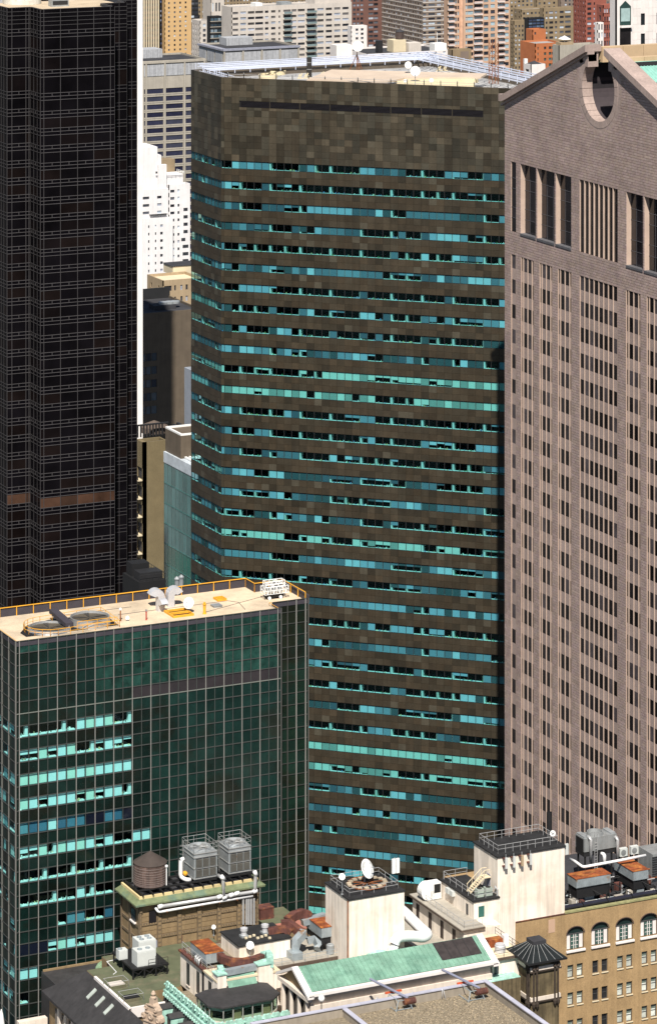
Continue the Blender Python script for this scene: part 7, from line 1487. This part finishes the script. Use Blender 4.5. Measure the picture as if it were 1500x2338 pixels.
# stairs on stair house roof
t = thing('steel_stair', 'cream steel stair climbing to the bulkhead door', 'stair'); sx = BE_-0.6; 
for k in range(8): MB().box(sx-2.6+0.27*k, sx-2.3+0.27*k, SN0+2.6, SN0+3.5, zS+0.3+0.22*k, zS+0.36+0.22*k).build('tread', M_goldp, t)
for y_ in (SN0+2.55, SN0+3.55):
    MB().tube([(sx-2.7, y_, zS+0.2), (sx-0.4, y_, zS+2.1)], 0.09, 4).build('stringer', M_goldp, t); MB().tube([(sx-2.7, y_, zS+1.2), (sx-0.4, y_, zS+3.1), (sx+0.4, y_, zS+3.1)], 0.05, 5).build('handrail', M_goldp, t)
    for k in range(4): MB().tube([(sx-2.6+0.72*k, y_, zS+0.3+0.6*k), (sx-2.6+0.72*k, y_, zS+1.3+0.6*k)], 0.04, 4).build('baluster', M_goldp, t)
MB().box(sx-0.5, sx+0.5, SN0+2.4, SN0+3.7, zS+2.0, zS+2.12).build('landing', M_goldp, t)
# ---- tan brick hotel wing
t = thing('tan_brick_hotel', 'tan brick hotel wing with four arched windows over sash window pairs', 'hotel'); FB = SF(Ex(1177, N0-0.08), N0-0.08); ztB = zN(1290, 2087, N0); LB = FB.u(1560)
arch = [(FB.u(1293.8), FB.u(1333.6)), (FB.u(1350.5), FB.u(1389.6)), (FB.u(1406.5), FB.u(1445.6)), (FB.u(1462.5), FB.u(1501.6))]
zsill = zN(1294, 2172, N0); zspr = zN(1294, 2136, N0)
rowsB = [(zN(1296, 2234.5+62.9*k, N0), zN(1296, 2205.5+62.9*k, N0)) for k in range(6)]
wc = [(FB.u(a), FB.u(b_)) for a, b_ in ((1295.5, 1309), (1317, 1330.5), (1352.5, 1366), (1373.5, 1387.3), (1409, 1422.5), (1430, 1443.5), (1465, 1478), (1486, 1499))]
M_mullg = mat('green_door_glass', (0.05, 0.10, 0.085), 0.2, 0, 0.3, 2.0); M_sash = mat('pale_curtain_pane', (0.52, 0.55, 0.50), 0.3, 0, 0.2, 2.0); M_dkfr = mat('dark_window_frame', (0.06, 0.06, 0.062), 0.6)
b = MB(); z = zsill
for z0, z1 in rowsB:
    b.fb(FB, 0, LB, -0.35, 0, z1, z); last = 0
    for a, c in wc: b.fb(FB, last, a, -0.35, -0.001, z0, z1); last = c
    b.fb(FB, last, LB, -0.35, -0.001, z0, z1); z = z0
b.fb(FB, 0, LB, -0.35, 0, 40, z)
# wall with arches: strips between, spandrels over
last = 0
for a, c in arch:
    b.fb(FB, last, a, -0.35, 0, zsill, zspr); last = c
b.fb(FB, last, LB, -0.35, 0, zsill, zspr)
pts_top = zspr+(arch[0][1]-arch[0][0])*0.36
for a, c in arch:
    m_, hw = (a+c)/2, (c-a)/2; n = 10
    for k in range(n):
        x0, x1 = a+(c-a)*k/n, a+(c-a)*(k+1)/n; za, zb_ = [zspr+0.36*2*hw*math.sqrt(max(0, 1-((x-m_)/hw)**2)) for x in (x0, x1)]
        p_ = FB.p; b.hexa([p_(x0, -0.35, za), p_(x0, -0.35, pts_top+0.01), p_(x0, 0, pts_top+0.01), p_(x0, 0, za), p_(x1, -0.35, zb_), p_(x1, -0.35, pts_top+0.01), p_(x1, 0, pts_top+0.01), p_(x1, 0, zb_)])
last = 0
for a, c in arch+[(LB, LB)]: b.fb(FB, last, a, -0.35, 0, zspr, pts_top+0.01); last = c
b.fb(FB, 0, LB, -0.35, 0, pts_top+0.01, ztB)
b.build('wall', M_brk, t)
for a, c in arch:
    m_, hw = (a+c)/2, (c-a)/2; w_ = c-a
    ar = [(m_+hw*1.08*math.cos(R(180-15*k)), zspr+0.36*2*hw*1.08*math.sin(R(180-15*k))) for k in range(13)]; ai = [(m_+hw*0.985*math.cos(R(180-15*k)), zspr+0.36*2*hw*0.985*math.sin(R(180-15*k))) for k in range(13)]
    MB().fprism(FB, ar+ai[::-1], -0.1, 0.07).build('arch_moulding', mat('brown_moulding', (0.10, 0.065, 0.05), 0.8), t)
    W_ = MB().fb(FB, a, c, -0.34, -0.30, zsill, pts_top).build('arched_window', mat('dark_green_glass', (0.012, 0.025, 0.024), 0.15), t)
    for k in range(3): MB().fb(FB, a+w_*(0.04, 0.26, 0.74)[k], a+w_*(0.24, 0.72, 0.96)[k], -0.29, -0.26, zsill+0.1, zspr-0.15, (1, 1, 1)).build('curtain_door_pane', M_wst if k != 1 else M_mullg, W_)  # white curtains at the sides, green door glass between
    for k in range(4): MB().fb(FB, a+w_*(0.25, 0.73, 0.44, 0.56)[k]-0.04, a+w_*(0.25, 0.73, 0.44, 0.56)[k]+0.04, -0.26, -0.2, zsill+0.05, zspr-0.1).build('glazing_bar', M_dkfr if k < 2 else M_wst, W_)
    for q in range(1, 4): MB().fb(FB, a+w_*0.3, a+w_*0.7, -0.255, -0.215, zsill+(zspr-zsill)*q/4-0.02, zsill+(zspr-zsill)*q/4+0.02).build('glazing_bar', M_wst, W_)
    MB().fb(FB, a, c, -0.26, -0.18, zspr-0.12, zspr+0.02).build('transom', M_dkfr, W_); MB().fb(FB, a-0.12, c+0.12, -0.1, 0.25, zsill-0.28, zsill).build('stone_sill', M_wst, W_)
for r_, (z0, z1) in enumerate(rowsB):
    for i, (a, c) in enumerate(wc):
        dark = i in (2, 3); o = MB().fb(FB, a+0.08, c-0.08, -0.33, -0.29, z0+0.06, z1-0.06, quant(vt(0.25), 0.1)).build('sash_window', M_dkmetal if dark else M_sash, t)
        bb = MB().fb(FB, a, a+0.08, -0.34, -0.2, z0, z1).fb(FB, c-0.08, c, -0.34, -0.2, z0, z1).fb(FB, a+0.08, c-0.08, -0.34, -0.2, z1-0.08, z1).fb(FB, a+0.08, c-0.08, -0.34, -0.2, z0, z0+0.07).fb(FB, a+0.08, c-0.08, -0.3, -0.24, (z0+z1)/2-0.035, (z0+z1)/2+0.035); bb.build('frame', M_dkfr, o)
        if not dark: MB().fb(FB, a+0.1, c-0.1, -0.289, -0.285, z0+(z1-z0)*0.62, z1-0.1, (0.25, 0.3, 0.28)).build('upper_shade', M_sash, o)
        MB().fb(FB, a-0.06, c+0.06, -0.1, 0.14, z0-0.14, z0).build('stone_sill', M_goldp, o)
MB().fb(FB, FB.u(1289), LB, -0.5, 0.12, ztB, ztB+0.22).build('coping', mat('mossy_coping', (0.26, 0.25, 0.12), 0.85, 0, 0.3, 1.5), t); MB().fb(FB, 0, FB.u(1289), 0.0, 0.08, ztB-0.05, ztB+0.1).build('coping_ledge', M_rust3, t)
MB().fb(FB, FB.u(1252), FB.u(1267), 0.0, 0.03, zN(1260, 2130, N0), zN(1260, 2100, N0)).build('patch', M_pinkb, t)
MB().fb(FB, 0.2, LB, -22, -0.36, 40, ztB-0.4).build('block', M_brk, t); MB().fb(FB, FB.u(1290), LB, -22, -0.37, ztB-0.39, ztB-0.3).build('roof', M_roofdk, t)
zHr = ztB-0.3
tag(MB().tube([FB.p(FB.u(1291), -0.9, ztB+0.5), FB.p(LB, -0.9, ztB+0.5)], 0.32, 10).build('edge_pipe', mat('black_pipe', (0.02, 0.02, 0.03), 0.25)), 'thick glossy black pipe along edge of tan brick hotel roof', 'pipe')
for k in range(5): u = FB.u(1340+56*k); tag(MB().tube([FB.p(u, -0.5, ztB+0.2), FB.p(u-0.4, -0.6, ztB+1.0), FB.p(u-2.2, -4.0, ztB+2.0)], 0.07, 5).build('pipe_strut', M_black), 'thin black strut bracing the thick edge pipe', 'strut', 'struts along the black edge pipe')
HP = lambda x, y, n: (Ex(x, n), n, zN(x, y, n))
M_cls = mat('cooling_grey', (0.26, 0.27, 0.27), 0.5, 0.2, 0.12, 0.8, streak=0.15)
t = thing('cooling_plant', 'grey box cooling tower with round fan top and silver pipes on hotel roof', 'cooling tower'); CN = 440.0; ce0, ce1 = Ex(1334, CN), Ex(1408, CN); cz0, cz1 = zN(1334, 1957, CN), zN(1334, 1917, CN); cd = 2.6
MB().box(ce0, ce1, CN, CN+cd, cz0+0.6, cz1).build('casing', M_cls, t); MB().box(ce0, ce1-0.2, CN+0.1, CN+cd, cz0-0.1, cz0+0.6).build('basin', M_dkmetal, t)
MB().add([(ce0-0.02, CN+0.25, cz1-0.15), (ce0-0.02, CN+cd-0.2, cz1-0.15), (ce0-0.02, CN+cd-0.2, cz0+0.3), (ce0-0.02, CN+0.25, cz0+0.3)], [(0, 1, 2, 3)]).build('intake', M_black, t)
MB().lathe(((ce0+ce1)/2-0.2, CN+cd/2, cz1), [(1.25, 0), (1.15, 0.45), (1.05, 0.45), (1.0, 0.1), (0.02, 0.1)], 24).build('fan_ring', M_cls, t)
for s in (0, 1): MB().box((ce0+0.1, ce1-0.9)[s], (ce0+0.9, ce1-0.1)[s], CN+0.2, CN+cd-0.1, cz1, cz1+0.22).build('top_tray', M_galv, t)
for x in (1349, 1410): bend([HP(x-9, 1910, CN+0.5), HP(x, 1915, CN-0.5), HP(x, 1970, CN-0.5)], 0.24, M_pipe, 'riser_pipe', t)
for i in range(3):
    for j in range(2): MB().box(ce0+0.2+2.2*i, ce0+0.4+2.2*i, CN+0.2+2*j, CN+0.4+2*j, zHr, cz0-0.1).build('stilt', M_black, t)
b = MB()
for s in (0, 0.45): b.tube([(ce0+1.6+s, CN-0.2, zHr), (ce0+1.6+s, CN-0.2, cz1+0.9)], 0.04, 4)
for k in range(16): b.tube([(ce0+1.6, CN-0.2, zHr+0.4*k), (ce0+2.05, CN-0.2, zHr+0.4*k)], 0.03, 4)
b.build('ladder', M_rail, t)
t = thing('white_roof_pipe', 'white pipe running across hotel roof in front of grey cooling tower', 'pipe'); bend([HP(1300, 1962, 441), HP(1313, 1968, 438), HP(1331, 1981, 436), HP(1408, 1967, 436), HP(1474, 1954, 436)], 0.2, M_wpipe, 'pipe', t)
t = thing('elbow_pipe', 'white elbow pipe dropping in front of grey cooling tower basin', 'pipe'); bend([HP(1373, 1950, 439), HP(1380, 1952, 438.4), HP(1380, 1975, 438.4)], 0.26, M_wpipe, 'pipe', t)
for (x, y, w_, d_, h, lb) in ((1316, 2030, 5.6, 2.6, 1.25, 'orange rust roofed plant unit nearest cream bulkhead on hotel roof'), (1446, 2013, 2.5, 5.4, 1.3, 'maroon and orange roofed plant unit farther from cream bulkhead')):
    p = HP(x, y, 433.0); boxunit('plant_unit', lb, p[0], 433.0, zHr, w_, d_, h, M_duct, M_rust2, 'plant unit', legs=p[2]-zHr, ribs=7)
for k, (x, y) in enumerate(((1416, 1958), (1441, 1953))):
    t = thing('condenser_unit', ['white outdoor condenser with round fan nearer the cooling tower', 'white outdoor condenser with round fan farther from cooling tower'][k], 'condenser'); p = HP(x, y, 441); MB().box(p[0], p[0]+1.25, 441, 441.6, p[2], p[2]+1.15).build('casing', M_acw, t); MB().lathe((p[0]+0.55, 440.99, p[2]+0.57), [(0.42, 0), (0.42, 0.04), (0.05, 0.06)], 16, axis=(0, -1, 0)).build('fan_grille', M_cls, t); MB().box(p[0]+0.1, p[0]+0.25, 441, 441.5, zHr, p[2]).build('foot', M_black, t); MB().box(p[0]+1.0, p[0]+1.15, 441, 441.5, zHr, p[2]).build('foot', M_black, t)
t = thing('louvred_plant', 'dark louvred plant housing at east end of hotel roof', 'plant unit'); p = HP(1490, 1990, 437); MB().box(p[0], p[0]+6, 437, 441, zHr, zHr+4.0).build('casing', M_cls, t)
for k in range(10): MB().box(p[0]-0.05, p[0]+6, 436.9, 437.0, zHr+0.4+0.34*k, zHr+0.58+0.34*k).build('louvre_blade', M_dkmetal, t)
b = MB()
t = thing('pipe_tangle', 'dark pipes and steel supports under the rusty plant units', 'pipework')
for k in range(7): n_ = 432.2+1.1*k; bend([(FB.p(FB.u(1292), 0, 0)[0], n_, zHr+0.25+0.1*(k % 3)), (Ex(1400+10*k, n_), n_, zHr+0.25+0.1*(k % 3)), (Ex(1430+10*k, n_), n_+1.5, zHr+0.25+0.1*(k % 3))], 0.1+0.03*(k % 3), (M_black, M_duct, M_dkmetal)[k % 3], 'pipe', t)
for k in range(10): x = Ex(1300+19*k, 435); MB().box(x, x+0.12, 434.9, 435.05, zHr, zHr+1.7).build('support', M_black, t)
rq = random.Random(11)
for k in range(26):
    n_ = 431.8+rq.random()*8; x = Ex(1298+rq.random()*195, n_); hh = 0.3+rq.random()*1.1
    MB().box(x, x+0.4+rq.random()*1.2, n_, n_+0.3+rq.random()*0.8, zHr, zHr+hh).build('plant_box', rq.choice([M_black, M_dkmetal, M_conc, M_duct, M_rust3]), t)
for k in range(16):
    n_ = 431.6+rq.random()*7; x = Ex(1300+rq.random()*180, n_); z_ = zHr+0.8+rq.random()*1.2
    MB().tube([(x, n_, z_), (x+1.5+rq.random()*3, n_, z_)] if k % 2 else [(x, n_, zHr), (x, n_, z_+0.6)], 0.06+0.05*rq.random(), 6).build('conduit', rq.choice([M_black, M_pipe, M_rust, M_wpipe, M_dkmetal]), t)
for k in range(4): x = Ex(1318+30*k, 432); MB().box(x, x+1.3, 432, 432.9, zHr, zHr+0.5+0.1*k).build('grey_box', M_conc, t)
# ---- octagonal-looking turret with black metal hip roof
zTu = 85.4; TN = 415.0; te0 = Ex(1213, TN); te1 = Ex(1276, TN); tn1 = Ny(1173, te0)
t = thing('chimney_turret', 'dark stained stone turret with black hipped metal roof and paired columns', 'turret'); MB().box(te0, te1, TN, tn1, 60, zTu).build('body', mat('stained_stone', (0.13, 0.10, 0.055), 0.9, 0, 0.35, 0.7, streak=0.5), t)
o_ = 0.75; cm = ((te0+te1)/2, (TN+tn1)/2)
rf = MB().add([(te0-o_, TN-o_, zTu+0.25), (te1+o_, TN-o_, zTu+0.25), (te1+o_, tn1+o_, zTu+0.25), (te0-o_, tn1+o_, zTu+0.25), (cm[0]-0.9, cm[1]-0.9, zTu+1.75), (cm[0]+0.9, cm[1]-0.9, zTu+1.75), (cm[0]+0.9, cm[1]+0.9, zTu+1.75), (cm[0]-0.9, cm[1]+0.9, zTu+1.75)], [(0, 1, 5, 4), (1, 2, 6, 5), (2, 3, 7, 6), (3, 0, 4, 7), (4, 5, 6, 7), (3, 2, 1, 0)]).build('hip_roof', mat('black_metal_roof', (0.022, 0.026, 0.026), 0.35, 0.3, 0.2), t)
for k in range(5):
    s = (k+0.5)/5; x0 = te0-o_+(te1-te0+2*o_)*s; x1 = cm[0]-0.9+1.8*s; MB().tube([(x0, TN-o_, zTu+0.27), (x1, cm[1]-0.9, zTu+1.78)], 0.026, 4).build('seam', M_rail, rf)
    y0 = TN-o_+(tn1-TN+2*o_)*s; y1 = cm[1]-0.9+1.8*s; MB().tube([(te0-o_, y0, zTu+0.27), (cm[0]-0.9, y1, zTu+1.78)], 0.026, 4).build('seam', M_rail, rf)
MB().box(cm[0]-1.0, cm[0]+1.0, cm[1]-1.0, cm[1]+1.0, zTu+1.7, zTu+2.2).build('cap', M_roofdk, rf); MB().box(te0-o_-0.1, te1+o_+0.1, TN-o_-0.1, tn1+o_+0.1, zTu, zTu+0.25).build('gutter', M_black, t)
M_drk = mat('sooty_stone', (0.045, 0.033, 0.025), 0.9, 0, 0.4, 1.5)
for z_, m_ in ((zTu-1.1, M_ltst), (zTu-5.2, M_ltst)): MB().box(te0-0.18, te1+0.18, TN-0.18, tn1+0.1, z_, z_+0.5).build('stone_band', m_, t); MB().box(te0-0.28, te1+0.28, TN-0.28, tn1+0.1, z_-0.2, z_).build('band_moulding', M_drk, t)
f = SF(te0, TN); fw = WF(te0, tn1); Lw_ = tn1-TN; Ls_ = te1-te0
for fr_, L_ in ((f, Ls_), (fw, Lw_)):
    for u in (0.25, 0.75, L_-0.75, L_-0.25):
        c_ = MB().tube([fr_.p(u, 0.22, zTu-5.2), fr_.p(u, 0.22, zTu-0.1)], 0.13, 8).build('colonnette', M_drk, t)
        MB().lathe(fr_.p(u, 0.25, zTu-0.75), [(0.12, -0.3), (0.26, -0.1), (0.2, 0.15), (0.3, 0.4), (0.15, 0.6)], 8).build('capital', M_drk, c_); MB().lathe(fr_.p(u, 0.25, zTu-5.6), [(0.04, -0.7), (0.22, -0.3), (0.28, 0.1), (0.14, 0.4)], 8).build('corbel', M_drk, c_)
# small service yard right of the pediment house
t = thing('side_annex', 'cream side annex with dark window between pediment house and turret', 'roof annex'); an = 418.5; ae0 = Ex(1128, an); MB().box(HE1+0.5, HE1+5.4, an, an+8, 70, 85.2).build('wall', M_stuc, t); MB().box(HE1+0.4, HE1+5.5, an-0.4, an+8, 85.2, 85.5).build('fascia', mat('brown_fascia', (0.09, 0.065, 0.05), 0.8), t); MB().box(HE1+0.5, HE1+5.4, an-0.2, an+8, 85.505, 85.56).build('deck', M_goldp, t)
MB().box(HE1+0.8, HE1+1.5, an-0.03, an, 82.6, 84.4).build('window', M_far, t)
t = thing('copper_terrace', 'pale green copper terrace floor between near parapet and turret', 'terrace'); MB().box(GE1+0.3, te0-0.9, 416.4, an-0.05, 60, 83.2).build('block', mat('stained_stone', (0.13, 0.10, 0.055), 0.9), t); MB().box(GE1+0.3, te0-0.9, 416.4, an-0.05, 83.204, 83.3).build('copper_floor', M_cop2, t)
tag(MB().lathe((HE1+2.6, an+1.6, 85.56), [(0.75, 0), (0.75, 0.9), (0.65, 1.0), (0.65, 1.1), (0.02, 1.15)], 18).build('round_tank', M_silv), 'squat silver round vent drum on side annex deck', 'vent')
p = HE1+1.8; tg = thing('rusty_condenser', 'small rusty box with white cabinet on side annex deck', 'plant unit'); MB().box(p, p+2.2, an+3.4, an+4.6, 85.56, 86.6).build('casing', M_rust2, tg); MB().box(p+2.3, p+3.0, an+3.2, an+3.9, 85.56, 87.0).build('cabinet', M_white, tg)
hrail([(HE1+0.7, an-0.2), (HE1+5.2, an-0.2), (HE1+5.2, an+7.8)], 85.56, 1.0, 'thin dark handrail around side annex deck', M_dkmetal)
t = thing('flag_pole', 'white pole with furled white flag at left edge beside green glass block', 'flagpole'); p = P(3, 2338, 470); MB().tube([(p.x, p.y, p.z-3), (p.x, p.y, p.z+2.2)], 0.05, 6).build('pole', M_black, t); MB().lathe((p.x, p.y, p.z-2), [(0.5, 0), (0.42, 2.0), (0.25, 3.2), (0.06, 3.9)], 9).build('flag', M_white, t)
